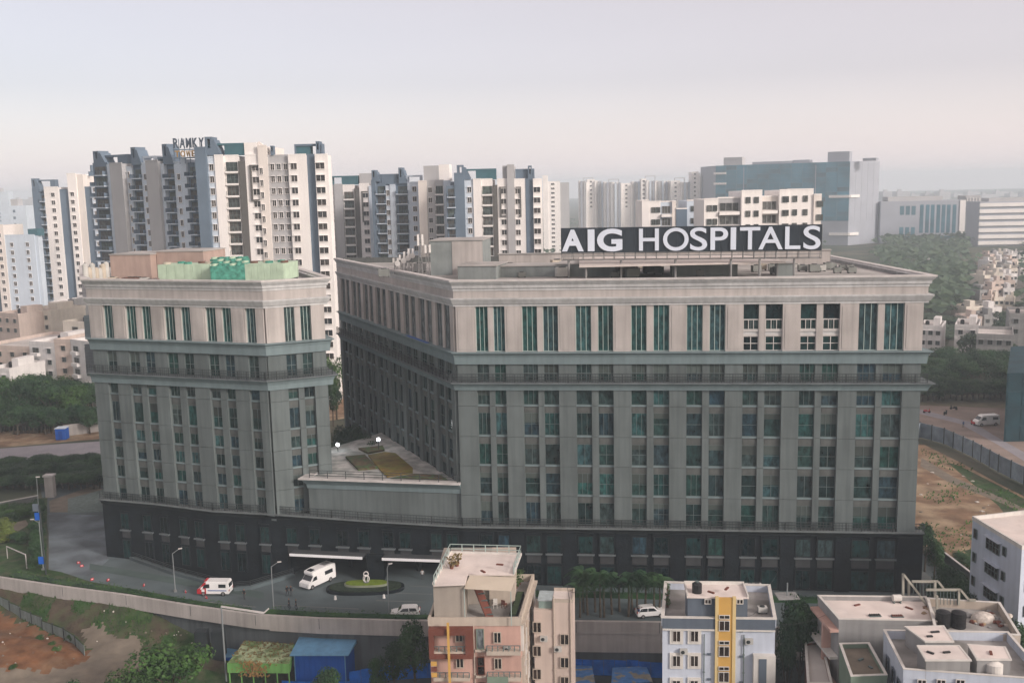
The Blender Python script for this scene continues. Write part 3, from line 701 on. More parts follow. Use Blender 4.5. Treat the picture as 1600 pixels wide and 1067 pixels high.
_tp = {}
def tpart(kind, w):
    """shared meshes of tower windows and balconies; origin at the opening's lower left, outward is -y"""
    key = (kind, round(w, 1))
    if key in _tp: return _tp[key]
    w = key[1]; f = MB(); g = MB()
    if kind == 'win':                       # framed window under a sunshade
        h = 1.45
        f.box(-0.08, w+0.08, -0.45, 0.0, h+0.02, h+0.14).box(-0.08, 0, -0.12, 0, 0, h).box(w, w+0.08, -0.12, 0, 0, h).box(-0.08, w+0.08, -0.2, 0, -0.12, -0.005).box(w/2-0.04, w/2+0.04, -0.07, 0, 0, h)
        g.box(0, w, -0.04, 0.0, 0, h)
    elif kind == 'bal':                     # wide balcony window between white slabs, with a rail
        h = 2.15
        f.box(-0.15, w+0.15, -0.9, 0, -0.62, -0.18).box(-0.15, 0, -0.25, 0, -0.17, h).box(w, w+0.15, -0.25, 0, -0.17, h)
        for k in range(5): x = w*k/4; f.box(x-0.035, x+0.035, -0.86, -0.80, -0.18, 0.85, 1)
        f.box(0, w, -0.86, -0.80, 0.85, 0.93, 1); f.box(w/3-0.05, w/3+0.05, -0.08, 0, -0.1, h, 1); f.box(2*w/3-0.05, 2*w/3+0.05, -0.08, 0, -0.1, h, 1)
        g.box(0.002, w-0.002, -0.05, 0, -0.15, h)
    elif kind == 'deck':                    # slate balcony deck with rail and doors
        h = 2.0
        f.box(0.0, w, -1.7, 0, -0.55, -0.3).box(0.05, 0.12, -1.7, -0.1, -0.3, 0.75, 1).box(w-0.12, w-0.05, -1.7, -0.1, -0.3, 0.75, 1).box(0.05, w-0.05, -1.7, -1.63, 0.68, 0.76, 1)
        for k in range(1, 5): x = w*k/5; f.box(x-0.03, x+0.03, -1.68, -1.64, -0.3, 0.7, 1)
        g.box(w*0.12, w*0.88, -0.06, 0, -0.28, h)
    mt = {'win': [M['tw_white'], M['frame']], 'bal': [M['tw_white'], M['frame']], 'deck': [M['tw_blue'], M['tw_dark']]}[kind]
    r = (f.mesh('window' if kind == 'win' else 'balcony', mt), g.mesh('pane', M['gl_tw' if kind == 'win' else 'gl_bal'])); _tp[key] = r; return r

def tower(name, label, A, B, strips, depth, z_see, yref=350, fp=3.0, cat='apartment tower', group=None):
    f = Face(A, B); t = thing(name, label, cat, (f.p(f.L/2, -depth/2, 0)), group)
    for st in strips:
        x0, x1, yt, m, kind, proj = st[:6]; opt = st[6] if len(st) > 6 else {}
        ta, tb = f.tz(x0, yref)[0], f.tz(x1, yref)[0]; z1 = f.tz((x0+x1)/2, yt)[1]
        dep = opt.get('dep', depth); z0 = opt.get('z0', 0)
        f.part(opt.get('name', 'wall_bay'), M[m], t, ta+0.002, tb-0.002, -dep, proj, z0, z1)
        if z0 == 0: f.part('parapet', M[m], t, ta, tb, proj-0.25, proj+0.06, z1+0.002, z1+0.35)
        if kind == 'none': continue
        zf = z1 - opt.get('top', 2.6)
        while zf > z_see:
            W = tb-ta
            if kind == 'w1': items = [('win', opt.get('at', 0.5)*W-0.5*opt.get('w', 1.3), opt.get('w', 1.3))]
            elif kind == 'w2': items = [('win', 0.22*W-0.5, 1.1), ('win', 0.75*W-0.5, 1.1)]
            elif kind == 'w3': items = [('win', q*W-0.4, 0.9) for q in (0.2, 0.5, 0.82)]
            elif kind == 'bal': items = [('bal', W*0.08, W*0.84)]
            elif kind == 'deck': items = [('deck', W*0.02+random.choice((0, 0.25)), W*0.96)]
            for k, tt, ww in items:
                a, b = tpart(k, ww); o = obj('window' if k == 'win' else 'balcony', a, t, loc=f.p(ta+tt, proj, zf), rz=f.ang); obj('pane', b, o, local=True)
            zf -= fp
    return t, f
def roof_fin(f, t, x0, x1, yb, yt, m='tw_dark', d0=-3.0, d1=0.3, yref=None, slot=True, slant=True):
    """tall slotted fin standing on the roof edge, sloping down to the right"""
    yr = (yb+yt)/2; ta, tb = f.tz(x0, yr)[0], f.tz(x1, yr)[0]; z0, z1 = f.tz((x0+x1)/2, yb)[1], f.tz((x0+x1)/2, yt)[1]
    mb = MB(); w = tb-ta; h = z1-z0; q = w*0.45
    def seg(a0, b0, a1, b1, za, zb):
        mb.hexa([f.p(ta+a0, d1, za), f.p(ta+b0, d1, za), f.p(ta+b0, d0, za), f.p(ta+a0, d0, za), f.p(ta+a1, d1, zb), f.p(ta+b1, d1, zb), f.p(ta+b1, d0, zb), f.p(ta+a1, d0, zb)])
    if slot:
        seg(0, q*0.3, 0, q*0.3, z0+h*0.4, z1-h*0.12); seg(q*0.75, q, q*0.75, q, z0+h*0.4, z1-h*0.12); seg(0, q, 0, q, z1-h*0.12, z1); seg(0, q, 0, q, z0, z0+h*0.4)
    else: seg(0, q, 0, q, z0, z1)
    if slant: seg(q, w, q, q*1.3, z0, z1-h*0.15)
    mb.build('roof_fin', M[m], t)
def roof_frame(f, t, x0, x1, yb, yt, m='tw_dark', panel=0.0, d=-0.6, thick=0.12):
    """open frame on the roof: top beam, two legs and an optional solid panel on its right part"""
    yr = (yb+yt)/2; ta, tb = f.tz(x0, yr)[0], f.tz(x1, yr)[0]; z0, z1 = f.tz((x0+x1)/2, yb)[1], f.tz((x0+x1)/2, yt)[1]
    mb = MB(); f.box(mb, ta, tb, d-2.5, d, z1-0.5, z1); f.box(mb, ta, ta+0.4, d-2.5, d, z0, z1-0.5); f.box(mb, tb-0.4, tb, d-2.5, d, z0, z1-0.5)
    if panel: f.box(mb, tb-(tb-ta)*panel, tb-0.4, d-2.0, d-0.1, z0, z1-0.5)
    mb.build('roof_frame', M[m], t)
def dark_frame(f, t, x0, x1, y0, y1, side='L', yref=None, m='tw_dk2'):
    """flat dark bracket moulding wrapped round the upper windows"""
    ta, tb = f.tz(x0, y0)[0], f.tz(x1, y0)[0]; z1, z0 = f.tz(x0, y0)[1], f.tz(x0, y1)[1]; w = 0.45; mb = MB()
    f.box(mb, ta, tb, 0.0, 0.45, z1-w, z1)
    if side == 'L': f.box(mb, ta, ta+w, 0.0, 0.45, z0, z1-w); f.box(mb, ta, tb, 0.0, 0.45, z0-w, z0)
    else: f.box(mb, tb-w, tb, 0.0, 0.45, z0, z1-w); f.box(mb, tb-(tb-ta)*0.5, tb, 0.0, 0.45, z0-w, z0)
    mb.build('bracket_moulding', M[m], t)
def AB(x0, y0, x1, y1, py=350):
    a, b = at_y(x0, py, y0), at_y(x1, py, y1); return (a.x, y0), (b.x, y1)

# tower C: tall white tower nearest the left block
a, b = AB(314, 255.5, 520, 254)
t, f = tower('apartment_tower', 'tall white tower with dark slate stripes right behind the left hospital block, the nearest tower', a, b, [
    (314, 331, 232, 'tw_dark', 'none', 1.2, {'dep': 14}),
    (331, 342, 246, 'tw_blue', 'w1', 0.0, {'w': 1.0, 'top': 3.2}),
    (342, 356, 244, 'tw_white', 'none', 0.3),
    (356, 378, 244, 'tw_white', 'bal', -0.6, {'top': 3.6}),
    (378, 389, 254, 'tw_dk2', 'none', 0.1),
    (389, 410, 243, 'tw_white', 'w1', 0.0, {'w': 1.6, 'at': 0.72, 'top': 3.8}),
    (410, 424, 229, 'tw_pink', 'w1', 0.5, {'w': 0.7, 'at': 0.3, 'top': 6.8}),
    (424, 457, 244, 'tw_tan', 'w3', 0.0, {'top': 3.4}),
    (457, 485, 243, 'tw_white', 'w1', 0.9, {'w': 1.5, 'at': 0.30, 'top': 3.4}),
    (485, 499, 243, 'tw_dark', 'none', 0.2, {'dep': 10}),
    (499, 519, 243, 'tw_white', 'w1', 1.4, {'w': 2.2, 'at': 0.38, 'top': 3.3, 'dep': 2.5})], 16, 1)
roof_fin(f, t, 321, 345, 243, 214, d0=-4); roof_frame(f, t, 324, 380, 243, 224, panel=0.55, m='tw_teal'); roof_fin(f, t, 423, 433, 243, 228, slant=False, d0=-1.5)
roof_frame(f, t, 459, 503, 243, 225, panel=0.0, m='tw_dark'); roof_fin(f, t, 494, 506, 243, 221, slant=False)
yy = 234; p0, p1 = f.tz(461, yy)[0], f.tz(484, yy)[0]; f.part('roof_panel', M['tw_teal'], t, p0, p1, -3.4, -0.9, f.tz(470, 243)[1], f.tz(470, 226.5)[1])
q0, q1 = f.tz(381, yy)[0], f.tz(401, yy)[0]; f.part('lift_room', M['tw_white'], t, q0, q1, -6, -0.4, f.tz(390, 243)[1], f.tz(390, 223)[1])
mb = MB(); mb.bar(f.p(f.tz(402, 222)[0], -1, f.tz(402, 222)[1]), f.p(f.tz(424, 241)[0], -1, f.tz(424, 241)[1]), 0.5, 0.5); mb.build('roof_brace', M['tw_pink'], t)
dark_frame(f, t, 390, 402, 258, 312, 'L'); dark_frame(f, t, 461, 471, 256, 309, 'R')

# tower B: bays turning away to the left
a, b = AB(155, 287, 316, 262)
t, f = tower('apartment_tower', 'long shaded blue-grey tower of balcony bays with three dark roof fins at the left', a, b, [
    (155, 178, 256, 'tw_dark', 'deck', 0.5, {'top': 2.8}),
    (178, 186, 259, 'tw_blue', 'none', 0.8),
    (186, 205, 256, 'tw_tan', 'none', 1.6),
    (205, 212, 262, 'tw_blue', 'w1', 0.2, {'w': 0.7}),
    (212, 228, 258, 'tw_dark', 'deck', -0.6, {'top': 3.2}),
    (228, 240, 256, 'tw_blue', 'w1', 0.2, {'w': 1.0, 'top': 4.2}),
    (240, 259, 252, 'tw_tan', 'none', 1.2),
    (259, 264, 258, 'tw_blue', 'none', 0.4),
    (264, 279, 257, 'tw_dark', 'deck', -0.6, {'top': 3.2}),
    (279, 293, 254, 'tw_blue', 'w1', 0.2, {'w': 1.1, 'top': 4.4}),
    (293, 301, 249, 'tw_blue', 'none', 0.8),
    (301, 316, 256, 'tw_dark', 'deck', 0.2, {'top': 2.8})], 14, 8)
roof_fin(f, t, 147, 166, 257, 236); roof_frame(f, t, 161, 196, 257, 242, panel=0.45); roof_fin(f, t, 206, 222, 258, 230); roof_frame(f, t, 220, 238, 256, 244, m='tw_blue')
roof_fin(f, t, 255, 272, 257, 225); roof_frame(f, t, 243, 262, 254, 245)

# tower A: far left pair of bays
a, b = AB(56, 397, 156, 395)
t, f = tower('apartment_tower', 'far left tower with one column of small windows each side of a slate stripe', a, b, [
    (56, 66, 296, 'tw_dark', 'none', 0.6), (66, 74.5, 303, 'tw_dark', 'deck', -0.5),
    (74.5, 96.5, 293, 'tw_white', 'w1', 0.6, {'w': 1.4, 'at': 0.62, 'top': 3.6}),
    (96.5, 112, 297, 'tw_dark', 'none', -0.5),
    (112, 126, 272, 'tw_white', 'w1', 0.6, {'w': 1.4, 'at': 0.45, 'top': 8.5}),
    (126, 136, 274, 'tw_pink', 'none', 0.2), (136, 148, 293, 'tw_dark', 'none', -0.5), (148, 156, 289, 'tw_blue', 'w1', 0.3, {'w': 0.8})], 15, 2)
roof_fin(f, t, 50, 64, 300, 279); roof_frame(f, t, 56, 85, 293, 281, panel=0.28)
mb = MB(); q = f.p(f.tz(138, 265)[0], -3, 0); mb.tube((q.x, q.y, f.tz(138, 272)[1]), (q.x, q.y, f.tz(138, 258)[1]), 0.7, n=10); mb.build('roof_pipe', M['tw_dark'], t)

# slab block at the left edge
a, b = AB(-14, 386, 62, 385)
t, f = tower('apartment_block', 'pale bluish slab block with two columns of windows at the left edge of the picture', a, b, [
    (-16, -2, 360, 'tw_dark', 'none', -0.5), (-2, 12, 352, 'tw_pink', 'w1', 0.4, {'w': 1.2, 'top': 4.5}),
    (12, 58, 368, 'tw_blue', 'w2', 0.0, {'top': 4.2, 'dep': 6}), (58, 63, 370, 'tw_blue', 'none', -0.4, {'dep': 2})], 14, 2, yref=420)
f.part('roof_room', M['tw_teal'], t, f.tz(42, 370)[0], f.tz(57, 370)[0], -6, -1, f.tz(50, 369)[1], f.tz(50, 358)[1])
mb = MB(); mb.bar(f.p(f.tz(2, 365)[0], -1, f.tz(2, 365)[1]), f.p(f.tz(14, 365)[0], -1, f.tz(14, 372)[1]), 0.3); mb.build('roof_brace', M['tw_pink'], t)

# tower T2 left
a, b = AB(516, 335, 586, 334)
t, f = tower('apartment_tower', 'white tower with one dark brown stripe just right of the tallest white tower', a, b, [
    (517, 525, 291, 'tw_tan', 'w1', 0.0, {'w': 1.0, 'top': 3.2}), (525, 538, 289, 'tw_tan', 'none', 0.3), (538, 556, 290, 'tw_white', 'bal', -0.4, {'top': 4.2}),
    (556, 564, 296, 'tw_dk2', 'none', 0.1), (564, 579, 288, 'tw_white', 'w1', 0.2, {'w': 1.7, 'at': 0.62, 'top': 4.4}), (579, 587, 292, 'tw_blue', 'none', 0.6)], 15, 12)
roof_frame(f, t, 517, 559, 289, 275, panel=0.62, m='tw_teal'); f.part('lift_room', M['tw_tan'], t, f.tz(561, 280)[0], f.tz(582, 280)[0], -6, -0.5, f.tz(570, 288)[1], f.tz(570, 271)[1]); dark_frame(f, t, 565, 575, 299, 345, 'L')
a, b = AB(584, 311, 657, 309)
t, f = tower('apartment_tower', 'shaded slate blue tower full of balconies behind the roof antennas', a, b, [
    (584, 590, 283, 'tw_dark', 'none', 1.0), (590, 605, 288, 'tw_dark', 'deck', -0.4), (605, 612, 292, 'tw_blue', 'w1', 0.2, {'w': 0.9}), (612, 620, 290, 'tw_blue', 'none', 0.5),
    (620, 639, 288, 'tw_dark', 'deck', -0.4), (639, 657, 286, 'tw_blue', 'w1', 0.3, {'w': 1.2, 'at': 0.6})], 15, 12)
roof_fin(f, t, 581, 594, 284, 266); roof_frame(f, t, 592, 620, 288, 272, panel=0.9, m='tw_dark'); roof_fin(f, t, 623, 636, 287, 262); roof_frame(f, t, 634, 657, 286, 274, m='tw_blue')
a, b = AB(656, 303, 706, 302)
t, f = tower('apartment_tower', 'white tower with two window columns squeezed right of the shaded slate blue tower', a, b, [
    (656, 669, 284, 'tw_pink', 'none', 0.5), (669, 681, 283, 'tw_tan', 'w1', 0.0, {'w': 1.1, 'at': 0.4, 'top': 3.4}), (681, 695, 283, 'tw_tan', 'bal', -0.3, {'top': 3.6}), (695, 706, 284, 'tw_blue', 'none', 0.4)], 15, 12)
f.part('lift_room', M['tw_tan'], t, f.tz(660, 275)[0], f.tz(684, 275)[0], -8, -2, f.tz(670, 283)[1], f.tz(670, 259)[1]); f.part('lift_room', M['tw_white'], t, f.tz(684, 275)[0]+0.01, f.tz(700, 275)[0], -8, -2.5, f.tz(690, 283)[1], f.tz(690, 257)[1])

# tower T3
a, b = AB(699, 296, 848, 295)
t, f = tower('apartment_tower', 'white tower with slate stripes and dark roof frames just left of the rooftop sign', a, b, [
    (699, 712, 292, 'tw_dark', 'deck', 0.6), (712, 727.5, 272, 'tw_dark', 'none', 0.9), (727.5, 741, 281, 'tw_blue', 'w1', 0.0, {'w': 1.1, 'at': 0.55, 'top': 3.6}),
    (741, 753.5, 281, 'tw_white', 'none', 0.4), (753.5, 771, 281, 'tw_white', 'bal', -0.5, {'top': 4.0}), (771, 778.5, 291, 'tw_dk2', 'none', 0.1),
    (778.5, 794, 281, 'tw_white', 'w1', 0.1, {'w': 1.4, 'at': 0.6, 'top': 4.0}), (794, 805, 259, 'tw_tan', 'none', 0.8), (805, 822, 281, 'tw_white', 'w1', 0.1, {'w': 1.3, 'at': 0.28, 'top': 4.0}),
    (822, 834, 281, 'tw_dark', 'none', 0.2), (834, 848, 281, 'tw_white', 'w1', 1.0, {'w': 1.9, 'at': 0.42, 'top': 3.6})], 16, 30)
roof_fin(f, t, 714, 736, 281, 258); roof_frame(f, t, 722, 775, 281, 264, panel=0.6, m='tw_teal'); roof_frame(f, t, 805, 835, 281, 264, panel=0.98, m='tw_dark'); roof_fin(f, t, 825, 838, 281, 259, slant=False)
f.part('lift_room', M['tw_tan'], t, f.tz(785, 270)[0], f.tz(793.5, 270)[0], -5, -0.5, f.tz(788, 281)[1], f.tz(788, 259)[1])
dark_frame(f, t, 780.5, 790, 292, 337, 'L'); dark_frame(f, t, 806, 814, 292, 337, 'R')

# hazy towers between T3 and the office
def hazy(label, x0, y0, x1, y1, strips, z_see=52, fp=3.0, group=None):
    a, b = AB(x0, y0, x1, y1); return tower('apartment_tower', label, a, b, strips, 18, z_see, fp=fp, group=group)
hazy('pale hazy tower right of the white striped tower, with bare posts on its roof', 849, 800, 890, 799, [
    (849, 857, 275, 'tw_white', 'none', 1.0), (857, 876, 284, 'tw_white', 'w1', 0, {'w': 2.6, 'at': 0.4}), (876, 890, 286, 'tw_tan', 'none', -0.5)], z_see=0, fp=3.5)
bx = [905, 918, 932, 945, 972, 988, 1002, 1012, 1025, 1048, 1065, 1080, 1093, 1106]; by = [283, 281, 283, 285, 287, 284, 280, 283, 283, 283, 285, 269, 276, 279]
names = ['left end', 'left middle', 'right middle', 'right end']
for g in range(4):
    st = []
    for i in range(g*3, min(g*3+3+(g == 3), 13)):
        m = ('tw_tan', 'tw_white', 'tw_tan', 'tw_blue')[i % 4]
        if i in (1, 4, 6, 9, 11): st.append((bx[i], bx[i+1]-2.2, by[i], 'tw_white', 'w1', 0, {'w': 1.9}))
        else:
            n_ = max(2, int((bx[i+1]-bx[i])/3.2)); w_ = (bx[i+1]-2.2-bx[i])/n_
            for q_ in range(n_): st.append((bx[i]+q_*w_, bx[i]+(q_+1)*w_, by[i]+(q_ % 3)*0.7, ('tw_tan', 'of_grey', 'tw_blue')[(q_+i) % 3] if q_ % 2 else 'tw_white', 'none', (0.0, 1.8)[q_ % 2]))
        st.append((bx[i+1]-2.2, bx[i+1], by[i]+2, 'tw_white', 'none', 2.2))
    a, b = st[0][0], st[-1][1]
    t, f = hazy('hazy finned tower in the pale row above the sign, %s of the row' % names[g], a, 980-g*12, b, 979-g*12, st, z_see=30, fp=4.0)
    roof_frame(f, t, a+6, a+22, by[g*3]+2, by[g*3]-5, m='tw_tan')

# white mid-rise blocks seen just over the sign
M['gl_mid'] = glass('midrise_glass', [(0.03, 0.035, 0.035), (0.10, 0.10, 0.095), (0.05, 0.06, 0.06)], rough=0.3)
def midrise(label, x0, x1, Y0, Y1, cols, floors=4):
    a, b = AB(x0, (Y0+Y1)/2, x1, (Y0+Y1)/2, 330); f = Face(a, b); t = thing('apartment_block', label, 'apartment block', f.p(f.L/2, -7, 0))
    for c in cols:
        ca, cb, yt, m, kind, proj = c; ta, tb = f.tz(ca, 335)[0], f.tz(cb, 335)[0]; z1 = f.tz((ca+cb)/2, yt)[1]
        f.part('wall_bay', M[m], t, ta+0.002, tb-0.002, -13, proj, 0, z1); f.part('parapet', M['tw_white'], t, ta, tb, proj-0.2, proj+0.1, z1+0.002, z1+0.3)
        zf = z1-2.9
        for k in range(floors):
            if kind == 'open':
                wnd = window(f, t, ta+0.4, tb-0.4, zf, zf+1.9, 3, 1, 'tw_tan', 'gl_mid', d=proj+0.1); f.part('balcony_slab', M['tw_white'], t, ta+0.2, tb-0.2, proj, proj+1.1, zf-0.9, zf-0.15)
            elif kind == 'small': window(f, t, ta+(tb-ta)*0.35, ta+(tb-ta)*0.35+1.5, zf+0.2, zf+1.6, 2, 1, 'frame', 'gl_mid', d=proj+0.1)
            elif kind == 'two':
                for q in (0.2, 0.6): window(f, t, ta+(tb-ta)*q, ta+(tb-ta)*q+1.1, zf+0.2, zf+1.6, 1, 1, 'frame', 'gl_mid', d=proj+0.1)
            zf -= 3.1
    return t, f
midrise('low white block with a dark slate panel, above the middle of the sign', 1003, 1092, 262, 256, [
    (1003, 1014, 314, 'tw_white', 'none', 0.2), (1014, 1032, 316, 'tw_white', 'two', 0.0), (1032, 1050, 316, 'tw_blue', 'open', -0.3), (1050, 1056, 315, 'tw_pink', 'none', 0.3), (1056, 1073, 327, 'tw_dark', 'none', 0.5), (1073, 1090, 314, 'tw_blue', 'small', 0.2)])
midrise('white block with tall square openings in front of the teal glass office, above the sign', 1100, 1282, 236, 228, [
    (1100, 1122, 312, 'tw_white', 'two', 0.0), (1122, 1157, 310, 'tw_tan', 'open', -0.5), (1157, 1189, 299, 'tw_white', 'two', 0.9), (1189, 1216, 308, 'tw_pink', 'open', -0.6), (1216, 1229, 298, 'tw_white', 'small', 0.7), (1229, 1270, 297, 'tw_white', 'two', 0.2), (1270, 1282, 305, 'tw_pink', 'small', 0.6)])

# teal glass office
M['of_teal'] = mat('office_teal_glass', (0.05, 0.19, 0.27), rough=0.2, var=0.35, scale=0.06, spec=0.5)
M['of_teal2'] = mat('office_teal_glass_dark', (0.05, 0.14, 0.19), rough=0.2, var=0.35, scale=0.09, spec=0.5)
a, b = AB(1118, 900, 1327, 830, 300); fo = Face(a, b); bx2 = at_y(1373, 300, 855); fo2 = Face(b, (bx2.x, 855))
t = thing('office_building', 'large teal glass office block with white ledges, behind the right half of the sign', 'office building', fo.p(fo.L/2, -15, 0))
zt0 = fo.tz(1220, 256)[1]
mb = MB(); mb.prism([a, b, (bx2.x, 855), (bx2.x-14, 930), (a[0]-4, 950)], 0, zt0); mb.build('wall', M['of_grey'], t)
nf = 17; fh = zt0/nf
for i in range(nf):
    z = i*fh
    if z < 18: continue
    for k in range(12):
        fo.part('curtain_panel', M['of_teal'] if (i*7+k*3) % 5 else M['of_teal2'], t, fo.L*k/12+0.1, fo.L*(k+1)/12-0.1, 0.0, 0.25, z+0.05, z+fh-0.55)
    fo.part('floor_band', M['of_teal'], t, 0, fo.L, 0.002, 0.15, z+fh-0.54, z+fh-0.0)
for i in range(nf):
    z = i*fh
    if z >= 18:
        for k in range(5): fo2.part('side_panel', M['of_grey'], t, fo2.L*k/5+0.08, fo2.L*(k+1)/5-0.08, 0, 0.12, z+0.1, z+fh-0.1)
for yy in (307, 366):
    t0 = fo.tz(1296, yy)[0]; z = fo.tz(1320, yy)[1]; fo.part('white_ledge', M['tw_white'], t, t0, fo.L+0.9, 0.26, 1.6, z-1.1, z+1.1); fo2.part('white_ledge', M['tw_white'], t, 0.0, fo2.L*0.3, 0.13, 1.5, z-1.1, z+1.1)
for yy in (271, 287): z = fo.tz(1125, yy)[1]; fo.part('white_ledge', M['tw_white'], t, -1.5, fo.tz(1135, yy)[0], 0.26, 1.2, z-1.0, z+0.8)
for xx in (1162, 1274): tt = fo.tz(xx, 300)[0]; fo.part('pale_mullion', M['of_grey'], t, tt-0.3, tt+0.3, 0.26, 0.5, 20, zt0-2)
for x0, x1, yt in ((1127, 1156, 246), (1172, 1235, 252.5), (1236, 1262, 250), (1290, 1324, 237), (1345, 1366, 247)):
    fo.part('roof_room', M['of_grey'] if x0 > 1160 else M['tw_tan'], t, fo.tz(x0, 250)[0], fo.tz(x1, 250)[0], -12, -5, zt0+0.01, fo.tz((x0+x1)/2, yt)[1])

# grey office with tall fins, striped white office, far skyline
a, b = AB(1376, 850, 1508, 845, 330); f = Face(a, b); t = thing('office_building', 'hazy grey office with a row of tall vertical slots, right of the teal office', 'office building', f.p(f.L/2, -10, 0))
zt = f.tz(1440, 314)[1]; f.part('wall', M['of_grey'], t, 0, f.L, -30, 0, 0, zt)
for x in (1440, 1449, 1457, 1466, 1474, 1482, 1491): f.part('window', M['of_teal2'], t, f.tz(x, 340)[0]-1.6, f.tz(x, 340)[0]+1.4, 0.0, 0.12, f.tz(x, 364)[1], f.tz(x, 320)[1])
for x in (1409, 1418, 1427): 
    for ya, yb in ((322, 336), (355, 368)): f.part('window', M['of_teal2'], t, f.tz(x, 340)[0]-1.7, f.tz(x, 340)[0]+1.7, 0.0, 0.12, f.tz(x, yb)[1], f.tz(x, ya)[1])
for x in (1410, 1430, 1450, 1470): f.part('window', M['of_teal2'], t, f.tz(x, 378)[0]-3.5, f.tz(x, 378)[0]+3.5, 0.0, 0.12, f.tz(x, 381)[1], f.tz(x, 376)[1])
f.part('base_recess', M['of_teal2'], t, f.tz(1405, 371)[0], f.tz(1496, 371)[0], 0.0, 0.1, f.tz(1450, 374)[1], f.tz(1450, 369)[1])
f.part('frame_edge', M['tw_white'], t, f.tz(1499, 340)[0], f.L, 0.0, 0.8, f.tz(1500, 384)[1], zt)
f.part('roof_room', M['tw_tan'], t, f.L*0.1, f.L*0.75, -20, -4, zt+0.01, zt+3.6)
a, b = AB(1508, 900, 1532, 898, 330); f = Face(a, b); t = thing('office_building', 'narrow hazy grey block between the slotted office and the white banded office', 'office building', f.p(f.L/2, -10, 0))
zt = f.tz(1520, 306)[1]; f.part('wall', M['tw_tan'], t, 0, f.L, -25, 0, 0, zt)
for k in range(5): f.part('fin', M['tw_white'], t, f.L*(k+0.4)/5, f.L*(k+0.6)/5, 0, 0.8, 20, zt-2)
a, b = AB(1531, 780, 1640, 775, 330); f = Face(a, b); t = thing('office_building', 'white office with horizontal floor bands at the right edge of the skyline', 'office building', f.p(f.L/2, -10, 0))
zt = f.tz(1570, 315)[1]; f.part('wall', M['of_grey'], t, 0, f.L, -30, 0, 0, zt)
for k in range(9): z = zt-1.0-k*4.9; f.part('floor_band', M['tw_white'], t, -0.5, f.L+0.5, 0.0, 1.6, z-2.7, z)
f.part('roof_room', M['tw_tan'], t, f.L*0.15, f.L*0.8, -20, -4, zt+0.01, zt+2.6)

rs = random.Random(4)
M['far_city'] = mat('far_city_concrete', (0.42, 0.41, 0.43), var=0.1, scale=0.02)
k = 0
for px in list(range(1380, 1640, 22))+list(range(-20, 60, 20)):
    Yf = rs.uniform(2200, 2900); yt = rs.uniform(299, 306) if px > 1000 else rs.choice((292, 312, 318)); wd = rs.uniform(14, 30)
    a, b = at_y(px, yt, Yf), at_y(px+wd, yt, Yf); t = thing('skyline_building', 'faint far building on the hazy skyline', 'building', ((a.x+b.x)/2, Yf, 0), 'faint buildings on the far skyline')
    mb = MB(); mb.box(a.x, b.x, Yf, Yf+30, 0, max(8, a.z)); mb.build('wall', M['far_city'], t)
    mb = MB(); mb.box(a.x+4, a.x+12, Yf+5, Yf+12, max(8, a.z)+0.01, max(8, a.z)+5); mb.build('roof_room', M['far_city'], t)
for px, yt, wd, Yf in ((-10, 300, 22, 1370), (14, 322, 26, 760), (40, 335, 14, 1350)):
    a, b = at_y(px, yt, Yf), at_y(px+wd, yt, Yf); t = thing('apartment_tower', 'very faint hazy tower above the slab block at the left edge', 'apartment tower', ((a.x+b.x)/2, Yf, 0), 'faint towers at the left edge')
    f = Face((a.x, Yf), (b.x, Yf)); f.part('wall', M['tw_blue'], t, 0, f.L, -14, 0, 0, a.z); f.part('roof_room', M['tw_tan'], t, 1, f.L*0.5, -9, -1, a.z+0.01, a.z+5)
    for k in range(8): f.part('window_band', M['tw_dark'], t, f.L*0.2, f.L*0.35, 0, 0.1, a.z-5-k*5, a.z-3-k*5)

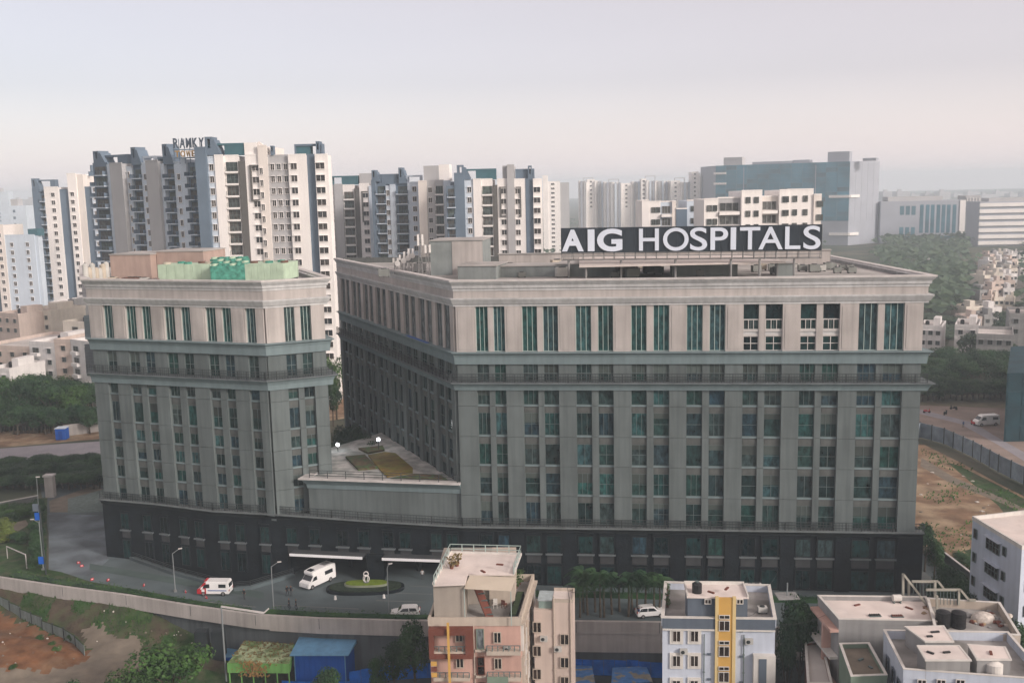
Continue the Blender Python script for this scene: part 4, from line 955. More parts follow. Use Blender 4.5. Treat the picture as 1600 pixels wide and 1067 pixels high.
# ---- houses on the left, beyond the park
M['gl_h'] = glass('house_glass', [(0.02, 0.02, 0.02), (0.05, 0.045, 0.04), (0.03, 0.04, 0.045)], rough=0.3)
M['h_white'] = mat('house_white', (0.66, 0.64, 0.63), var=0.10, scale=0.3, streak=0.10)
M['h_pink'] = mat('house_peach', (0.54, 0.45, 0.40), var=0.08, scale=0.3, streak=0.12)
M['h_cream'] = mat('house_cream', (0.62, 0.57, 0.50), var=0.08, scale=0.3, streak=0.12)
M['h_grey'] = mat('house_grey', (0.28, 0.28, 0.28), var=0.12, scale=0.3, streak=0.15)
M['h_roof'] = mat('house_roof_screed', (0.56, 0.52, 0.50), var=0.2, scale=0.3, col2=(0.42, 0.40, 0.38))
M['tank'] = mat('black_water_tank', (0.015, 0.015, 0.017), rough=0.5, var=0)
def house(label, x0, x1, Y0, Y1, yt, depth, m, cols, floors, z_g=0.0, fh=3.0, group=None, tank=True, ref=None, bal=(), cat='house', name='house', roofm='h_roof', stair=True):
    ref = ref or yt; a, b = at_y(x0, ref, Y0), at_y(x1, ref, Y1); f = Face((a.x, Y0), (b.x, Y1)); z1 = f.tz((x0+x1)/2, yt)[1]
    t = thing(name, label, cat, f.p(f.L/2, -depth/2, z_g), group)
    f.part('wall', M[m], t, 0, f.L, -depth, 0, z_g, z1-0.9); mb = MB()
    f.box(mb, 0, f.L, -0.2, 0.05, z1-0.9, z1); f.box(mb, 0, 0.25, -depth, -0.2, z1-0.9, z1); f.box(mb, f.L-0.25, f.L, -depth, -0.2, z1-0.9, z1); f.box(mb, 0, f.L, -depth-0.2, -depth, z1-0.9, z1); mb.build('parapet', M[m], t)
    f.part('roof', M[roofm], t, 0.25, f.L-0.25, -depth, -0.2, z1-0.898, z1-0.86)
    if stair: f.part('stair_room', M[m], t, f.L*0.55, f.L*0.85, -depth*0.8, -depth*0.35, z1-0.85, z1+1.7)
    if tank:
        c = f.p(f.L*0.25, -depth*0.5, z1-0.86); mb = MB(); mb.tube(c, c+Vector((0, 0, 1.2)), 0.6, n=10).tube(c+Vector((0, 0, 1.2)), c+Vector((0, 0, 1.45)), 0.6, 0.2, n=10); mb.build('water_tank', M['tank'], t)
    for fl in range(floors):
        z = z1-0.9-fh*(fl+1)+0.95
        if z < z_g+0.3: break
        for c in range(cols):
            cx = f.L*(c+0.5)/cols
            if c in bal:
                window(f, t, cx-1.1, cx+1.1, z-0.5, z+1.3, 2, 1, 'frame', 'gl_h', d=0.1, fw=0.06); f.part('balcony', M[m], t, cx-1.4, cx+1.4, 0, 1.0, z-0.9, z-0.05)
            else: window(f, t, cx-0.6, cx+0.6, z, z+1.25, 2, 1, 'frame', 'gl_h', d=0.1, fw=0.06); f.part('sunshade', M[m], t, cx-0.8, cx+0.8, 0, 0.5, z+1.32, z+1.42)
    return t, f
house('pale house with balconies at the left edge, above the park trees', 45, 86, 262, 258, 534, 16, 'h_white', 2, 4, bal=(0,))
house('peach flat-roofed house beside the left block, above the park trees', 84, 112, 258, 256, 530, 18, 'h_pink', 1, 4, tank=False, stair=False)
house('white house with dark balconies touching the left edge of the left block', 110, 142, 256, 250, 532, 16, 'h_white', 2, 5, bal=(0,))
house('cream house with a wide window and balcony behind the pale flat roofs', 98, 136, 290, 286, 502, 12, 'h_cream', 1, 3, bal=(0,), stair=False)
house('long peach building with many small windows under the slab block', 30, 76, 318, 312, 484, 14, 'h_cream', 5, 2, tank=False)
house('white house on the far left with dark framed windows', -6, 28, 312, 306, 489, 12, 'h_pink', 3, 2)
house('broad building with a bare pinkish roof at the left edge', -30, 48, 276, 270, 540, 26, 'h_pink', 4, 2, tank=False, stair=False)
house('grey-white house behind the peach roofs', 70, 102, 330, 326, 478, 14, 'h_grey', 2, 2)
house('pale house with a roof hut left of the left block', 76, 132, 350, 346, 472, 14, 'h_white', 3, 2)
house('small house low at the left edge behind the trees', -20, 14, 246, 244, 575, 12, 'h_white', 2, 2)
house('white narrow house at the foot of the tower gap, between the two hospital blocks', 508, 545, 300, 298, 565, 10, 'h_white', 2, 3, tank=False)
mb = MB()

# ---- white houses in the hazy colony on the right
rs = random.Random(21); cols_ = ['h_white', 'h_cream', 'h_pink', 'h_white', 'h_grey']
words = {'h_white': 'white', 'h_cream': 'cream', 'h_pink': 'peach', 'h_grey': 'grey'}
house('white house just right of the right block, above the dark trees', 1437, 1472, 300, 297, 508, 12, 'h_white', 3, 2)
house('white house with a stepped roof beside a tree, right of the right block', 1492, 1530, 292, 289, 507, 14, 'h_white', 2, 2)
house('house with a wide shed roof and pale balcony band, right side', 1526, 1584, 272, 268, 522, 16, 'h_grey', 4, 2, tank=False, stair=False)
house('house with a pale band cut by the right edge of the picture', 1578, 1640, 290, 286, 490, 16, 'h_grey', 3, 2)
row = 0
for gy, xa, xb, n in ((498, 1512, 1562, 2), (482, 1508, 1566, 2), (468, 1534, 1590, 3), (455, 1530, 1588, 3), (444, 1536, 1590, 3), (434, 1540, 1592, 4), (425, 1543, 1590, 4), (417, 1545, 1590, 4), (410, 1546, 1592, 5), (404, 1548, 1592, 5), (399, 1550, 1590, 4)):
    g = at_z((xa+xb)/2, gy+14, 0); Yr = g.y
    for i in range(n):
        x0 = xa+(xb-xa)*i/n+rs.uniform(-2, 2); x1 = x0+(xb-xa)/n*rs.uniform(0.8, 1.05); m = rs.choice(cols_)
        house('%s house in row %s of the hazy colony' % (words[m], ('one', 'two', 'three', 'four', 'five', 'six', 'seven', 'eight', 'nine', 'ten', 'eleven')[row]), x0, x1, Yr, Yr+rs.uniform(-2, 2), gy-rs.uniform(2, 8), 10, m, 2, 3, group='flat-roofed houses of the hazy colony', tank=rs.random() < 0.5)
    row += 1
for gy, x0, x1 in ((405, 1466, 1474), (402, 1440, 1458), (410, 1448, 1462), (398, 1592, 1612), (420, 1594, 1606)):
    Yr = at_z(x0, gy+12, 0).y; house('lone pale house among the far trees right of the right block', x0, x1, Yr, Yr, gy, 9, 'h_white', 2, 1, group='lone houses among the far trees')

# ================================================================= GROUND, ROADS, WALLS
from mathutils import geometry, noise as mnoise
def sheet(name, outer, m, z=0.0, holes=(), kind='structure', **props):
    polys = [[Vector((p[0], p[1], 0)) for p in outer]]+[[Vector((p[0], p[1], 0)) for p in h] for h in holes]
    tri = geometry.tessellate_polygon(polys); flat = [p for q in polys for p in q]
    me = bpy.data.meshes.new(name); me.from_pydata([(p.x, p.y, z) for p in flat], [], [tuple(t) for t in tri]); me.materials.append(m)
    bm = bmesh.new(); bm.from_mesh(me)
    for f in bm.faces:
        if f.normal.z < 0: f.normal_flip()
    bm.to_mesh(me); bm.free()
    o = obj(name, me); o['kind'] = kind
    for k, v in props.items(): o[k] = v
    return o
def pxs(pts, z=0.0): return [tuple(at_z(x, y, z)[:2]) for x, y in pts]
M['ground'] = mat('ground_scrub', (0.045, 0.06, 0.035), var=0.35, scale=0.05, col2=(0.09, 0.085, 0.06), cs=(0.45, 0.62))
M['plaza'] = mat('plaza_paving', (0.10, 0.13, 0.14), var=0.2, scale=0.25, col2=(0.075, 0.095, 0.10), bump=0.1)
M['asphalt'] = mat('asphalt', (0.045, 0.055, 0.058), var=0.2, scale=0.5)
M['pale_road'] = mat('pale_concrete_road', (0.26, 0.25, 0.275), var=0.12, scale=0.3)
M['earth'] = mat('brown_earth', (0.20, 0.125, 0.075), var=0.3, scale=0.35, col2=(0.27, 0.20, 0.13), bump=0.4, bscale=1.5)
M['orange'] = mat('orange_earth', (0.17, 0.078, 0.036), var=0.35, scale=0.7, col2=(0.14, 0.08, 0.045), bump=0.5, bscale=2)
M['dirt'] = mat('dirt_track', (0.17, 0.145, 0.115), var=0.2, scale=0.6, bump=0.2, bscale=3)
M['grassm'] = mat('grass', (0.028, 0.07, 0.016), var=0.4, scale=0.8, col2=(0.05, 0.06, 0.03), bump=0.5, bscale=6)
M['concrete'] = mat('beige_concrete', (0.40, 0.375, 0.36), var=0.12, scale=0.25, streak=0.2)
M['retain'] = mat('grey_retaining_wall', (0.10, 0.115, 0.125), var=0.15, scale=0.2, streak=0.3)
M['kerb'] = mat('kerb_concrete', (0.16, 0.17, 0.17), var=0.15)
W = [(-400, 262), (-140, 162), (-90, 141.2), (-72.9, 134.3), (-62.1, 130.3), (-52.1, 126.9), (-42.3, 123.0), (-33.1, 119.7), (-24.8, 118.2), (-14.2, 117.0), (7.1, 115.7), (17.2, 114.9), (60, 108), (140, 96), (700, 10)]
court = [(-57.5, 142.6), (-49.0, 136.2), (-38.6, 129.9), (-36.6, 130.2), (-31.6, 134.4), (-31.6, 137.5), (-45, 146), (-57.5, 147.5)]
sheet('ground', W+[(3500, 10), (3500, 4500), (-3500, 4500), (-3500, 1500)], M['ground'], -0.012, [court])
plz = [(-90.5, 184), (-67.2, 136.0)]+[(x, y+0.9) for x, y in W[4:12]]+[(56, 109.2), (57, 124), (53, 160), (-60, 176)]
plz = [(-90.5, 184), (-66.0, 136.5), (-62.1, 133.5)]+[(x, y+1.6) for x, y in W[5:12]]+[(58, 109.8), (59, 150), (0, 158), (-60, 178)]
sheet('plaza', plz, M['plaza'], 0.0, [court])
mb = MB(); mb.prism(court, -3.6, -3.2); o = mb.build('sunken_court_floor', M['stone2']); o['kind'] = 'structure'
# sides of the sunken court and its coping
cw = [(-57.5, 142.6), (-49.0, 136.2), (-38.6, 129.9), (-36.6, 130.2), (-31.6, 134.4)]
t = thing('court_wall', 'grey coping wall round the sunken court at the foot of the left block', 'wall', (-45, 133, 0))
mb = MB(); mb.sweep(cw, [(-0.02, -3.6), (0.3, -3.6), (0.3, 0.0), (-0.02, 0.0)]); mb.build('wall', M['stone2'], t)
mb = MB(); mb.sweep(cw, [(-0.25, 0.0), (0.35, 0.0), (0.35, 0.45), (-0.25, 0.45)]); mb.build('coping', M['plaza'], t)
railing(cw, 0.45, 0.7, t, step=2.2)
sheet('side_road', pxs([(-60, 705), (-60, 733), (0, 725), (100, 715), (150, 712), (175, 711), (175, 688), (100, 693)]), M['pale_road'], 0.004)
sheet('drive', pxs([(77, 782), (78, 800), (110, 800), (113, 780), (150, 775), (166, 768), (150, 757)]), M['dirt'], 0.004)
sheet('net_covered_ground', pxs([(106, 779), (106, 801), (163, 799), (163, 764)]), mat('pale_green_net', (0.13, 0.17, 0.16), var=0.25, scale=1.5), 0.008)
sheet('pale_drive', pxs([(76, 802), (76, 893), (140, 900), (170, 874), (166, 805)]), mat('blue_grey_paving', (0.165, 0.20, 0.225), var=0.25, scale=0.4, col2=(0.085, 0.10, 0.115)), 0.004)
sheet('green_carpet_path', pxs([(140, 880), (140, 890), (412, 935), (412, 925)]), mat('green_grey_strip', (0.07, 0.10, 0.095), var=0.15, scale=0.4), 0.012)
sheet('earth_bank', pxs([(-60, 675), (-60, 705), (0, 699), (150, 686), (175, 684), (175, 656), (60, 672)]), M['earth'], 0.004)
sheet('park_lawn', pxs([(-60, 785), (-60, 905), (0, 900), (72, 896), (74, 775), (30, 790)]), M['grassm'], 0.004)
sheet('park_path', pxs([(-20, 832), (0, 822), (40, 812), (45, 820), (20, 834), (0, 842), (-20, 845)]), M['dirt'], 0.008)
# right side: vacant earth lot, road beyond the fence, verges
sheet('vacant_lot', pxs([(1400, 690), (1445, 695), (1500, 722), (1560, 755), (1640, 795), (1640, 905), (1560, 905), (1500, 880), (1455, 852), (1400, 860)]), M['earth'], 0.004)
sheet('lot_scrub', pxs([(1505, 860), (1560, 905), (1640, 905), (1640, 800), (1560, 758), (1500, 728), (1480, 722), (1560, 790), (1590, 830), (1560, 850)]), M['grassm'], 0.008)
sheet('lot_track', pxs([(1440, 715), (1490, 745), (1560, 775), (1640, 812), (1640, 818), (1560, 784), (1480, 752), (1438, 728)]), M['dirt'], 0.012)
sheet('market_ground', pxs([(1400, 632), (1640, 640), (1640, 745), (1560, 722), (1500, 690), (1445, 668), (1400, 660)]), mat('market_dust', (0.24, 0.19, 0.165), var=0.2, scale=0.2), 0.004)
sheet('far_verge', pxs([(1400, 612), (1640, 622), (1640, 640), (1400, 632)]), mat('dry_verge', (0.14, 0.125, 0.085), var=0.3, scale=0.3), 0.008)
sheet('side_lane', pxs([(1425, 868), (1438, 866), (1440, 890), (1490, 930), (1425, 940)]), mat('side_lane_concrete', (0.13, 0.14, 0.14), var=0.15), 0.006)
sheet('market_lane', pxs([(1420, 642), (1500, 662), (1560, 695), (1640, 745), (1640, 728), (1570, 690), (1520, 660), (1440, 640)]), M['pale_road'], 0.009)
sheet('tower_yard', pxs([(500, 600), (560, 596), (560, 650), (500, 660)]), M['earth'], 0.004)
sheet('colony_ground', pxs([(1480, 540), (1640, 545), (1640, 392), (1545, 392)]), mat('colony_ground', (0.16, 0.15, 0.13), var=0.25, scale=0.05), 0.004)
sheet('left_colony_ground', pxs([(-90, 600), (150, 590), (150, 470), (-90, 470)]), mat('left_colony_ground', (0.15, 0.13, 0.11), var=0.25, scale=0.05), 0.004)

for q_ in (((588, 938), (664, 940)), ((612, 926), (676, 928)), ((640, 915), (680, 917)), ((430, 945), (560, 951)), ((300, 938), (400, 948))):
    a_, b_ = [at_z(x, y, 0) for x, y in q_]; sheet('road_marking', [(a_.x, a_.y-.09), (b_.x, b_.y-.09), (b_.x, b_.y+.09), (a_.x, a_.y+.09)], M['kerb'], 0.02)
# elevated road edge: parapet band, grey wall below it
PWL = thing('road_parapet', 'long beige concrete parapet band along the edge of the raised forecourt', 'parapet wall', (-20, 118, 0))
def band(pts, zb, zt=1.0, th=0.35, name='parapet_band', m='concrete'):
    mb = MB(); mb.sweep(pts, [(-0.1, zb), (th, zb), (th, zt), (-0.1, zt)]); mb.build(name, M[m], PWL)
sp = (-31.3, 119.38); sq = (-9.0, 116.68)
band([(-140, 162)]+W[2:8]+[sp], -0.85); band([sp]+[W[8], W[9]]+[sq], -1.0, th=0.36); band([sq]+W[10:13], -0.55, th=0.35); band([sq]+W[10:13], -3.0, -0.552, th=0.25, name='lower_band')
for i in range(3, 12):
    a, b = Vector(W[i]), Vector(W[i+1]); n = max(1, int((b-a).length/9)); g = Face(a, b)
    for k in range(n): t_ = g.L*k/n; g.part('joint', M['retain'], PWL, t_-0.03, t_+0.03, 0.355, 0.37, -0.4, 0.98)
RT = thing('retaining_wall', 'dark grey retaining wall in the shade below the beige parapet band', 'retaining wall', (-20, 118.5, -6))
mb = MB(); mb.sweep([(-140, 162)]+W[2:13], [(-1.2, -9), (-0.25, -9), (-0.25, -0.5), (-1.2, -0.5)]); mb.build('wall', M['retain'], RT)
for px in (316, 342): p = at_y(px, 990, 119.9); mb = MB(); mb.box(p.x-0.75, p.x+0.75, p.y-0.9, p.y+0.4, -9, -1.02); mb.build('pier', M['stone2'], RT)

# lower ground in front of the wall, with mound, dirt track and grass slope
def wall_y(x):
    for (x0, y0), (x1, y1) in zip(W[:-1], W[1:]):
        if x0 <= x <= x1: return y0+(y1-y0)*(x-x0)/(x1-x0)
    return 100
def ter(x, y):
    dy = wall_y(x)-y
    b = -3.4 if x < -52 else (-3.4-(x+52)/22*2.6 if x < -30 else -6.0)
    rise = max(0, 1-max(0, dy)/8.0); up = 1.0 if x < -50 else max(0, 1-(x+50)/14)
    b += rise*rise*3.0*up
    r = math.hypot((x+68)/13.0, (y-118.5)/7.5)
    if r < 1: b += 1.6*(1-r*r)**0.7*min(1, max(0, (dy-7.0)/3))
    b += (mnoise.noise(Vector((x*0.35, y*0.35, 0)))*0.25+mnoise.noise(Vector((x*1.3, y*1.3, 5)))*0.08)
    return b
def inside(p, poly):
    x, y = p; c = False; n = len(poly)
    for i in range(n):
        x0, y0 = poly[i]; x1, y1 = poly[(i+1) % n]
        if (y0 > y) != (y1 > y) and x < (x1-x0)*(y-y0)/(y1-y0)+x0: c = not c
    return c
road_poly = pxs([(-40, 1070), (-40, 1048), (60, 1044), (110, 1030), (140, 1018), (135, 1000), (128, 990), (150, 988), (185, 1000), (215, 1000), (230, 1030), (200, 1070), (120, 1110), (-40, 1110)], -3.4)
mound_poly = pxs([(-60, 945), (0, 962), (60, 980), (118, 1002), (142, 1018), (118, 1036), (60, 1046), (-60, 1050)], -3.0)
step = 0.55; nx, ny = int(75/step), int(48/step); vs = []; fs = []; ms = []
for j in range(ny+1):
    for i in range(nx+1): x = -95+i*step; y = 95+j*step; vs.append((x, y, ter(x, y)))
for j in range(ny):
    for i in range(nx):
        k = j*(nx+1)+i; x = -95+(i+.5)*step; y = 95+(j+.5)*step
        if y > wall_y(x)+1.5: continue
        jx = x+mnoise.noise(Vector((x, y, 1)))*0.9; jy = y+mnoise.noise(Vector((x, y, 9)))*0.9
        m = 2 if inside((jx, jy), mound_poly) else (1 if inside((jx, jy), road_poly) else (0 if mnoise.noise(Vector((x*0.22, y*0.22, 3))) > -0.05 else 3))
        fs.append((k, k+1, k+nx+2, k+nx+1)); ms.append(m)
me = bpy.data.meshes.new('lower_ground'); me.from_pydata(vs, [], fs)
M['slope'] = mat('slope_soil', (0.075, 0.058, 0.04), var=0.35, scale=0.8, col2=(0.05, 0.065, 0.028), bump=0.5, bscale=3)
for m in ('grassm', 'dirt', 'orange', 'slope'): me.materials.append(M[m])
me.polygons.foreach_set('material_index', ms); me.polygons.foreach_set('use_smooth', [True]*len(fs)); me.update(); o = obj('lower_ground', me); o['kind'] = 'structure'
sheet('lower_street', [(-54, -1500), (1600, -1500), (1600, 30), (300, 30), (300, 88), (140, 97.5), (60, 109.5), (17.5, 116.0), (-13.5, 118.5), (-30, 121), (-54, 100)], M['asphalt'], -6.25)
sheet('lower_outskirts', [(-1600, -1500), (-54.2, -1500), (-54.2, 100), (-96, 100), (-96, 144), (-140, 160.5), (-400, 262.5), (-1600, 800)], M['grassm'], -6.25)
# panel fence along the mound
FN = thing('site_fence', 'pale panel fence with green top rail along the upper edge of the orange earth mound', 'fence', (-66, 126, -3))
fp_ = pxs([(-30, 934), (0, 946), (50, 967), (100, 985), (118, 997), (132, 1010)], -2.2)
mfp = mat('fence_panel_pale', (0.20, 0.24, 0.23), var=0.2, streak=0.3)
for a, b in zip(fp_[:-1], fp_[1:]):
    g = Face(a, b); n = max(1, int(g.L/2.2))
    for k in range(n):
        t0, t1 = g.L*k/n, g.L*(k+1)/n; zc = ter(*g.p((t0+t1)/2)[:2])
        g.part('panel', mfp, FN, t0+0.05, t1-0.05, 0, 0.06, zc-0.3, zc+1.35); g.part('post', M['rail'], FN, t0-0.05, t0+0.05, 0, 0.14, zc-0.3, zc+1.6)
        g.part('top_rail', M['grassm'], FN, t0+0.051, t1-0.051, 0.0, 0.1, zc+1.351, zc+1.45)

# blue sheet fence along the vacant lot on the right
FB = thing('sheet_metal_fence', 'long blue grey sheet metal fence between the vacant earth lot and the dusty lane', 'fence', (95, 195, 0))
fpts = pxs([(1432, 690), (1437, 684), (1475, 694), (1520, 715), (1560, 738), (1600, 758), (1650, 782)])
mfb = mat('blue_sheet_metal', (0.21, 0.26, 0.31), var=0.25, scale=0.6, rnd=0.2)
for a, b in zip(fpts[:-1], fpts[1:]):
    g = Face(a, b); n = max(1, int(g.L/2.9))
    for k in range(n):
        t0, t1 = g.L*k/n, g.L*(k+1)/n; g.part('panel', mfb, FB, t0+0.06, t1-0.06, 0, 0.06, 0.15, 3.3); g.part('post', M['rail'], FB, t0-0.06, t0+0.06, -0.05, 0.16, 0, 3.5)
BW = thing('boundary_wall', 'low pale boundary wall slanting down beside the right block', 'wall', (60, 132, 0))
g = Face(at_z(1450, 862, 0)[:2], at_z(1530, 925, 0)[:2]); g.part('wall', M['kerb'], BW, 0, g.L, -0.2, 0, 0, 1.6); g.part('coping', M['lip'], BW, 0, g.L, -0.25, 0.05, 1.601, 1.75)
PWp = thing('park_wall', 'pale low wall behind the park lawn at the left', 'wall', (-95, 178, 0)); g = Face(at_z(-30, 800, 0)[:2], at_z(60, 783, 0)[:2]); g.part('wall', M['kerb'], PWp, 0, g.L, -0.2, 0, 0, 1.0); g.part('coping', M['lip'], PWp, 0, g.L, -0.25, 0.05, 1.001, 1.12)
RWl = thing('roadside_wall', 'beige wall beyond the road, left of the left block', 'wall', (-100, 230, 0)); g = Face(at_z(100, 682, 0)[:2], at_z(170, 672, 0)[:2]); g.part('wall', M['concrete'], RWl, 0, g.L, -0.2, 0, 0, 2.6)
KB = thing('water_container', 'bright blue container standing against the wall beyond the road', 'container', at_z(98, 686, 0)); p = KB.location
mb = MB(); mb.box(p.x-1.1, p.x+1.1, p.y-1, p.y+1, 0.1, 2.6); mb.build('body', mat('bright_blue', (0.01, 0.09, 0.42), var=0.1), KB); mb = MB(); mb.box(p.x-1.2, p.x+1.2, p.y-1.1, p.y+1.1, 2.601, 2.75); mb.build('roof', M['tw_blue'], KB)
mb = MB(); mb.box(p.x-0.4, p.x+0.4, p.y-1.05, p.y-0.99, 0.2, 2.1); mb.build('door', mat('container_door', (0.01, 0.06, 0.3), var=0), KB)
GP = thing('gate_pillar', 'tall beige pillar at the top of the side drive by the park', 'pillar', at_z(80, 776, 0)); p = GP.location; h = height_at(742, p.x, p.y)
mb = MB(); mb.box(p.x-0.75, p.x+0.75, p.y-0.6, p.y+0.6, 0, h-0.3); mb.build('shaft', M['concrete'], GP); mb = MB(); mb.box(p.x-0.9, p.x+0.9, p.y-0.75, p.y+0.75, h-0.299, h); mb.build('cap', M['lip'], GP)
# roundabout island at the entrance
IS = thing('entrance_island', 'oval island with dark kerb, bright lawn and white sculpture in front of the entrance', 'traffic island', (-20.6, 128.6, 0))
def ell(cx, cy, a, b, n=36, p=2.6): return [(cx+a*math.copysign(abs(math.cos(2*PI*k/n))**(2/p), math.cos(2*PI*k/n)), cy+b*math.copysign(abs(math.sin(2*PI*k/n))**(2/p), math.sin(2*PI*k/n))) for k in range(n)]
c0 = at_z(571, 920, 0); IS.location = c0
mb = MB(); mb.prism(ell(c0.x, c0.y, 5.3, 2.2), 0, 0.35, 0); mb.build('kerb', M['stone'], IS); mb = MB(); mb.prism(ell(c0.x, c0.y, 4.9, 1.9), 0.34, 0.5, 0); mb.build('hedge_bed', mat('dark_hedge_bed', (0.02, 0.035, 0.02), var=0.5, scale=2.5, bump=0.6, bscale=8), IS)
mb = MB(); mb.prism(ell(c0.x+0.1, c0.y+0.35, 3.0, 1.05), 0.4, 0.75); mb.build('inner_kerb', mat('pale_kerb', (0.22, 0.24, 0.18)), IS); mb = MB(); mb.prism(ell(c0.x+0.1, c0.y+0.35, 2.8, 0.92), 0.74, 0.85); mb.build('lawn', mat('bright_lawn', (0.13, 0.19, 0.015), var=0.2, scale=2), IS)
SC = thing('sculpture', 'small white looped sculpture standing on the lawn of the entrance island', 'sculpture', (c0.x+0.1, c0.y+0.4, 0.85))
mb = MB()
for r_, zc, ax in ((0.42, 0.5, 0), (0.42, 0.5, 1), (0.34, 1.15, 2)):
    q = [(math.cos(2*PI*k/14)*r_, math.sin(2*PI*k/14)*r_) for k in range(15)]
    for a, b in zip(q[:-1], q[1:]):
        if ax == 0: mb.tube((a[0], 0, zc+a[1]*1.2), (b[0], 0, zc+b[1]*1.2), 0.06, n=6)
        elif ax == 1: mb.tube((a[0]*0.4, a[0]*0.9, zc+a[1]*1.2), (b[0]*0.4, b[0]*0.9, zc+b[1]*1.2), 0.06, n=6)
        else: mb.tube((a[0]*0.9, 0.1*a[0], zc+a[1]), (b[0]*0.9, 0.1*b[0], zc+b[1]), 0.07, n=6)
mb.build('loops', M['white'], SC, local=True); mb = MB(); mb.tube((0, 0, -0.02), (0, 0, 0.08), 0.4, n=14); mb.build('base', M['kerb'], SC, local=True)

# ================================================================= FOREGROUND HOUSES
M['ap_pink'] = mat('apartment_pink', (0.50, 0.32, 0.27), var=0.08, streak=0.12)
M['ap_beige'] = mat('apartment_beige', (0.46, 0.40, 0.34), var=0.08, streak=0.14)
M['ap_stair'] = mat('stair_room_beige', (0.32, 0.285, 0.25), var=0.08, streak=0.1)
M['ap_red'] = mat('apartment_red_brown', (0.15, 0.05, 0.035), var=0.1)
M['ap_yellow'] = mat('apartment_yellow', (0.55, 0.33, 0.09), var=0.06)
M['ap_green'] = mat('apartment_green_panel', (0.17, 0.23, 0.18), var=0.1)
M['gl_ap'] = glass('apartment_glass', [(0.012, 0.012, 0.013), (0.03, 0.02, 0.016), (0.02, 0.02, 0.02)], rough=0.25)
M['blu'] = mat('pale_blue_wall', (0.50, 0.55, 0.64), var=0.06, streak=0.12)
M['blu_dk'] = mat('slate_blue_wall', (0.10, 0.125, 0.16), var=0.08, streak=0.1)
M['roofpk'] = mat('pinkish_screed', (0.72, 0.64, 0.60), var=0.15, scale=0.5, col2=(0.62, 0.56, 0.53), bump=0.1)
M['roofgr'] = mat('grey_screed', (0.33, 0.32, 0.31), var=0.25, scale=0.7, col2=(0.17, 0.165, 0.155))
M['wtrim'] = mat('white_trim', (0.60, 0.58, 0.55), var=0.08, streak=0.1)

# pink apartment house
Yp = 99.0
a, b = at_y(671, 985, Yp), at_y(813, 985, Yp-0.4); f = Face((a.x, Yp), (b.x, Yp-0.4))
zt = f.tz(742, 964)[1]
PK = thing('apartment_house', 'pink and beige apartment house with a red brown frame, yellow pole and rooftop awning', 'apartment house', (f.p(f.L/2, -6, -6)))
Dp = 11.5
sr = f.p(f.L, 0, 0); br = at_z(833, 897, zt); bl = f.p(0.4, -Dp, 0)
fs = Face((sr.x, sr.y), (br.x, br.y))
foot = [f.p(0, 0)[:2], f.p(f.L, 0)[:2], (br.x, br.y), (bl.x, bl.y)]
mb = MB(); mb.prism(foot, -6.25, zt-0.8); mb.build('wall', M['ap_pink'], PK)
mb = MB(); mb.sweep(foot, [(-0.15, zt-0.9), (0.12, zt-0.9), (0.12, zt), (-0.15, zt)], closed=True); mb.build('parapet', M['ap_beige'], PK)
mb = MB(); mb.prism(foot, zt-0.8, zt-0.75); mb.build('terrace_floor', M['roofgr'], PK)
fh = 2.9; t_red = f.tz(737, 1000)[0]; t_gap = f.tz(740, 1000)[0]
tw = [f.tz(x, 985)[0] for x in (676, 684, 696, 703, 716, 722, 733, 739, 743, 757, 762, 771, 782, 795, 810)]
pole = f.tz(702, 985)[0]
for fl in range(6):
    z = zt-0.9-fh*(fl+1)
    # left part: red frame on the top storey, plain below; windows pair, balcony band
    ta = f.tz(712, 985)[0]; tb = f.tz(721, 985)[0]
    window(f, PK, ta-0.05, tb+0.15, z+1.15, z+2.35, 2, 1, 'ap_beige', 'gl_ap', d=0.12, fw=0.08)
    ta = f.tz(771, 985)[0]; tb = f.tz(783, 985)[0]
    window(f, PK, ta, tb, z+1.0, z+2.25, 2, 1, 'ap_beige', 'gl_ap', d=0.12, fw=0.08)
    f.part('balcony', M['ap_beige'], PK, 0.35, t_red-0.25, 0.0, 0.75, z-0.05, z+0.35)
    f.part('balcony', M['ap_beige'], PK, f.tz(760, 985)[0], f.L, 0.0, 0.8, z-0.05, z+0.40)
    railing([f.p(0.4, 0.7), f.p(t_red-0.3, 0.7)], z+0.35, 0.55, PK, step=0.55, m='frame', name='balcony_railing', rails=1)
    railing([f.p(f.tz(760, 985)[0]+0.05, 0.75), f.p(f.L-0.05, 0.75)], z+0.40, 0.6, PK, step=0.5, m='frame', name='balcony_railing', rails=1)
    ta = f.tz(744, 985)[0]; tb = f.tz(756, 985)[0]
    if fl == 0: window(f, PK, ta, tb, z+0.35, z+2.6, 1, 1, 'ap_green', 'gl_side', d=0.12)
    else: window(f, PK, ta, tb, z+0.35, z+2.4, 1, 2, 'ap_red', 'gl_ap', d=0.12)
    f.part('door_sill', M['ap_beige'], PK, ta-0.15, tb+0.15, 0, 0.35, z+0.1, z+0.33)
    if fl == 1: f.part('green_panel', M['ap_green'], PK, f.tz(760, 985)[0], f.tz(793, 985)[0], 0.801, 0.86, z-0.35, z+0.5)
    if fl >= 1:
        for k in range(3): f.part('yellow_block', M['ap_yellow'] if k % 2 == 0 else M['ap_red'], PK, 0.15, 0.75, 0.76, 0.9, z+0.5+k*0.62, z+0.95+k*0.62)
z1 = zt-0.92; z0 = z1-fh-0.35
for nm, A_ in (('l', (0.0, 0.5, z0, z1)), ('r', (t_red-0.6, t_red+0.2, z0, z1)), ('t', (0.501, t_red-0.601, z1-0.65, z1)), ('b', (0.501, t_red-0.601, z0, z0+0.5))):
    f.part('red_frame', M['ap_red'], PK, A_[0], A_[1], 0.0, 0.95, A_[2], A_[3])
